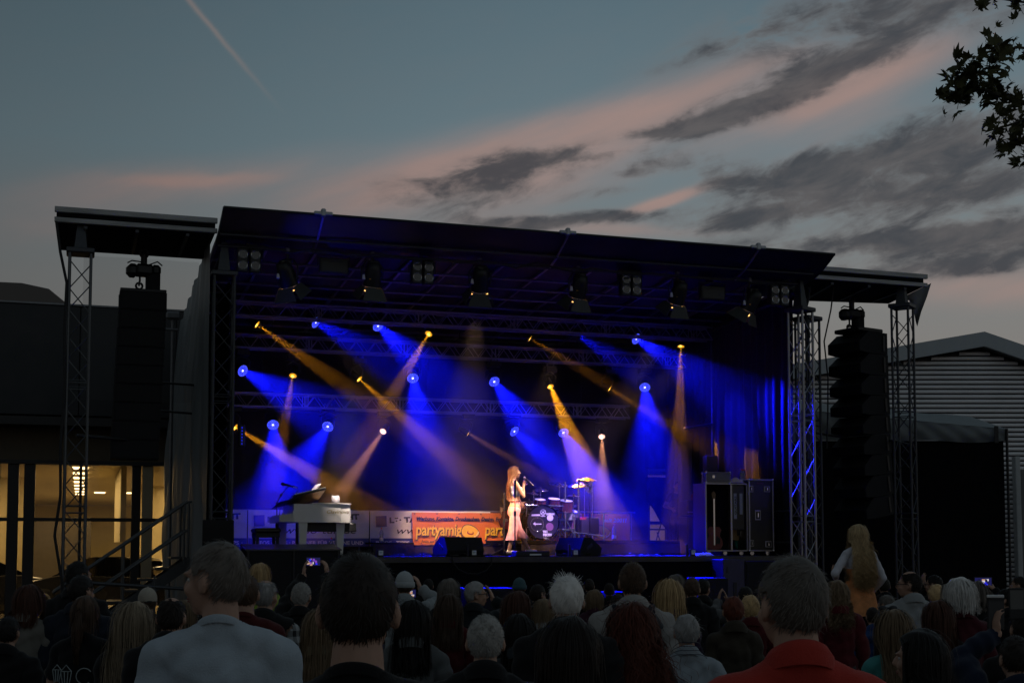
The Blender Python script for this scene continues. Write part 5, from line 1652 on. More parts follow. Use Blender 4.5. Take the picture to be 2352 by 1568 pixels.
def flight_cases():
    v = 1.0
    # upright guitar vault, open at the front; its left wall recedes
    zt = SZ(1720, 1101, v); zb = SZ(1720, 1264, v)
    uR0, uR1 = SU(1722, v), SU(1777, v)
    t = thing('flight_case', 'upright black flight case with metal corners beside the silver tower', 'flight case', (uR0, v, FLOOR), 0, 'upright flight cases on the right of the stage')
    w = uR1 - uR0; z0, z1 = zb - FLOOR, zt - FLOOR
    part('shell', MB().box((w / 2, .35, (z0 + z1) / 2), (w - .03, .68, z1 - z0 - .03)), CASE, t)
    case_edges(t, 0, w, 0, .7, z0, z1)
    def lid_hw(nm, x, z, ww, hh):
        q = part(nm, MB().box((x, -.004, z), (ww, .02, hh), bev=.008), EDGE, t)
        part('dish', MB().box((x, -.016, z), (ww * .7, .01, hh * .7), bev=.004), BLACKM, q)
        part('twist', MB().box((x, -.024, z), (ww * .2, .02, hh * .5), bev=.006), CHROME, q)
    lid_hw('handle', w * .75, z1 - .2, .15, .13); lid_hw('handle', w * .35, (z0 + z1) / 2, .14, .22); lid_hw('handle', w * .78, z0 + .14, .16, .14)
    lid_hw('butterfly_latch', .05, z1 - .2, .1, .14); lid_hw('butterfly_latch', .05, z0 + .16, .1, .14)
    part('brand_plate', MB().box((w * .45, -.012, z1 - .08), (.16, .008, .03), bev=.003), mat('dull_red_plate', (.10, .02, .03), .5), t)
    for x in (.1, w - .1):
        for y in (.1, .6):
            part('caster', MB().tube((x, y - .02, .05), (x, y + .02, .05), .048, n=12).box((x, y, .1), (.08, .09, .03)), CHROME if y < .3 else BLACKM, t)
    # the open vault left of it
    uA, uM = SU(1622, 1.05), SU(1681, 1.05)
    v2 = 1.05
    t = thing('flight_case', 'open black flight case holding guitars with two name strips on its post', 'flight case', (uA, v2, FLOOR), 0, 'upright flight cases on the right of the stage')
    w = uR0 - .03 - uA; zl = SZ(1622, 1110, v2) - FLOOR
    inner = mat('dark_case_lining', (.014, .010, .012), .9)
    part('back_panel', MB().box((w / 2, .62, (z0 + zl) / 2), (w, .03, zl - z0)), inner, t)
    part('side_panel', MB().box((.015, .31, (z0 + zl) / 2), (.03, .6, zl - z0)), CASE, t)
    part('side_panel', MB().box((w - .015, .31, (z0 + zl) / 2), (.03, .6, zl - z0)), CASE, t)
    part('top_panel', MB().box((w / 2, .31, zl), (w, .62, .03)), mat('case_top_laminate', (.05, .05, .055), .35), t)
    part('floor_panel', MB().box((w / 2, .31, z0), (w, .62, .03)), CASE, t)
    part('divider', MB().box((uM - uA, .05, (z0 + zl) / 2), (.04, .10, zl - z0)), EDGE, t)
    for x in (0, w): part('edge_profile', MB().box((x, -.005, (z0 + zl) / 2), (.035, .035, zl - z0), bev=.008), EDGE, t)
    for z in (z0, zl): part('edge_profile', MB().box((w / 2, -.006, z), (w, .033, .035), bev=.008), EDGE, t)
    for dx, hh in ((.10, .55), (.24, .45)):
        q = part('name_strip', MB().box((uM - uA + dx, .02, zl - .2 - hh / 2), (.07, .008, hh)), mat('white_tape_strip', (.32, .33, .34), .6), t)
    part('name_strip_panel', MB().box((uM - uA + .17, .04, zl - .5), (.30, .02, .95)), CASE, t)
    lettering('GUITARS', .06, BLACKM, t, (uM - uA + .125, .013, zl - .66), (0, 0, 1), (-1, 0, 0), .002, 0, .4)
    for x in (.1, w * .5, w - .1): part('caster', MB().tube((x, .08, .05), (x, .12, .05), .048, n=12).box((x, .1, .1), (.08, .09, .03)), CHROME, t)
    g0 = FLOOR + z0 + .02
    guitar(t, uA + .36, v2 + .34, g0, mat('dark_red_guitar', (.16, .01, .012), .25), R(-14), 'dark red guitar in the left bay of the open flight case')
    guitar(t, uM + .30, v2 + .34, g0 + .2, mat('pale_wood_guitar', (.42, .27, .12), .3), R(10), 'pale wooden guitar in the right bay of the open flight case')
    guitar(t, uM + .46, v2 + .44, g0, mat('teal_guitar', (.02, .22, .17), .25), R(16), 'teal guitar behind the pale wooden one in the open flight case')
    # things on top
    tz = FLOOR + zl + .016
    q = thing('metal_case', 'small silver edged case lying on top of the open flight case', 'case', (SU(1645, 1.35), 1.32, tz), R(-14), None)
    part('body', MB().box((0, 0, .12), (.5, .36, .21)), mat('grey_violet_case', (.13, .12, .16), .35), q)
    case_edges(q, -.26, .26, -.19, .19, .014, .23, .022)
    part('latch', MB().box((-.1, -.20, .14), (.05, .02, .06)), CHROME, q)
    q = thing('cloth_bundle', 'crumpled pale cap and cloth on top of the open flight case', 'cloth', (SU(1686, 1.3), 1.25, tz), 0)
    part('cloth', MB().grid([[(x, y, .13 * math.exp(-((x / .17) ** 2 + (y / .12) ** 2)) + .018 * math.sin(x * 22 + y * 17) * math.exp(-((x / .2) ** 2 + (y / .16) ** 2)) + .004) for x in np.linspace(-.24, .24, 18)] for y in np.linspace(-.17, .17, 12)]), mat('pale_cloth', (.6, .5, .5), .8), q)
    bottle('left water bottle of the pair on the open flight case', SU(1704, 1.3), 1.28, tz, 1.15)
    bottle('right water bottle of the pair on the open flight case', SU(1712, 1.3), 1.34, tz, 1.15)


flight_cases()

# rear gap on the right: gate, posts, stacked gear
u12 = 11.3
for px, w, z1, lab in ((1575, .30, 4.4, 'broad grey post at the rear right of the stage'), (1633, .30, 3.95, 'shorter grey post behind the open flight case')):
    solo('grey_post', MB().box((0, 0, z1 / 2), (w, .22, z1), bev=.02), mat('grey_concrete_post', (.07, .066, .062), .85, 0, .15, 4, .2, 30), lab, 'post', (11.78, su_side(px, 11.78), 0))
solo('pole', MB().tube((0, 0, FLOOR), (0, 0, 6.7), .035), STEEL, 'thin upright pole rising above the shorter grey post', 'pole', (11.92, su_side(1629, 11.92) - .25, 0))
solo('diagonal_brace', MB().tube((-.1, 0, -.14), (.72, .1, .0), .03), STEEL, 'short slanted tube fixed to the thin upright pole', 'pipe', (11.2, su_side(1629, 11.92) - .35, 4.72))
g = thing('folding_frame', 'black folding frame standing in the lit rear gap', 'frame', (SU(1511, 6.9), 6.9, FLOOR))
x0, x1 = SU(1491, 6.9) - SU(1511, 6.9), SU(1529, 6.9) - SU(1511, 6.9)
for x in (x0, x1): part('post', MB().tube((x, 0, 0), (x, 0, 1.5), .024), BLACKM, g)
for z in (.62, 1.25): part('rail', MB().tube((x0, 0, z), (x1, 0, z), .02), BLACKM, g)
part('diagonal', MB().tube((x0 + .1, .03, 0), (x1, .03, 1.1), .016), BLACKM, g); part('diagonal', MB().tube((x1, .05, 0), (0, .05, .55), .016), BLACKM, g)
xa_, xb_ = SU(1486, 6.75), SU(1534, 6.75); zt_, z_l, z_r = SZ(1500, 1095, 6.75), SZ(1490, 1148, 6.75), SZ(1531, 1222, 6.75)
bc = MB().grid([[(xa_ + (xb_ - xa_) * q - SU(1511, 6.9), .04 * math.sin(q * 9 + f * 2), zt_ * (1 - f) + f * (z_l + (z_r - z_l) * q) - FLOOR + .25) for q in np.linspace(0, 1, 12)] for f in np.linspace(0, 1, 8)])
solo('pulled_back_cloth', bc, DRAPE, 'black cloth pulled aside over the lit rear gap', 'curtain', (SU(1511, 6.9), 6.75, FLOOR - .25))
solo('corner_cloth', drape(0, 1.5, 0, 4.2, .04, .4, 61), DRAPE, 'black cloth hanging above the lit rear gap', 'curtain', (SU(1483, 7.0), 7.0, FLOOR + 2.35 - .15))
k = thing('keyboard_stack', 'dark keyboard and rack gear stacked behind the grey post', 'equipment', (SU(1600, 4.2), 4.2, FLOOR))
part('rack_case', MB().box((0, 0, .45), (.7, .5, .9), bev=.02), CASE, k)
part('upper_case', MB().box((.02, 0, 1.1), (.72, .45, .36), bev=.02), CASE, k)
part('lid_line', MB().box((.02, -.23, 1.0), (.7, .012, .02)), EDGE, k)
part('label', MB().box((-.05, -.257, .86), (.12, .004, .05)), mat('white_paper_tag', (.72, .76, .72), .6), k)
for x in (-.12, .18): part('red_lamp', MB().lathe([(0, .16), (.03, .15), (.04, 0)], (x, -.05, 1.28), n=10), mat('red_translucent_cap', (.3, .03, .015), .3), k)
rg = thing('guard_rail', 'blue lit guard rail behind the upright flight case', 'rail', (0, 0, FLOOR))
for z in (.95, .28): part('rail', MB().tube((12.0, .4, z), (12.0, 3.4, z), .024), TUBEG, rg)
for vv in (.45, 1.9, 3.35): part('post', MB().tube((12.0, vv, 0), (12.0, vv, 1.0), .024), TUBEG, rg)
q = thing('covered_gear', 'rounded black covered gear beside the upright flight case', 'equipment', (11.65, 2.6, FLOOR))
part('cover', MB().grid([[(.36 * math.cos(a) * r_, .36 * math.sin(a) * r_, z) for a in np.linspace(0, 6.283, 19)] for r_, z in ((1.15, 0), (1.1, .5), (1.05, 1.0), (.95, 1.3), (.6, 1.45), (.05, 1.5))]), DRAPE, q)
# ============================================================ people
HB = 1.78                                             # height of the base figure


def cap_mesh(mb, a, b, ra, rb, n=10):
    a, b = Vector(a), Vector(b); L = (b - a).length
    pr = [(ra * math.sin(t), -ra * math.cos(t)) for t in np.linspace(0.02, math.pi / 2, 5)]
    pr += [(rb * math.cos(t), L + rb * math.sin(t)) for t in np.linspace(0, math.pi / 2 - .02, 5)]
    mb.lathe(pr, a, (b - a), n, True, True)


class Fig:
    def __init__(s): s.p = []
    def cap(s, lab, a, b, ra, rb=None): s.p.append((lab, 'c', Vector(a), Vector(b), ra, ra if rb is None else rb)); return s
    def ell(s, lab, c, r, M=None): s.p.append((lab, 'e', Vector(c), tuple(r), M if M else Matrix.Identity(3))); return s
    def mesh(s):
        mb = MB()
        for q in s.p:
            if q[1] == 'c': cap_mesh(mb, *q[2:])
            else: mb.ell(q[2], q[3], q[4], 14, 10)
        return mb
    def labels(s, V):
        best = np.full(len(V), 1e9); lab = np.zeros(len(V), int); par = np.zeros(len(V))
        for q in s.p:
            if q[1] == 'c':
                a, b = np.array(q[2]), np.array(q[3]); d = b - a; L2 = max(d @ d, 1e-9)
                t = np.clip(((V - a) @ d) / L2, 0, 1)
                ds = np.linalg.norm(V - a - t[:, None] * d, axis=1) - (q[4] + (q[5] - q[4]) * t)
            else:
                M = np.array(q[4]); loc = (V - np.array(q[2])) @ M
                k = np.linalg.norm(loc / np.array(q[3]), axis=1); ds = (k - 1) * min(q[3]); t = np.zeros(len(V))
            m = ds < best
            best[m] = ds[m]; lab[m] = q[0]; par[m] = t[m]
        return lab, par


def remesh(mb, voxel, it=4):
    o = bpy.data.objects.new('t', mb.mesh('t')); COL.objects.link(o)
    r = o.modifiers.new('r', 'REMESH'); r.mode = 'VOXEL'; r.voxel_size = voxel
    q = o.modifiers.new('s', 'SMOOTH'); q.factor = .5; q.iterations = it
    dg = bpy.context.evaluated_depsgraph_get(); dg.update()
    me = bpy.data.meshes.new_from_object(o.evaluated_get(dg))
    old = o.data
    bpy.data.objects.remove(o); bpy.data.meshes.remove(old)
    V = np.empty(len(me.vertices) * 3, np.float32); me.vertices.foreach_get('co', V); V = V.reshape(-1, 3).astype(float)
    N = np.empty(len(me.vertices) * 3, np.float32); me.vertex_normals.foreach_get('vector', N); N = N.reshape(-1, 3).astype(float)
    Q = np.empty(len(me.loops), np.int32); me.loops.foreach_get('vertex_index', Q)
    Q = Q.reshape(-1, 4)
    bpy.data.meshes.remove(me)
    return V, N, Q


def submesh(name, V, Q, keep):
    Qk = Q[keep]; u, inv = np.unique(Qk, return_inverse=True)
    return np_mesh(name, V[u], inv.reshape(Qk.shape))


HEAD, NECK, TOR, UAL, FAL, HAL, UAR, FAR, HAR, LEG, FOOT = range(11)
PIV = Vector((0, -.02, HB - .245))
CRA = Vector((0, -.008, HB - .100)); CR = np.array((.078, .098, .100))


def head_rot(yaw, pitch, roll=0): return Matrix.Rotation(R(yaw), 3, 'Z') @ Matrix.Rotation(R(pitch), 3, 'X') @ Matrix.Rotation(R(roll), 3, 'Y')


def add_head(f, Rm, sex):
    def T(p): return PIV + Rm @ (Vector(p) - PIV)
    j = 1.0 if sex == 'm' else .93
    f.ell(HEAD, T(CRA), CR, Rm)
    f.ell(HEAD, T((0, .028, HB - .150)), (.060 * j, .074, .082), Rm)
    f.ell(HEAD, T((0, .030, HB - .185)), (.050 * j, .058, .046), Rm)
    f.cap(HEAD, T((0, .070, HB - .212)), T((0, .072, HB - .208)), .020 * j)
    f.cap(HEAD, T((0, .098, HB - .105)), T((0, .118, HB - .142)), .009, .013)
    f.ell(HEAD, T((0, .112, HB - .148)), (.016, .013, .010), Rm)
    f.ell(HEAD, T((0, .094, HB - .176)), (.022, .012, .009), Rm)
    f.ell(HEAD, T((0, .092, HB - .188)), (.019, .012, .009), Rm)
    for sx in (-1, 1):
        f.ell(HEAD, T((sx * .034, .086, HB - .098)), (.024, .013, .009), Rm)
        f.ell(HEAD, T((sx * .040, .070, HB - .150)), (.022, .022, .022), Rm)
        E = Rm @ Matrix.Rotation(R(sx * 22), 3, 'Z') @ Matrix.Rotation(R(-10), 3, 'X')
        f.ell(HEAD, T((sx * .082, -.012, HB - .128)), (.010, .020, .032), E)
        f.ell(HEAD, T((sx * .079, -.004, HB - .150)), (.010, .012, .014), E)
    return T


def arm_ik(S, T_, out, l1=.29, l2=.265):
    S, T_ = Vector(S), Vector(T_); d = T_ - S; D = min(d.length, l1 + l2 - .004); d.normalize()
    T_ = S + d * D
    a = (l1 * l1 - l2 * l2 + D * D) / (2 * D); h = math.sqrt(max(l1 * l1 - a * a, 0))
    o = Vector(out); o = (o - d * o.dot(d)).normalized()
    return S + d * a + o * h, T_


def add_hand(f, lab, W, fd, pn, curl=25, thumb=1, k=1.0, spread=.02):
    fd, pn = Vector(fd).normalized(), Vector(pn).normalized(); pn = (pn - fd * pn.dot(fd)).normalized(); sd = fd.cross(pn)
    M = Matrix((sd, fd, pn)).transposed()
    f.ell(lab, W + fd * .045 * k, (.040 * k, .052 * k, .016 * k), M)
    lens = (.072, .082, .078, .062)
    for i in range(4):
        o = (i - 1.5) * .0205 * k * thumb
        p = W + fd * (.085 - .006 * abs(i - 1.3)) * k + sd * -o
        q0 = fd - sd * (i - 1.5) * spread * thumb * 4; q0.normalize()
        ang = 0
        for sgm, fr in enumerate((.42, .32, .26)):
            ang += R(curl) * (1 if sgm else .7)
            q = q0 * math.cos(ang) + pn * math.sin(ang)
            e = p + q * lens[i] * fr * k
            f.cap(lab, p, e, (.0095 - .001 * sgm) * k, (.0088 - .001 * sgm) * k); p = e
    p = W + fd * .022 * k + sd * .032 * thumb * k
    e = p + (sd * thumb * .75 + fd * .7 + pn * .25).normalized() * .042 * k
    f.cap(lab, p, e, .013 * k, .0105 * k); f.cap(lab, e, e + (fd * .9 + sd * thumb * .25 + pn * .3).normalized() * .032 * k, .0105 * k, .0085 * k)


def figure(sex='m', yaw=0, pitch=0, arms=None, legs=None, lean=0.0, roll=0):
    """arms: {'L': (target, elbow-out, finger dir, palm normal, curl)}"""
    f = Fig(); Rm = head_rot(yaw, pitch, roll)
    T = add_head(f, Rm, sex)
    m = sex == 'm'
    w = 1.0 if m else .86
    f.cap(NECK, T((0, -.02, HB - .205)), (0, -.035, HB - .30), .057 if m else .048, .064 if m else .054)
    for sx in (-1, 1):
        f.cap(TOR, (sx * .045, -.045, HB - .295), (sx * .165 * w, -.03, HB - .352), .046, .054)
    f.ell(TOR, (0, -.02, HB - .43), (.175 * w, .112, .15))
    f.ell(TOR, (0, -.005, HB - .52), (.158 * w, .118, .17))
    if not m:
        for sx in (-1, 1): f.ell(TOR, (sx * .07, .085, HB - .48), (.062, .055, .062))
    f.ell(TOR, (0, 0, HB - .68), (.150 * (w if m else .80), .108, .17))
    f.ell(TOR, (0, -.01, HB - .84), (.168 * (1 if m else .98), .118, .14))
    arms = arms or {}
    for sx, k, ua, fa, ha in ((-1, 'L', UAL, FAL, HAL), (1, 'R', UAR, FAR, HAR)):
        S = Vector((sx * .185 * w, -.025, HB - .365))
        a = arms.get(k)
        if a is None: a = ((sx * .25 * w, .04, HB - .90), (sx * .35, -1, 0), (0, .15, -1), (-sx, 0, 0), 22)
        up = max(0, min(1, (a[0][2] - (HB - .5)) / .5))
        S = S + Vector((0, .02 * up, .035 * up))
        E, W = arm_ik(S, a[0], a[1])
        f.cap(ua, S, E, .056 if m else .047, .043 if m else .036)
        f.cap(fa, E, W, .043 if m else .035, .029 if m else .025)
        add_hand(f, ha, W, a[2], a[3], a[4], a[5] if len(a) > 5 else sx)
    lg = legs or {}
    for sx, k in ((-1, 'L'), (1, 'R')):
        hip, kn, an = lg.get(k, ((sx * .088, -.01, HB * .50), (sx * .095, .015, HB * .275), (sx * .10, -.025, .085)))
        f.cap(LEG, hip, kn, .090, .058); f.cap(LEG, kn, an, .057, .036)
        an = Vector(an)
        f.ell(FOOT, an + Vector((0, .065, -.045)), (.043, .125, .038)); f.ell(FOOT, an + Vector((0, -.01, -.04)), (.036, .045, .045))
    return f, Rm, T


BODY = {}


def get_body(key, voxel, **kw):
    kk = (key, voxel)
    if kk not in BODY:
        f, Rm, T = figure(**kw)
        V, N, Q = remesh(f.mesh(), voxel)
        lab, par = f.labels(V)
        me = np_mesh('body', V, Q)
        BODY[kk] = dict(V=V, N=N, Q=Q, lab=lab, par=par, Rm=Rm, T=T, me=me, cl={}, key=kk)
    return BODY[kk]


def wr(V, a=.004, sd=0.0):
    x, y, z = V[:, 0], V[:, 1], V[:, 2]
    return a * (np.sin(z * 31 + x * 17 + sd) + .7 * np.sin(z * 57 - x * 29 + y * 23 + 1 + sd) + .6 * np.sin(x * 71 + z * 13 + y * 41 + 2 * sd))


def neckline(V, hgt): return HB - .268 + hgt - np.clip((V[:, 1] + .035) * .55, -.05, .09)


def garment(b, kind):
    if kind in b['cl']: return b['cl'][kind]
    V, N, Q, lab, par = b['V'], b['N'], b['Q'], b['lab'], b['par']
    isT = (lab == TOR) | ((lab == NECK))
    ua = (lab == UAL) | (lab == UAR); fa = (lab == FAL) | (lab == FAR)
    off, hgt = .010, 0.0
    if kind == 'tee': ok = isT | (ua & (par < .62)); off = .011
    elif kind == 'polo': ok = isT | (ua & (par < .65)); off = .012; hgt = .004
    elif kind in ('jacket', 'coat'): ok = isT | ua | (fa & (par < .93)); off = .024; hgt = .012
    elif kind == 'shirt': ok = isT | ua | (fa & (par < .93)); off = .014; hgt = .006
    elif kind == 'vest': ok = isT; off = .03; hgt = .01
    elif kind == 'sleeve_l': ok = (lab == UAL) | ((lab == FAL) & (par < .93)); off = .018
    elif kind == 'sleeve_r': ok = (lab == UAR) | ((lab == FAR) & (par < .93)); off = .018
    elif kind == 'crop': ok = (isT) & (V[:, 2] > HB - .60) & (V[:, 2] < HB - .40) ; off = .007
    elif kind == 'cardigan': ok = (isT & (V[:, 2] > HB - .52)) | ua | (fa & (par < .95)); off = .012
    elif kind == 'dress_top': ok = isT & (V[:, 2] < HB - .42); off = .010
    elif kind == 'trousers': ok = ((lab == LEG)) | ((lab == TOR) & (V[:, 2] < HB - .78)); off = .012
    elif kind == 'shoes': ok = lab == FOOT; off = .008
    else: ok = isT
    zl = neckline(V, hgt)
    if kind not in ('trousers', 'shoes', 'sleeve_l', 'sleeve_r', 'crop', 'dress_top'):
        r = np.hypot(V[:, 0], V[:, 1] + .035)
        above = (V[:, 2] > zl) & (r < .15)
        keep = ok[Q].all(1) & (~above[Q]).any(1)
    else:
        above = np.zeros(len(V), bool); keep = ok[Q].all(1)
    amp = {'tee': .0035, 'polo': .003, 'jacket': .006, 'coat': .006, 'shirt': .005, 'trousers': .004}.get(kind, .003)
    W = V + N * off
    if kind in ('tee', 'polo', 'shirt', 'jacket', 'coat', 'vest'):
        # cloth bridges the hollows of the back: relax it, keeping it outside the body
        E = np.vstack((Q[:, [0, 1]], Q[:, [1, 2]], Q[:, [2, 3]], Q[:, [3, 0]]))
        deg = np.bincount(E.ravel(), minlength=len(V))[:, None]
        for _ in range(26):
            S = np.zeros_like(W)
            for c in range(3): S[:, c] = np.bincount(E[:, 0], W[E[:, 1], c], len(V)) + np.bincount(E[:, 1], W[E[:, 0], c], len(V))
            L = S / np.maximum(deg, 1) - W
            out = np.maximum((L * N).sum(1), -.00005)
            W[isT] += (L + N * (out - (L * N).sum(1))[:, None])[isT] * .6
        k1 = np.clip(.42 - np.abs(V[:, 2] - (HB - .55)), 0, .3) / .3
        ax = np.abs(V[:, 0]); zz = V[:, 2] - HB
        q1 = zz * 21 + ax * 34 + 1.2 * np.sin(V[:, 0] * 7 + zz * 5); q2 = zz * 39 - ax * 30 + 1.7 * np.sin(V[:, 0] * 11 - zz * 8)
        fold = .0065 * np.maximum(np.sin(q1), 0) ** 2 + .0045 * np.maximum(np.sin(q2), 0) ** 3
        W += N * (fold * k1)[:, None]
    W = W + N * wr(V, amp, len(kind))[:, None]
    W[above, 2] = zl[above] + .004
    if kind in ('tee', 'polo', 'shirt', 'jacket', 'coat', 'vest'):
        # cloth hangs straight from chest and shoulder blades instead of hugging the waist
        low = isT & (V[:, 2] < HB - .50)
        k = np.clip((HB - .50 - V[:, 2]) / .25, 0, 1) * (.022 if kind in ('tee', 'polo') else .03)
        W[low] += (N * np.array((1, 1, 0)))[low] * k[low][:, None]
    me = submesh(kind, W, Q, keep)
    b['cl'][kind] = me
    return me


def collar_mesh(kind, b):
    key = 'collar_' + kind
    if key in b['cl']: return b['cl'][key]
    spec = {'tee': (.069, .014, -.014, .001, .004), 'polo': (.070, .034, -.010, .008, .010), 'shirt': (.070, .036, -.008, .008, .009), 'jacket': (.078, .045, -.016, .012, .014), 'coat': (.080, .05, -.016, .014, .016), 'vest': (.078, .04, -.016, .012, .014)}[kind]
    r, h, z0, flare, tk = spec
    P = []
    for f, dr in ((-.9, .004), (.5, flare * .4), (1, 0), (.96, tk * .5), (.4, tk + flare), (-.75, tk + flare * 1.5)):
        row = []
        for i in range(33):
            a = 2 * math.pi * i / 32; x, y = r * 1.02 * math.cos(a), r * math.sin(a)
            z = HB - .262 + z0 + h * f - max(-.05, min(.09, (y) * .62))
            row.append(((x) * (1 + dr / r), -.035 + y * (1 + dr / r), z))
        P.append(row)
    b['cl'][key] = MB().grid(P).mesh('collar')
    return b['cl'][key]


# ---------------------------------------------------------------- hair
WHORL = np.array((.1, -.55, .83))


def scalp(d, style):
    x, y, z = d[:, 0], d[:, 1], d[:, 2]
    ok = (y < .42 + .52 * z) & (z > -.78) & ~((z < -.05) & (y > .05 + .5 * z))
    ok &= ~((np.abs(x) > .8) & (z < -.12) & (z > -.62) & (np.abs(y) < .22) & (style not in ('long', 'bob', 'curly', 'wavy')))
    if style in ('bald', 'balding'):
        c = np.array((0, .10, .995)); ok &= (d @ c) < (.55 if style == 'bald' else .80)
    return ok


def fib(n, seed):
    g = np.random.default_rng(seed); v = g.normal(size=(n, 3)); return v / np.linalg.norm(v, axis=1)[:, None]


def nrm(a): return a / np.maximum(np.linalg.norm(a, axis=-1, keepdims=True), 1e-9)


def strands(style, N, L, w, seed, K=7, len_z=.45, vol=1.0, wave=0.0, part_x=0.0, pull=False):
    """hair ribbons in head space (before turning the head); returns verts, quads"""
    g = np.random.default_rng(seed)
    d = fib(int(N * 2.6), seed); d = d[scalp(d, style)][:N]; n = len(d)
    C = np.array(CRA)
    pos = d * CR * 1.0
    wh = nrm(np.array((.25, -.6, .76)) if style in ('short', 'balding', 'bald', 'spiky') else np.array((part_x, .15, .985)))
    flow = nrm(d - wh * (d @ wh)[:, None] * 1.0 + 1e-3)
    flow = nrm(flow - d * (flow * d).sum(1)[:, None]) * 1.0
    # away from the whorl
    fl = nrm(d * (d @ wh)[:, None] - wh)
    Ls = L * g.uniform(.65, 1.2, n)
    P = np.zeros((n, K, 3)); P[:, 0] = pos
    lift0 = {'short': .55, 'spiky': .5, 'balding': .35, 'bald': .35, 'long': .25, 'wavy': .3, 'bob': .35, 'curly': .8, 'pony': .1, 'messy': .8}[style] * g.uniform(.5, 1.4, n)
    jit = g.normal(size=(n, 3)) * {'short': .22, 'spiky': .22, 'messy': .45, 'curly': .5}.get(style, .10)
    fly = g.uniform(size=n) < .05
    lift0[fly] *= 2.2; jit[fly] *= 2.5
    off = g.uniform(.03, .30 if style in ('bob', 'wavy', 'long', 'curly') else .12, n) * vol
    loc_ph = np.floor(np.arctan2(d[:, 0], -d[:, 1]) * 3.2) * 1.9 + np.floor(d[:, 2] * 1.6) * .8 + g.normal(size=n) * .22
    zmin = -len_z + g.normal(size=n) * (.07 if style in ('wavy', 'curly') else .012 if style == 'bob' else .025)
    for k in range(1, K):
        p = P[:, k - 1]; q = nrm(p / (CR * CR))
        if style in ('long', 'wavy', 'bob', 'curly', 'pony'):
            t = fl - q * (fl * q).sum(1)[:, None]
            down = np.array((0, 0, -1.0)) - q * (-q[:, 2])[:, None] * (p[:, 2] > -.03)[:, None]
            a = np.clip(k / 3.0, 0, 1)
            dr = nrm(nrm(t) * (1 - a) + down * (.25 + a) + q * (lift0 * (.5 if k == 1 else .05))[:, None] + jit * .35)
        else:
            t = nrm(fl - q * (fl * q).sum(1)[:, None])
            if style == 'spiky': t = t * 1.0 + np.array((0, .05, 1.0)) * np.clip(d[:, 2] - .35, 0, 1)[:, None] * 1.3 - np.array((0, 0, .3)) * np.clip(.3 - d[:, 2], 0, 1)[:, None]
            dr = nrm(t + q * (lift0 / (1 + .6 * k))[:, None] + jit)
        p = p + dr * (Ls / (K - 1))[:, None]
        e = CR * (1.02 + off * min(1, k / 3))[:, None]
        r = np.linalg.norm(p / e, axis=1); ins = (r < 1) & (p[:, 2] > -.10)
        p[ins] = p[ins] / r[ins][:, None]
        if style in ('long', 'wavy', 'bob', 'curly'):
            # drape over neck, shoulders and back
            low = p[:, 2] < -.10
            back = low & (d[:, 1] < .25)
            lim = -.062 - .062 * np.clip((-.12 - p[:, 2]) / .14, 0, 1) - off * .10
            p[back, 1] = np.minimum(p[back, 1], np.where(np.abs(p[back, 0]) < .17, lim[back], p[back, 1]))
            face_z = (p[:, 2] < .06) & (p[:, 2] > -.20)
            p[face_z, 1] = np.minimum(p[face_z, 1], .030 + off[face_z] * .05)
            nar = face_z & (p[:, 1] > -.03) & (np.abs(p[:, 0]) < .082)
            p[nar, 0] = np.sign(d[nar, 0] + 1e-6) * (.082 + off[nar] * .05)
            if style == 'bob': p[low, 0] *= .985
            if pull:
                lw = p[:, 2] < -.09; p[lw, 1] = np.minimum(p[lw, 1], -.055 - .04 * np.clip(-.09 - p[lw, 2], 0, 1)); p[lw, 0] = np.clip(p[lw, 0], -.11, .10)
            stop = p[:, 2] < zmin
            p[stop] = P[stop, k - 1] + np.array((0, 0, -.0015))
        P[:, k] = p
    if wave:
        kk = np.arange(K)[None, :] / (K - 1)
        ph = loc_ph[:, None] + kk * wave[1]
        am = wave[0] * np.clip(kk * 1.6 - .25, 0, 1)
        P[:, :, 0] += am * np.sin(ph); P[:, :, 1] -= np.abs(am * np.cos(ph) * .8)
    P = P + C
    # ribbons
    T = np.gradient(P, axis=1); T = nrm(T)
    out = nrm(P - C - np.array((0, 0, -.05)))
    S = nrm(np.cross(T, out) + g.normal(size=(n, 1, 3)) * .18)
    tp = np.linspace(1, .25 if style in ('short', 'spiky', 'messy', 'bald', 'balding') else .55, K)[None, :, None]
    A = P - S * w * .5 * tp; B = P + S * w * .5 * tp
    V = np.stack((A, B), 2).reshape(-1, 3)
    base = (np.arange(n) * K * 2)[:, None]; k = np.arange(K - 1)[None, :]
    i0 = base + k * 2
    Q = np.stack((i0, i0 + 1, i0 + 3, i0 + 2), -1).reshape(-1, 4)
    return V, Q


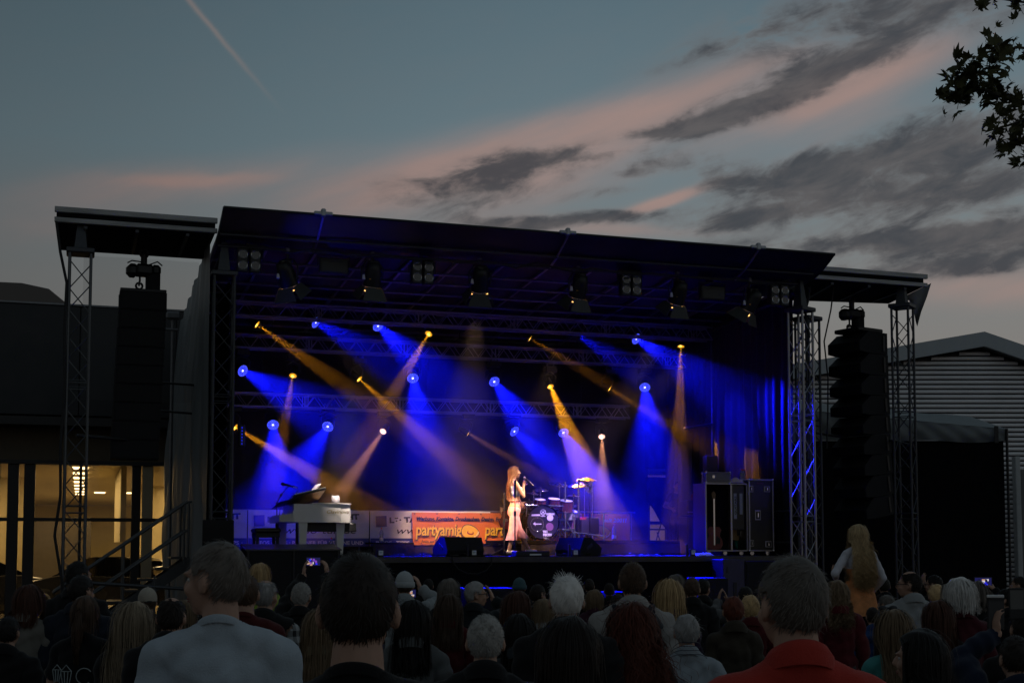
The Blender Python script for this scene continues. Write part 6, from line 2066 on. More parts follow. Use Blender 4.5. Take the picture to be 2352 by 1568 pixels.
def tail_strands(start, length, n, w, seed, spread=.035, K=9, wave=.012):
    g = np.random.default_rng(seed); C = np.array(start)
    a = g.uniform(0, 6.28, n); r = np.sqrt(g.uniform(0, 1, n)) * spread
    kk = np.linspace(0, 1, K)[None, :]
    sh = np.sin(np.clip(kk * 1.15, 0, 1) * math.pi) ** .6
    ph = g.uniform(0, 1.5, n)[:, None] + np.floor(a * 1.3)[:, None] * 1.9
    P = np.zeros((n, K, 3))
    P[:, :, 0] = C[0] + (r * np.cos(a))[:, None] * sh * 1.1 + wave * np.sin(kk * 11 + ph) * kk
    P[:, :, 1] = C[1] - .045 * np.sin(np.clip(kk * 3, 0, 1.57)) + (r * np.sin(a))[:, None] * sh * .7 + wave * np.cos(kk * 9 + ph) * kk
    P[:, :, 2] = C[2] + .01 - kk * length * g.uniform(.75, 1.05, n)[:, None]
    T = nrm(np.gradient(P, axis=1)); S = nrm(np.cross(T, np.stack((np.cos(a), np.sin(a), 0 * a), 1)[:, None, :]))
    A = P - S * w * .5; B = P + S * w * .5
    V = np.stack((A, B), 2).reshape(-1, 3)
    i0 = (np.arange(n) * K * 2)[:, None] + np.arange(K - 1)[None, :] * 2
    return V, np.stack((i0, i0 + 1, i0 + 3, i0 + 2), -1).reshape(-1, 4)


def turn(V, Rm):
    p = np.array(PIV); return (V - p) @ np.array(Rm).T + p


def hair_cap(b, style, thick):
    key = ('cap', style, round(thick, 4))
    if key in b['cl']: return b['cl'][key]
    V, N, Q, lab = b['V'], b['N'], b['Q'], b['lab']
    U = turn(V, b['Rm'].transposed())
    d = nrm((U - np.array(CRA)) / CR)
    ok = (lab == HEAD) & scalp(d, style)
    # ears stay free
    ear = (np.abs(U[:, 0]) > .076) & (U[:, 2] < CRA.z + .01)
    if style not in ('long', 'bob', 'wavy', 'curly'): ok &= ~ear
    keep = ok[Q].all(1)
    W = V + N * (thick * (1 + .25 * np.sin(U[:, 0] * 90 + U[:, 2] * 60)))[:, None]
    b['cl'][key] = submesh('scalp_hair', W, Q, keep)
    return b['cl'][key]


SKIN = mat('skin_fair', (.40, .235, .165), .55, 0, .06, 18, .12, 220, spec=.35)
HAIRC = {'black': (.010, .008, .007), 'dark': (.018, .012, .009), 'brown': (.045, .026, .016), 'chestnut': (.05, .018, .010), 'auburn': (.075, .018, .009), 'grey': (.17, .165, .16),
         'lightgrey': (.33, .325, .32), 'white': (.55, .53, .50), 'blond': (.33, .22, .105), 'ashblond': (.17, .13, .085), 'darkblond': (.12, .08, .045), 'greybrown': (.10, .085, .072), 'silverbuzz': (.20, .19, .175)}


def hair_mat(c): return mat('hair_' + c, HAIRC[c] if c in ('black', 'dark', 'white') else tuple(1.35 * q for q in HAIRC[c]), .5, 0, .18, 30, spec=.22, island=.28)


def cloth_mat(nm, col): return mat('cloth_' + nm, col, .85, 0, .09, 9, .35, 180, spec=.15, sheen=.1)


SEEDN = [100]


def rig(rep, spec=None): pass


def person(x, top, s, label, hair=('short', 'dark'), wear=('tee', 'black', (.01, .01, .011)), yaw=0, pitch=0, byaw=0, sex='m', arms=None, akey='', glasses=False, face=False, extra=None, foot=0.0, hair_len=None, group='people in the concert crowd', vol=1.0, wave=None, bottom=(.012, .013, .018), skin=SKIN):
    Y = F / s
    topw = at(x, top, Y)
    th = {'short': .014, 'spiky': .045, 'balding': .008, 'bald': .004, 'long': .022, 'wavy': .025, 'bob': .028, 'curly': .05, 'pony': .014, 'messy': .03}[hair[0]]
    H = topw.z - foot; k = H / (HB + th)
    SEEDN[0] += 1; sd = SEEDN[0]
    root = thing('person', label, 'person', (topw.x, Y, foot), R(byaw), group, world=True)
    root.scale = (k, k, k)
    near = s > 440
    vox = .0085 if near else (.0075 if arms else .0125)
    b = get_body((sex, yaw, pitch, akey), vox, sex=sex, yaw=yaw, pitch=pitch, arms=arms)
    part('body', b['me'], skin, root)
    kind, cn, cc = wear[:3]
    cm = cloth_mat(cn, cc)
    cname = {'tee': 't_shirt', 'polo': 'polo_shirt', 'jacket': 'jacket', 'coat': 'coat', 'shirt': 'shirt', 'vest': 'vest', 'hoodie': 'hoodie', 'cardigan': 'cardigan'}[kind]
    gk = {'hoodie': 'jacket'}.get(kind, kind)
    gar = part(cname, garment(b, gk), cm, root)
    if gk in ('tee', 'polo', 'shirt', 'jacket', 'coat', 'vest'):
        part('collar', collar_mesh(gk, b), cm, gar)
    if kind == 'hoodie':
        hb = MB(); P = []
        for f in np.linspace(0, 1, 9):
            row = []
            for i in range(25):
                a = math.pi * (1.0 * i / 24) + math.pi
                rr = .085 + .085 * math.sin(f * math.pi * .8) ; dz = .035 - .15 * f + .03 * math.sin(f * 9 + i * .3) * .3
                row.append((rr * 1.12 * math.cos(a), -.035 + rr * math.sin(a) * (1 + .15 * f), HB - .275 + dz - .04 * abs(math.cos(a))))
            P.append(row)
        hb.grid(P); part('hood', hb, wear[3] if len(wear) > 3 else cm, gar)
    part('trousers', garment(b, 'trousers'), cloth_mat('dark_denim_%d' % (int(bottom[2] * 1000)), bottom), root)
    part('shoes', garment(b, 'shoes'), RUBBER, root)
    # hair
    style, hc = hair[:2]; hm = hair_mat(hc)
    pxm = s * .435 * k; w = min(.010, max(.0019, .95 / pxm))
    Rm = b['Rm']
    capt = {'short': .007, 'spiky': .010, 'balding': .004, 'bald': .003, 'long': .014, 'wavy': .014, 'bob': .018, 'curly': .02, 'pony': .008, 'messy': .012}[style]
    hp = part('hair', hair_cap(b, 'balding' if style == 'bald' else style, capt), hm, root)
    if style in ('short', 'spiky', 'balding', 'bald', 'messy'):
        L = hair_len or {'short': .026, 'spiky': .046, 'balding': .022, 'bald': .012, 'messy': .05}[style]
        N = int(min(4200, max(260, .17 / (w * L) * .55)))
        V, Q = strands(style, N, L, w, sd, 5)
    elif style == 'pony':
        V, Q = strands('pony', int(min(2500, max(300, 5.0 / w / 2))), .16, w, sd, 6)
        tz = Vector((0, -.115, HB - .085))
        V2, Q2 = tail_strands(tz, hair_len or .34, int(min(900, max(160, 1.6 / w))), w, sd + 7)
        Q = np.vstack((Q, Q2 + len(V))); V = np.vstack((V, V2))
    else:
        Lz = hair_len or {'long': .42, 'wavy': .42, 'bob': .20, 'curly': .34}[style]
        N = int(min(4200, max(900, (8.5 if style != 'curly' else 9) / w)))
        w *= .8
        K = {'long': 10, 'wavy': 16, 'bob': 8, 'curly': 16}[style]
        wv = wave or {'long': (.006, 7), 'wavy': (.020, 17), 'bob': (.004, 5), 'curly': (.026, 22)}[style]
        V, Q = strands(style, N, Lz + .14, w, sd, K, Lz, vol, wv, {'long': .12, 'bob': -.15}.get(style, 0.0))
    V = turn(V, Rm)
    part('hair_strands', np_mesh('hair_strands', V, Q), hm, hp)
    T = b['T']
    if face: add_face(root, Rm, T, glasses, hc)
    if extra: extra(root, b, k, T, Rm)
    return root


EYEW = mat('eye_white', (.5, .48, .46), .2, 0, 0, 5); IRIS = mat('dark_iris', (.02, .015, .01), .1, 0, 0, 5); LIP = mat('lip_skin', (.30, .10, .085), .45, 0, .05, 30)
LENS = glassmat('spectacle_glass', (.9, .9, .9), .08)


def add_face(root, Rm, T, glasses, hc):
    e = MB(); i = MB(); br = MB(); lp = MB()
    for sx in (-1, 1):
        e.ell(T((sx * .033, .0735, HB - .117)), (.0135, .0125, .0105), Rm, 10, 8)
        i.ell(T((sx * .033, .083, HB - .117)), (.0055, .004, .0055), Rm, 8, 6)
        br.path([T((sx * (.016 + .014 * q), .101 - .010 * q * q / 2, HB - .097 + .004 * math.sin(q * 1.4))) for q in (0, .6, 1.3, 2)], .0042, 5)
    lp.ell(T((0, .1005, HB - .178)), (.022, .007, .0045), Rm, 10, 6).ell(T((0, .100, HB - .186)), (.019, .007, .005), Rm, 10, 6)
    eo = part('eyes', e, EYEW, root); part('irises', i, IRIS, eo); part('eyebrows', br, hair_mat(hc), root); part('lips', lp, LIP, root)
    if glasses: add_glasses(root, T)


def add_glasses(root, T):
    g = MB(); l = MB()
    for sx in (-1, 1):
        pts = [T((sx * .034 + .024 * math.cos(a), .109 - .004 * abs(math.cos(a)), HB - .118 + .017 * math.sin(a))) for a in np.linspace(0, 6.283, 17)[:-1]]
        g.path(pts, .0028, 5, True); l.add(pts, [tuple(range(16))])
        g.path([T((sx * .058, .105, HB - .112)), T((sx * .083, .06, HB - .112)), T((sx * .089, .0, HB - .113)), T((sx * .088, -.015, HB - .125))], .003, 5)
    g.path([T((-.01, .111, HB - .112)), T((0, .117, HB - .109)), T((.01, .111, HB - .112))], .0025, 5)
    o = part('glasses', g, BLACKP, root); part('lenses', l, LENS, o)


def phone_thing(label, px, py, Y, w, h, tilt=0, screen=(.05, .06, .5), blocks=True, rz=0.0):
    p = at(px, py, Y)
    t = thing('smartphone', label, 'phone', p, rz, 'phones held up in the crowd', world=True)
    M = Matrix.Rotation(R(tilt), 4, 'Y')
    part('body', MB().box((0, 0, 0), (w, .009, h), M, bev=.004), BLACKP, t)
    if blocks is not None:
        so = part('screen', MB().box((0, -.005, 0), (w * .90, .001, h * .86), M), emat('lit_phone_screen', (.02, .02, .12), .6), t)
        rs = random.Random(int(px)); cols = [((.03, .03, 1), 1.0), ((.7, .4, .25), .7), ((.2, .06, .5), .9), ((.8, .75, .8), .8), ((.01, .01, .05), .5)]
        for q in range(16):
            c, st = rs.choice(cols); cm = emat('screen_glow_%d' % cols.index((c, st)), c, st)
            a, b = rs.uniform(-.36, .30) * w, rs.uniform(-.34, .28) * h
            part('screen_patch', MB().box((a, -.0058 - .0002 * (q % 4), b), (w * rs.uniform(.06, .2), .0006, h * rs.uniform(.08, .3)), M), cm, so)
    return t
# ---------------------------------------------------------------- the crowd, left to right
BL = ('jacket', 'black_jacket', (.009, .009, .010))


def print_lanterns(root, b, k, T, Rm):
    """pale line drawing of lanterns printed on the back of the shirt"""
    m = mat('pale_shirt_print', (.30, .34, .34), .8)
    mb = MB()
    def ln(pts, cx, cz): mb.path([(cx + x, -.172 - .016 * (1 - abs(cx + x) * 4), cz + z) for x, z in pts], .0035, 4)
    for cx, cz, s_ in ((-.115, HB - .50, .8), (-.055, HB - .52, 1.0)):
        ln([(-.035 * s_, .05 * s_), (.035 * s_, .05 * s_), (.02 * s_, -.04 * s_), (-.02 * s_, -.04 * s_), (-.035 * s_, .05 * s_), (0, .09 * s_), (.035 * s_, .05 * s_)], cx, cz)
        ln([(-.012 * s_, .05 * s_), (-.007 * s_, -.04 * s_)], cx, cz); ln([(.012 * s_, .05 * s_), (.007 * s_, -.04 * s_)], cx, cz)
        ln([(-.02 * s_, -.045 * s_), (-.035 * s_, -.09 * s_), (.03 * s_, -.09 * s_), (.02 * s_, -.045 * s_)], cx, cz)
        ln([(0, -.09 * s_), (-.01, -.2 * s_)], cx, cz)
    ln([(.05 * math.cos(a), .05 * math.sin(a)) for a in np.linspace(.6, 5.4, 14)], .06, HB - .50)
    for q in range(7): ln([(.01 * q - .03, 0), (.012 * q - .04 + .02 * (q % 2), -.05 - .01 * (q % 3))], .07, HB - .60)
    part('shirt_print', mb, m, root)


def cap_hat(col, nm, brim=True, back=False, band=None):
    def f(root, b, k, T, Rm):
        m = cloth_mat(nm, col)
        P = []
        for ph in np.linspace(.02, 1.75, 9):
            P.append([T(CRA + Vector((.091 * math.sin(ph) * math.cos(a), .110 * math.sin(ph) * math.sin(a), .112 * math.cos(ph) + .012))) for a in np.linspace(0, 2 * math.pi, 29)])
        h = part('cap', MB().grid(P), m, root)
        part('button', MB().ell(T(CRA + Vector((0, 0, .124))), (.010, .010, .006), None, 8, 6), mat('blue_button', (.03, .08, .2), .6) if back else m, h)
        sg = -1 if back else 1
        if brim:
            P = [[T(CRA + Vector((.085 * math.sin(a) * (1 - .1 * q), sg * (.098 * math.cos(a) + .075 * q * math.cos(a * .8)), -.008 - .02 * q - .02 * abs(math.sin(a))))) for a in np.linspace(-1.15, 1.15, 13)] for q in np.linspace(0, 1, 5)]
            part('brim', MB().grid(P), m, h)
        else:
            P = [[T(CRA + Vector((.096 * r_ * math.cos(a), .115 * r_ * math.sin(a), z))) for a in np.linspace(0, 2 * math.pi, 29)] for r_, z in ((1.0, -.035), (1.06, -.03), (1.06, .012), (1.0, .02))]
            part('fold', MB().grid(P), m, h)
        if band: part('strap', MB().box(T(CRA + Vector((0, -.108, -.01))), (.06, .006, .016)), mat(band, (.03, .03, .03), .6), h)
    return f


def scene_people():
    # far left group
    person(67, 1337, 335, 'person with a dark reddish bob in a pale beige jacket at the far left', ('bob', 'chestnut'), ('jacket', 'pale_beige', (.15, .14, .12)), sex='f', yaw=-8, vol=1.3)
    person(178, 1286, 300, 'tall dark haired person below the left outer truss tower', ('short', 'black'), BL, yaw=-35, face=True)
    person(186, 1317, 335, 'person with short black hair and navy jacket just before the tall dark haired one', ('short', 'black'), ('jacket', 'navy_jacket', (.012, .016, .026)), yaw=-20, hair_len=.034)
    person(197, 1363, 400, 'person with an auburn ponytail in a black shirt printed with lanterns', ('pony', 'brown'), ('tee', 'black_tee', (.007, .007, .008)), sex='f', extra=print_lanterns)
    person(311, 1376, 425, 'person with long straight ash blond hair left of the grey t-shirt', ('long', 'ashblond'), ('jacket', 'black_jacket', (.009, .009, .010)), sex='f', vol=1.25, hair_len=.50)
    person(341, 1350, 285, 'person in a beige baseball cap in front of the stage stair', ('short', 'brown'), ('jacket', 'brown_jacket', (.03, .022, .016)), extra=cap_hat((.36, .32, .26), 'beige_cap', True, False, 'dark_strap'), yaw=20)
    person(395, 1368, 440, 'person with thinning dark hair and a bare crown beside the grey t-shirt', ('balding', 'dark'), BL)
    person(425, 1374, 300, 'person with light brown hair peeking out left of the grey t-shirt', ('long', 'darkblond'), ('jacket', 'brown_jacket', (.03, .022, .016)), sex='f')
    person(20, 1412, 380, 'person in black with dark hair cut by the left picture edge', ('short', 'black'), BL)
    person(512, 1236, 690, 'tall person in a pale grey t-shirt looking to the left', ('short', 'greybrown'), ('tee', 'pale_grey_tee', (.37, .425, .47)), yaw=58, byaw=6, face=True, hair_len=.034)
    # between grey t-shirt and the dark near head
    person(597, 1289, 225, 'person with a blond bob and yellow green jacket near the black riser', ('bob', 'blond'), ('jacket', 'lime_jacket', (.25, .36, .05)), sex='f', yaw=-12)
    person(566, 1315, 390, 'person with brown hair and maroon top half hidden behind the grey t-shirt', ('short', 'brown'), ('tee', 'maroon_tee', (.07, .012, .012)))
    person(610, 1329, 350, 'grey haired person with a bare crown, black vest and plaid sleeves', ('balding', 'grey'), ('vest', 'black_vest', (.009, .009, .010)), yaw=-15, hair_len=.05, extra=plaid_sleeves, glasses=False)
    s = 300; Y = F / s; hx = at(692, 1335, Y)
    kk = (hx.z) / (HB + .014)
    def loc(px, py, dy): q = at(px, py, Y + dy); return ((q.x - hx.x) / kk, (q.y - Y) / kk, q.z / kk)
    person(692, 1335, 300, 'grey buzz cut person in black holding a phone up with both hands', ('short', 'silverbuzz'), ('jacket', 'black_jacket', (.009, .009, .010)), hair_len=.012,
           arms={'L': (loc(702, 1313, .34), (-1, .2, -.4), (.05, .15, 1), (1, .25, 0), 22, 1), 'R': (loc(752, 1313, .34), (1, .2, -.4), (-.15, .15, 1), (-1, .3, 0), 32, -1)}, akey='ph1', yaw=-8)
    phone_thing('phone with a blue stage picture held up left of the dark near head', 720, 1289, Y + .40, .118, .072)
    person(738, 1392, 430, 'person with long light hair almost hidden behind the dark near head', ('long', 'darkblond'), ('jacket', 'sand_jacket', (.2, .16, .1)), sex='f')
    person(826, 1259, 1030, 'near person with short dark hair and black t-shirt, seen from behind', ('short', 'dark'), ('tee', 'black_tee', (.007, .007, .008)), hair_len=.03)
    person(949, 1372, 430, 'person with long black hair and a grey white jacket right of the dark near head', ('long', 'black'), ('jacket', 'grey_white_jacket', (.10, .105, .105)), sex='f', hair_len=.32)
    s = 262; Y2 = F / s; h2 = at(930, 1313, Y2); k2 = h2.z / (HB + .014)
    def loc2(px, py, dy): q = at(px, py, Y2 + dy); return ((q.x - h2.x) / k2, (q.y - Y2) / k2, q.z / k2)
    person(930, 1313, s, 'person in a pale grey baseball cap and grey hoodie filming with a phone', ('short', 'brown'), ('hoodie', 'light_grey_hoodie', (.26, .28, .285)),
           arms={'R': (loc2(965, 1350, .30), (1, 0, -.5), (-.35, .1, 1), (-1, .3, -.2), 24, -1), 'L': (loc2(918, 1376, .30), (-1, 0, -.5), (.2, .1, 1), (1, .2, 0), 24, 1)}, akey='ph2', extra=cap_hat((.36, .385, .39), 'pale_grey_cap', False, True), yaw=10)
    phone_thing('phone showing the stage below the pale grey baseball cap', 937, 1362, Y2 + .30, .155, .078)
    person(984, 1327, 175, 'far person with dark hair right of the pale grey cap', ('short', 'black'), BL)
    person(1031, 1324, 275, 'person with short blond grey hair between the cap and the spectacled grey head', ('bob', 'greybrown'), BL, sex='f', hair_len=.15)
    person(1031, 1359, 322, 'person with long straight brown hair and a dark red jacket', ('long', 'brown'), ('jacket', 'dark_red_jacket', (.075, .008, .010)), sex='f', hair_len=.34)
    s = 275; Y3 = F / s; h3 = at(1088, 1329, Y3); k3 = h3.z / (HB + .014)
    def loc3(px, py, dy): q = at(px, py, Y3 + dy); return ((q.x - h3.x) / k3, (q.y - Y3) / k3, q.z / k3)
    person(1088, 1329, s, 'curly grey haired person with glasses in profile raising a hand', ('messy', 'grey'), ('jacket', 'charcoal_jacket', (.012, .015, .018)), yaw=-75, face=True, glasses=True, hair_len=.034,
           arms={'R': (loc3(1133, 1372, .25), (1, -.3, -.5), (-.35, .1, 1), (-1, .2, .1), 14, -1)}, akey='hand3')
    person(1115, 1407, 570, 'person with a cropped grey head and black collar in the lower middle', ('short', 'silverbuzz'), ('jacket', 'black_jacket', (.009, .009, .010)), hair_len=.012)
    person(1193, 1327, 205, 'person in a teal grey knitted cap near the stage', ('short', 'brown'), BL, extra=cap_hat((.05, .10, .115), 'teal_knit_cap', False))
    person(1186, 1352, 335, 'person with a dark brown bob and glasses looking right', ('bob', 'chestnut'), BL, sex='f', yaw=-48, face=True, glasses=True)
    person(1233, 1339, 240, 'person with short dark hair and glasses behind the brown bob', ('short', 'dark'), BL, yaw=-40, face=True, glasses=True)
    person(1247, 1370, 300, 'person with wavy dark blond hair beside the white spiky head', ('wavy', 'darkblond'), ('jacket', 'pale_jacket', (.25, .25, .25)), sex='f')
    person(1193, 1404, 420, 'person with straight black hair and a slate coat in the lower middle', ('long', 'black'), ('coat', 'slate_coat', (.035, .042, .047)), sex='f', hair_len=.24)
    person(1301, 1304, 480, 'person with tousled white hair standing up on top', ('spiky', 'white'), ('jacket', 'black_jacket', (.009, .009, .010)))
    person(1308, 1406, 690, 'near person with smooth dark brown hair at the bottom middle', ('long', 'dark'), ('jacket', 'black_jacket', (.009, .009, .010)), sex='f', hair_len=.36, vol=1.1)
    person(1353, 1327, 180, 'far person with dark hair between the white spiky head and the hooded jacket', ('short', 'dark'), BL)
    person(1364, 1350, 240, 'person with a light brown bob right of the white spiky head', ('bob', 'darkblond'), ('jacket', 'plum_jacket', (.05, .015, .03)), sex='f', yaw=-25, hair_len=.14)
    person(1399, 1337, 185, 'far person with close cropped hair left of the hooded jacket', ('short', 'dark'), BL, hair_len=.012)
    person(1418, 1361, 260, 'person with dark hair and black jacket low beside the hooded jacket', ('short', 'dark'), BL)
    person(1452, 1287, 385, 'tall person with short brown hair, charcoal hood and white shouldered jacket', ('short', 'brown'), ('hoodie', 'white_navy_jacket', (.30, .29, .275), cloth_mat('charcoal_hood', (.035, .042, .05))), hair_len=.02, extra=navy_yoke)
    person(1452, 1368, 470, 'person with a big mane of dark red curls at the bottom', ('curly', 'auburn'), ('jacket', 'black_jacket', (.009, .009, .010)), sex='f', vol=2.6, hair_len=.46, wave=(.030, 30))
    person(1551, 1315, 240, 'person with greyish brown hair behind the long blond hair', ('bob', 'greybrown'), BL, sex='f', hair_len=.14)
    person(1536, 1325, 330, 'person with long straight blond hair and a purple top', ('long', 'blond'), ('jacket', 'purple_jacket', (.045, .02, .06)), sex='f', hair_len=.40)
    person(1576, 1402, 410, 'person with tousled dark grey hair and striped pale collar at the bottom', ('messy', 'grey'), ('shirt', 'pale_blue_shirt', (.30, .34, .37)), extra=stripes, hair_len=.055)
    person(1588, 1323, 255, 'person with short brown hair in a black jacket right of the blond hair', ('short', 'brown'), BL, yaw=-12)
    person(1613, 1326, 225, 'person with dark hair and black jacket behind the short brown head', ('short', 'black'), BL, yaw=-30)
    s = 240; Y4 = F / s; h4 = at(1712, 1342, Y4); k4 = h4.z / (HB + .014)
    def loc4(px, py, dy): q = at(px, py, Y4 + dy); return ((q.x - h4.x) / k4, (q.y - Y4) / k4, q.z / k4)
    person(1712, 1344, s, 'person with dark hair and grey sleeves clapping before the black skirt', ('short', 'black'), ('jacket', 'grey_marl_jacket', (.12, .12, .12)),
           arms={'L': (loc4(1650, 1378, .35), (-1, 0, -.6), (.2, .1, 1), (1, .1, 0), 10, 1), 'R': (loc4(1664, 1378, .36), (1, .2, -.6), (-.2, .1, 1), (-1, .1, 0), 10, -1)}, akey='clap')
    person(1683, 1362, 335, 'person with a reddish brown updo and an olive brown coat', ('messy', 'auburn'), ('coat', 'olive_brown_coat', (.042, .034, .024)), sex='f', hair_len=.05, vol=1.4)
    person(1722, 1360, 300, 'person with fluffy blond hair hidden behind the red polo shirt', ('messy', 'blond'), ('jacket', 'dark_red_jacket', (.075, .008, .010)), sex='f', hair_len=.05)
    person(1822, 1268, 890, 'near person with short grey hair in a red polo shirt with a dark shoulder strap', ('short', 'greybrown'), ('polo', 'red_polo', (.40, .038, .026)), yaw=16, hair_len=.03, extra=bag_strap)
    # right group
    person(1921, 1327, 300, 'person with wavy brown blond hair and a dark red coat beside the orange dress', ('wavy', 'darkblond'), ('coat', 'dark_red_coat', (.085, .008, .012)), sex='f', hair_len=.22)
    person(2004, 1392, 255, 'person in a blue hooded jacket below the orange dress', ('short', 'dark'), ('hoodie', 'royal_blue_jacket', (.012, .05, .16)))
    person(2030, 1325, 195, 'far person with dark hair right of the orange dress', ('short', 'dark'), BL)
    person(2092, 1309, 280, 'spectacled person with receding hair in a pale grey jacket looking left', ('balding', 'dark'), ('jacket', 'pale_grey_jacket', (.27, .28, .28)), yaw=62, face=True, glasses=True)
    person(2037, 1361, 250, 'person with grey brown hair tied up beneath the spectacled head', ('messy', 'greybrown'), ('jacket', 'brown_jacket', (.03, .022, .016)), sex='f', yaw=40)
    person(2052, 1394, 430, 'person with long dark blond hair, sunglasses on the head and teal top', ('long', 'darkblond'), ('tee', 'teal_top', (.06, .26, .25)), sex='f', hair_len=.48, extra=head_sunglasses, yaw=12)
    s = 215; Y5 = F / s; h5 = at(2147, 1318, Y5); k5 = h5.z / (HB + .014)
    def loc5(px, py, dy): q = at(px, py, Y5 + dy); return ((q.x - h5.x) / k5, (q.y - Y5) / k5, q.z / k5)
    person(2147, 1318, s, 'person with dark hair and glasses lifting a hand left of the white hair', ('short', 'black'), BL, yaw=50, face=True, glasses=True,
           arms={'L': (loc5(2123, 1343, .22), (-1, -.2, -.6), (-.1, .1, 1), (1, .3, 0), 16, 1)}, akey='hand5')
    person(2150, 1336, 260, 'person with blond hair in a small bun beside the white hair', ('messy', 'blond'), BL, sex='f', hair_len=.03)
    person(2152, 1373, 365, 'person with smooth dark chestnut hair in front of the white hair', ('bob', 'chestnut'), ('jacket', 'black_jacket', (.009, .009, .010)), sex='f', hair_len=.26)
    person(2202, 1320, 360, 'person with thick white short hair and a pale collar', ('bob', 'white'), ('shirt', 'maroon_pullover', (.06, .008, .014)), sex='f', hair_len=.125, vol=1.5)
    person(2243, 1330, 250, 'person with mauve tinted hair just right of the white hair', ('bob', 'greybrown'), BL, sex='f')
    s = 225; Y6 = F / s; h6 = at(2266, 1352, Y6); k6 = h6.z / (HB + .014)
    def loc6(px, py, dy): q = at(px, py, Y6 + dy); return ((q.x - h6.x) / k6, (q.y - Y6) / k6, q.z / k6)
    person(2266, 1352, s, 'person with cropped brown hair holding a small phone up on the right', ('short', 'brown'), BL, yaw=30, hair_len=.012, face=True,
           arms={'R': (loc6(2283, 1352, .28), (1, -.1, -.5), (-.7, .1, .7), (-.4, .7, -.4), 26, -1)}, akey='ph6')
    phone_thing('small phone with a bright stage picture held up on the right', 2258, 1337, Y6 + .28, .19, .115)
    person(2312, 1349, 260, 'person with black hair near the right edge looking left', ('short', 'black'), BL, yaw=45, face=True)
    person(2342, 1321, 205, 'person with dark hair in profile at the right picture edge', ('short', 'dark'), ('jacket', 'grey_marl_jacket', (.12, .12, .12)), yaw=60, face=True)
    person(2348, 1398, 420, 'person with dark hair cut by the right picture edge below the profile', ('short', 'dark'), BL)
    # near dark head in the lower right corner and the phone hand
    person(2118, 1436, 600, 'near person with black hair in three quarter view at the lower right', ('bob', 'black'), ('jacket', 'black_jacket', (.009, .009, .010)), sex='f', yaw=52, face=True, hair_len=.16)
    s = 520; Y7 = F / s; h7 = at(2330, 1452, Y7); k7 = h7.z / (HB + .014)
    def loc7(px, py, dy): q = at(px, py, Y7 + dy); return ((q.x - h7.x) / k7, (q.y - Y7) / k7, q.z / k7)
    person(2330, 1455, s, 'near person in dark blue holding a white edged phone at the lower right corner', ('short', 'dark'), ('jacket', 'dark_blue_jacket', (.010, .016, .035)), byaw=0,
           arms={'L': (loc7(2290, 1452, .22), (-1, -.3, -.6), (-.05, .1, 1), (1, .25, 0), 26, 1)}, akey='ph7')
    p = phone_thing('white edged phone with a dark screen in the lower right corner', 2287, 1408, Y7 + .24, .078, .15, 2, blocks=None)
    part('white_edge', MB().box((0, -.001, .078), (.079, .0105, .014), bev=.003), mat('white_phone_shell', (.6, .6, .6), .35), p)
    part('dark_screen', MB().box((0, -.0052, -.006), (.068, .001, .125)), mat('grey_phone_screen', (.045, .047, .05), .15), p)
    p = phone_thing('tall black phone at the right picture edge', 2335, 1385, F / 430, .085, .165, -2, blocks=None)
    part('grey_screen', MB().box((0, -.0052, .02), (.07, .001, .10)), mat('pale_phone_screen', (.10, .105, .10), .2), p)


def plaid_sleeves(root, b, k, T, Rm):
    m = bpy.data.materials.get('plaid_cloth')
    if m is None:
        m = mat('plaid_cloth', (.2, .21, .21), .85); nt = m.node_tree
        bs = nt.nodes['Principled BSDF']
        tc = nt.nodes.new('ShaderNodeTexCoord'); sp = nt.nodes.new('ShaderNodeSeparateXYZ'); nt.links.new(tc.outputs['Object'], sp.inputs[0])
        a = (Ex(nt, sp.outputs[2]) * 75.0).op('SINE').step(-.1, .1); c = ((Ex(nt, sp.outputs[1]) + Ex(nt, sp.outputs[0])) * 75.0).op('SINE').step(-.1, .1)
        f = (a + c) * .5
        nt.links.new(mixc(nt, f, (.012, .012, .013), (.30, .31, .31)), bs.inputs['Base Color'])
    part('plaid_sleeve', garment(b, 'sleeve_l'), m, root); part('plaid_sleeve', garment(b, 'sleeve_r'), m, root)


def crown_gap(root, b, k, T, Rm):
    P = []
    for ph in np.linspace(.0, .42, 5):
        P.append([T(CRA + Vector(((CR[0] + .013) * math.sin(ph) * math.cos(a) * .8, -.055 + (CR[1] + .0) * (math.sin(ph) * math.sin(a)) , (CR[2] + .003) * math.cos(ph) - .008))) for a in np.linspace(0, 6.283, 17)])
    part('bare_crown', MB().grid(P), SKIN, root)


def navy_yoke(root, b, k, T, Rm):
    key = 'navy'
    if key not in b['cl']:
        V, N, Q, lab, par = b['V'], b['N'], b['Q'], b['lab'], b['par']
        ok = ((lab == TOR)) & (V[:, 2] < HB - .27) & (np.abs(V[:, 0]) < .12 + .25 * np.clip(HB - .30 - V[:, 2], 0, .12))
        W = V + N * .034
        b['cl'][key] = submesh('navy_back', W, Q, ok[Q].all(1))
    part('navy_back', b['cl'][key], cloth_mat('navy_back', (.012, .018, .026)), root)


def stripes(root, b, k, T, Rm):
    mb = MB()
    for q in range(4):
        z = HB - .222 - .014 * q
        mb.path([((.097 + .012 * q) * math.cos(a), -.035 + (.094 + .012 * q) * math.sin(a), z - max(-.05, min(.09, .09 * math.sin(a) * .62)) - .012 * q) for a in np.linspace(math.pi * 1.02, math.pi * 1.98, 20)], .0022, 4)
    part('collar_stripes', mb, mat('navy_stripe', (.03, .035, .06), .8), root)


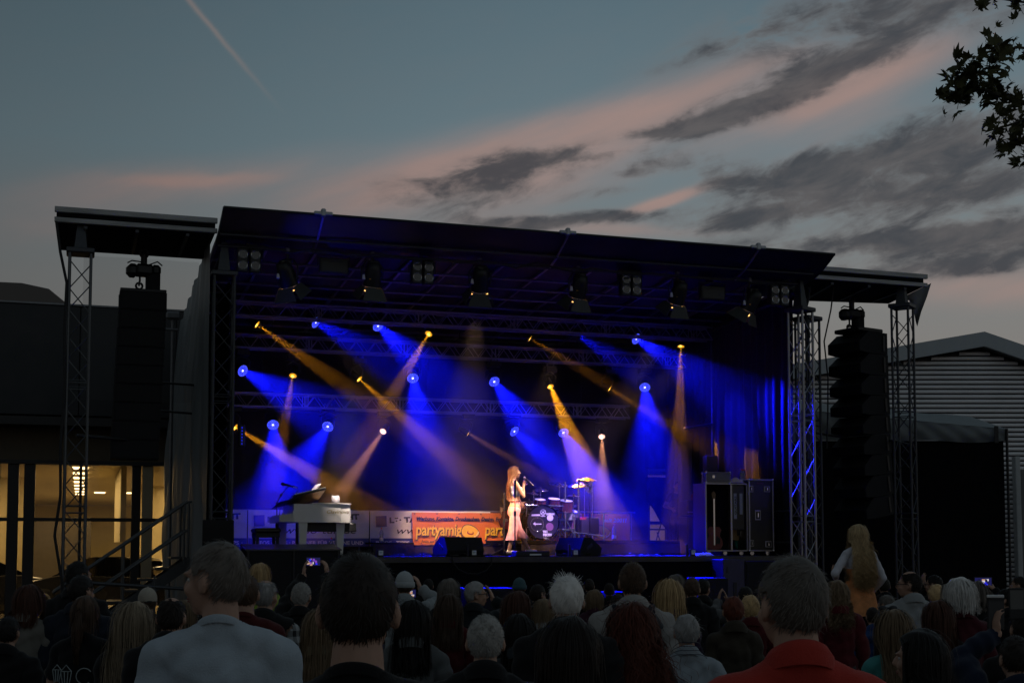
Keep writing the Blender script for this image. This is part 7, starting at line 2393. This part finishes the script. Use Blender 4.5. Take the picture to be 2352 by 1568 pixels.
def bag_strap(root, b, k, T, Rm):
    pts = [(.13, .06, HB - .30), (.125, -.02, HB - .278), (.11, -.10, HB - .33), (.07, -.150, HB - .45), (.0, -.162, HB - .60), (-.1, -.155, HB - .78)]
    P = []
    for i, p in enumerate(pts):
        p = Vector(p); P.append([p + Vector((q * .022, -.004 - .002 * (i > 2), q * .012)) for q in (-1, -.3, .3, 1)])
    part('shoulder_strap', MB().grid(P), mat('dark_webbing', (.018, .014, .014), .8), root)


def head_sunglasses(root, b, k, T, Rm):
    mb = MB()
    for sx in (-1, 1):
        mb.ell(T((sx * .036, .062, HB + .012)), (.032, .016, .020), Rm, 10, 6)
        mb.path([T((sx * .066, .055, HB + .008)), T((sx * .094, .0, HB - .02)), T((sx * .098, -.03, HB - .05))], .005, 5)
    mb.path([T((-.03, .07, HB + .014)), T((.03, .07, HB + .014))], .006, 5)
    part('sunglasses', mb, BLACKP, root)


scene_people()


# ---------------------------------------------------------------- dress and singer
def dress_woman():
    s = 208; Y = F / s; topw = at(1970, 1202, Y); foot = .42; H = topw.z - foot; k = H / (HB + .02)
    solo('step_box', MB().box((0, 0, foot / 2), (.8, .6, foot), bev=.02), CASE, 'dark box the person in the orange dress stands on', 'box', (topw.x, Y, 0), world=True)
    root = thing('person', 'person with long wavy blond hair, white cardigan and orange dress standing above the crowd', 'person', (topw.x, Y, foot), R(4), 'people in the concert crowd', world=True)
    root.scale = (k, k, k)
    b = get_body(('f', 6, 0, 'dress'), .0075, sex='f', yaw=6, pitch=0, arms={'L': ((-.245, .10, HB - .62), (-.6, -1, -.2), (-.25, .25, 1), (1, .2, 0), 14, 1), 'R': ((.20, .12, HB - .80), (.7, -1, 0), (0, .3, -1), (-1, 0, 0), 20)})
    part('body', b['me'], SKIN, root)
    og = mat('orange_dress_cloth', (.66, .25, .085), .8, 0, .35, 7, .4, 60)
    d = part('dress', garment(b, 'dress_top'), og, root)
    P = []
    for f in np.linspace(0, 1, 12):
        z = HB - .66 - .42 * f; rx = .150 + .085 * f ** .8; ry = .122 + .085 * f ** .8
        P.append([(rx * math.cos(a) * (1 + .05 * f * math.sin(9 * a + f)), -.01 + ry * math.sin(a) * (1 + .06 * f * math.sin(9 * a + 1)), z + .012 * f * math.sin(7 * a)) for a in np.linspace(0, 6.283, 61)])
    part('skirt', MB().grid(P), og, d)
    part('cardigan', garment(b, 'cardigan'), cloth_mat('white_cardigan', (.55, .55, .60)), root)
    part('leggings', garment(b, 'trousers'), cloth_mat('dark_leggings', (.02, .02, .025)), root)
    part('shoes', garment(b, 'shoes'), RUBBER, root)
    hm = mat('hair_pale_blond', (.50, .36, .19), .5, 0, .18, 30, spec=.25, island=.35)
    hp = part('hair', hair_cap(b, 'wavy', .016), hm, root)
    V, Q = strands('wavy', 2200, .74, .0055, 901, 24, .58, 1.5, (.034, 24))
    part('hair_strands', np_mesh('hair_strands', turn(V, b['Rm']), Q), hm, hp)


dress_woman()


def singer():
    v = 2.4; u = SU(1183, v, 1200)
    k = 1.92 / (HB + .03)
    root = thing('person', 'singer in pink culottes and silver crop top singing into a hand microphone', 'person', (u, v, FLOOR + .012), R(-92), 'performers on stage')
    root.scale = (k, k, k)
    legs = {'L': ((-.085, -.02, .90), (-.09, .10, .50), (-.09, .31, .115)), 'R': ((.085, -.02, .90), (.085, -.06, .48), (.085, -.15, .095))}
    zW = (SZ(1203, 1111, v) - FLOOR) / k; yW = (SU(1201, v) - u) / k
    arms = {'R': ((.06, yW - .005, zW - .035), (.35, .15, -1), (-.15, .45, .9), (-1, .1, 0), 55, -1), 'L': ((-.16, .16, HB - .72), (-.4, -1, -.1), (0, .5, -.7), (1, 0, 0), 30)}
    b = get_body(('singer',), .0068, sex='f', yaw=0, pitch=4, arms=arms, legs=legs)
    part('body', b['me'], mat('singer_skin', (.46, .27, .19), .5, 0, .05, 18, .1, 200), root)
    silver = mat('silver_top_cloth', (.70, .71, .76), .4, 0, .12, 20, .4, 50)
    part('crop_top', garment(b, 'crop'), silver, root)
    f = Fig()
    f.ell(LEG, (0, -.015, .905), (.166, .128, .14)); f.ell(LEG, (0, 0, 1.02), (.140, .108, .10)); f.ell(LEG, (0, -.05, .86), (.15, .105, .11))
    for sx, kk in ((-1, 'L'), (1, 'R')):
        hip, kn, an = [Vector(q) for q in legs[kk]]
        f.cap(LEG, hip, kn + Vector((0, -.01, 0)), .100, .095)
        e = kn.lerp(an, .58)
        f.cap(LEG, kn + Vector((0, -.01, 0)), e, .096, .118)
    V, N, Q = remesh(f.mesh(), .011, 5)
    keep = (((V[:, 2] > .335) | ((V[:, 1] < .06) & (V[:, 2] > .285))) & (V[:, 2] < 1.095))[Q].all(1)
    V = V + N * wr(V, .0018, 3)[:, None]
    tr = part('culottes', submesh('culottes', V, Q, keep), mat('pink_trouser_cloth', (.70, .35, .42), .75, 0, .05, 9, .3, 150), root)
    part('waistband', MB().path([(.143 * math.cos(a), -.002 + .112 * math.sin(a), 1.085) for a in np.linspace(0, 6.283, 33)[:-1]], .014, 6, True), mat('rose_waistband', (.45, .20, .18), .7), tr)
    part('shoes', garment(b, 'shoes'), mat('silver_shoe_leather', (.6, .58, .58), .25, .6, .1, 9), root)
    for sx, kk in ((-1, 'L'), (1, 'R')):
        an = Vector(legs[kk][2]); part('heel', MB().tube(an + Vector((0, -.035, -.04)), an + Vector((0, -.045, -.095)), .012, .007), BLACKP, root)
    hm = mat('hair_golden_brown', (.26, .14, .06), .4, 0, .15, 30, spec=.4, island=.4)
    hp = part('hair', hair_cap(b, 'wavy', .014), hm, root)
    V, Q = strands('wavy', 1500, .56, .0055, 77, 18, .43, 1.1, (.016, 16), 0.0, True)
    part('hair_strands', np_mesh('hair_strands', turn(V, b['Rm']), Q), hm, hp)
    add_face(root, b['Rm'], b['T'], False, 'dark')
    pz = SZ(1201, 1097, v); pu_ = SU(1201, v, 1097)
    m = thing('microphone', 'hand microphone held to the mouth by the singer', 'microphone', (pu_ + .01, v - .075 * k, pz), 0)
    d = Vector((SU(1222, v) - SU(1201, v), -.02, SZ(1222, 1117, v) - SZ(1201, 1097, v))).normalized()
    part('handle', MB().tube(d * .03, d * .245, .021, .017, 10), mat('dark_mic_body', (.05, .045, .04), .35, .4, .1, 20), m)
    part('grille', MB().ell((0, 0, 0), (.028, .028, .032), None, 12, 8), mat('mic_grille_mesh', (.35, .33, .30), .4, .8, .2, 60), m)


singer()


def stage_figure(name_label, px, top, bot, v, hair, wear, yaw, arms=None, akey='', byaw=0):
    u, zt = sv(px, top, v); k = (zt - FLOOR) / (HB + .014)
    root = thing('person', name_label, 'person', (u, v, FLOOR), R(byaw), 'performers on stage'); root.scale = (k, k, k)
    b = get_body(('m', yaw, 0, akey), .0125 if not arms else .009, sex='m', yaw=yaw, pitch=0, arms=arms)
    part('body', b['me'], SKIN, root)
    g = part('t_shirt', garment(b, 'tee'), cloth_mat(wear[0], wear[1]), root); part('collar', collar_mesh('tee', b), cloth_mat(wear[0], wear[1]), g)
    part('trousers', garment(b, 'trousers'), cloth_mat('black_trousers', (.008, .008, .009)), root); part('shoes', garment(b, 'shoes'), RUBBER, root)
    hp = part('hair', hair_cap(b, 'short', .007), hair_mat(hair), root)
    V, Q = strands('short', 500, .03, .006, int(px), 5)
    part('hair_strands', np_mesh('hair_strands', turn(V, b['Rm']), Q), hair_mat(hair), hp)
    add_face(root, b['Rm'], b['T'], False, hair)
    return root


stage_figure('stagehand in black leaning on the frame in the lit rear gap', 1556, 1104, 1270, 6.3, 'dark', ('black_crew_shirt', (.008, .008, .009)), 0, {'R': ((.24, .20, HB - .68), (.6, -1, 0), (.1, .8, -.4), (-1, 0, -.3), 30)}, 'crew', 180)
gp = stage_figure('musician in black standing behind the singer with a bass guitar', 1170, 1118, 1250, 4.6, 'dark', ('black_crew_shirt', (.008, .008, .009)), 15,
                  {'R': ((.15, .20, HB - .83), (.6, -1, 0), (-.7, .3, -.5), (0, -1, 0), 40), 'L': ((-.42, .24, HB - .55), (-.4, -.6, -1), (-.3, .3, .8), (.8, -.2, 0), 50)}, 'bass', 165)
t = thing('bass_guitar', 'dark bass guitar held by the musician behind the singer', 'guitar', tuple((STAGE.inverted() @ gp.matrix_world @ Vector((.05, .20, HB - .82)))[:]), R(165) + 0)
M = Matrix.Rotation(R(-14), 4, 'Y')
def rot(mb): mb.v = [tuple(M @ Vector(q)) for q in mb.v]; return mb
part('body', rot(MB().prism([(-.05, -.25), (.12, -.24), (.19, -.12), (.15, .0), (.17, .12), (.08, .16), (.03, .08), (-.05, .08), (-.1, .18), (-.17, .14), (-.14, 0), (-.18, -.12), (-.14, -.22)], -.02, .02, (0, 2, 1))), mat('dark_red_guitar', (.16, .01, .012), .25), t)
part('neck', rot(MB().box((0, 0, .48), (.045, .02, .86), bev=.006)), mat('maple_neck', (.30, .16, .06), .4), t)
part('headstock', rot(MB().prism([(-.03, .9), (.03, .9), (.05, 1.02), (0, 1.08), (-.05, 1.0)], -.01, .01, (0, 2, 1))), mat('maple_neck', (.30, .16, .06), .4), t)


# ---------------------------------------------------------------- plane tree reaching in at the top right
def tree():
    Y = 13.0; sc = F / Y
    base = at(2900, 1250, Y + .6); base.z = 0
    t = thing('plane_tree', 'plane tree whose leafy twigs reach in at the upper right corner', 'tree', (base.x, base.y, 0), world=True)
    bark = mat('plane_tree_bark', (.05, .045, .035), .9, 0, .3, 6, .5, 30)
    leafm = mat('plane_tree_leaf', (.062, .062, .018), .6, 0, .25, 8, .2, 40, spec=.25)
    def L(px, py, dy=0.0):
        q = at(px, py * .574, Y + dy); return Vector((q.x - base.x, q.y - base.y, q.z))
    rs = random.Random(44)
    part('trunk', MB().path([(0, 0, 0), (.05, 0, 1.5), (-.05, .05, 3.2), (-.2, .0, 5.0), (-.3, -.1, 6.6), (-.1, -.2, 8.2)], [.30, .25, .21, .17, .12, .05], 12), bark, t)
    brs = [
        ([(2740, 500), (2560, 440), (2450, 420), (2352, 412), (2308, 388), (2265, 362), (2222, 345), (2190, 335), (2172, 338)], 0, .045),
        ([(2265, 362), (2240, 320), (2225, 292), (2214, 268), (2216, 240)], .1, .010),
        ([(2308, 388), (2286, 330), (2272, 288), (2274, 240), (2279, 205), (2300, 170)], -.1, .012),
        ([(2600, 260), (2480, 220), (2400, 205), (2340, 190), (2300, 200), (2262, 225)], .15, .03),
        ([(2600, 60), (2480, 40), (2400, 20), (2330, 5), (2270, -10)], .1, .03),
        ([(2640, 560), (2520, 500), (2430, 460), (2370, 470), (2320, 500), (2290, 515), (2262, 530)], -.1, .03),
        ([(2370, 470), (2340, 520), (2325, 560), (2310, 585)], 0, .012),
        ([(2430, 460), (2400, 560), (2370, 620), (2352, 640)], .1, .012),
        ([(2222, 345), (2205, 375), (2190, 392)], .05, .006),
        ([(2265, 362), (2255, 400), (2252, 430)], -.05, .006),
    ]
    spots = []
    for pts, dy, r0 in brs:
        P = [L(px, py, dy + .15 * math.sin(i * 1.3)) for i, (px, py) in enumerate(pts)]
        if pts[0][0] > 2560: P = [Vector((-.12, -.03, max(1.5, P[0].z - .55)))] + P
        n = len(P)
        part('branch', MB().path(P, [max(.0035, r0 * (1 - .85 * i / (n - 1))) for i in range(n)], 7), bark, t)
        for i in range(n - 1):
            for q in np.linspace(0, 1, 5)[:-1]:
                p = P[i].lerp(P[i + 1], q)
                spots.append(p)
        spots.append(P[-1])
    # palmate leaf outlines, curled
    def leaf(seed):
        g = random.Random(seed); out = []
        for a, r in [(-90, .10), (-62, .30), (-40, .52), (-28, .40), (-15, .62), (4, .95), (14, .58), (30, .66), (52, 1.08), (63, .68), (72, .74), (90, 1.2), (108, .74), (117, .68), (128, 1.08), (150, .66), (166, .58), (176, .95), (195, .62), (208, .40), (220, .52), (242, .30)]:
            rr = r * g.uniform(.88, 1.1) * .068
            out.append((rr * math.cos(R(a)), rr * math.sin(R(a))))
        cv, tw = g.uniform(.4, 3.2), g.uniform(-2, 2)
        vs = [(x, y, -cv * 4 * x * x - .5 * cv * 6 * max(0, y) ** 2 + tw * x * y * 3) for x, y in out] + [(0, .0, .006)]
        n = len(out)
        mb = MB().add(vs, [(i, (i + 1) % n, n) for i in range(n)], True)
        mb.tube((0, -.007, 0), (.0, -.06, .012), .0022, n=4)
        me = mb.mesh('leaf'); me.materials.append(leafm); return me
    leaves = [leaf(i) for i in range(7)]
    vis = []
    cnt = 0
    dens = {0: 3}
    spots = [p for p in spots if 1176 + F * (p.x + base.x) / (p.y + base.y) < 2400]
    for p in spots:
        Xw = p.x + base.x
        px = 1176 + F * Xw / Y
        k = 2
        for _ in range(k):
            if cnt >= 235: break
            q = p + Vector((rs.gauss(0, .075), rs.gauss(0, .10), rs.gauss(-.03, .065)))
            o = bpy.data.objects.new('leaf', leaves[rs.randrange(7)]); link(o, t)
            o.location = q; s_ = rs.uniform(.75, 1.5)
            o.scale = (s_, s_, s_)
            o.rotation_euler = (R(rs.uniform(20, 130)), R(rs.uniform(-60, 60)), R(rs.uniform(0, 360)))
            cnt += 1
    # the rest of the crown beyond the frame
    V = []; Fc = []; mb = MB()
    g = random.Random(9)
    for i in range(900):
        a = g.uniform(0, 6.28); rr = g.uniform(.4, 2.0)
        c = Vector((.9 + rr * math.cos(a), .6 + rr * math.sin(a), 5.2 + g.gauss(1.2, 1.0)))
        if 1176 + F * (c.x + base.x) / (c.y + base.y) < 2420: continue
        x, y, d = frame(Vector((g.gauss(0, 1), g.gauss(0, 1), g.gauss(0, 1)))); s_ = g.uniform(.06, .11)
        mb.add([c - x * s_, c - y * s_ * .5, c + x * s_, c + y * s_ * .9], [(0, 1, 2, 3)])
    part('crown', mb, leafm, t, kind='stuff')


tree()
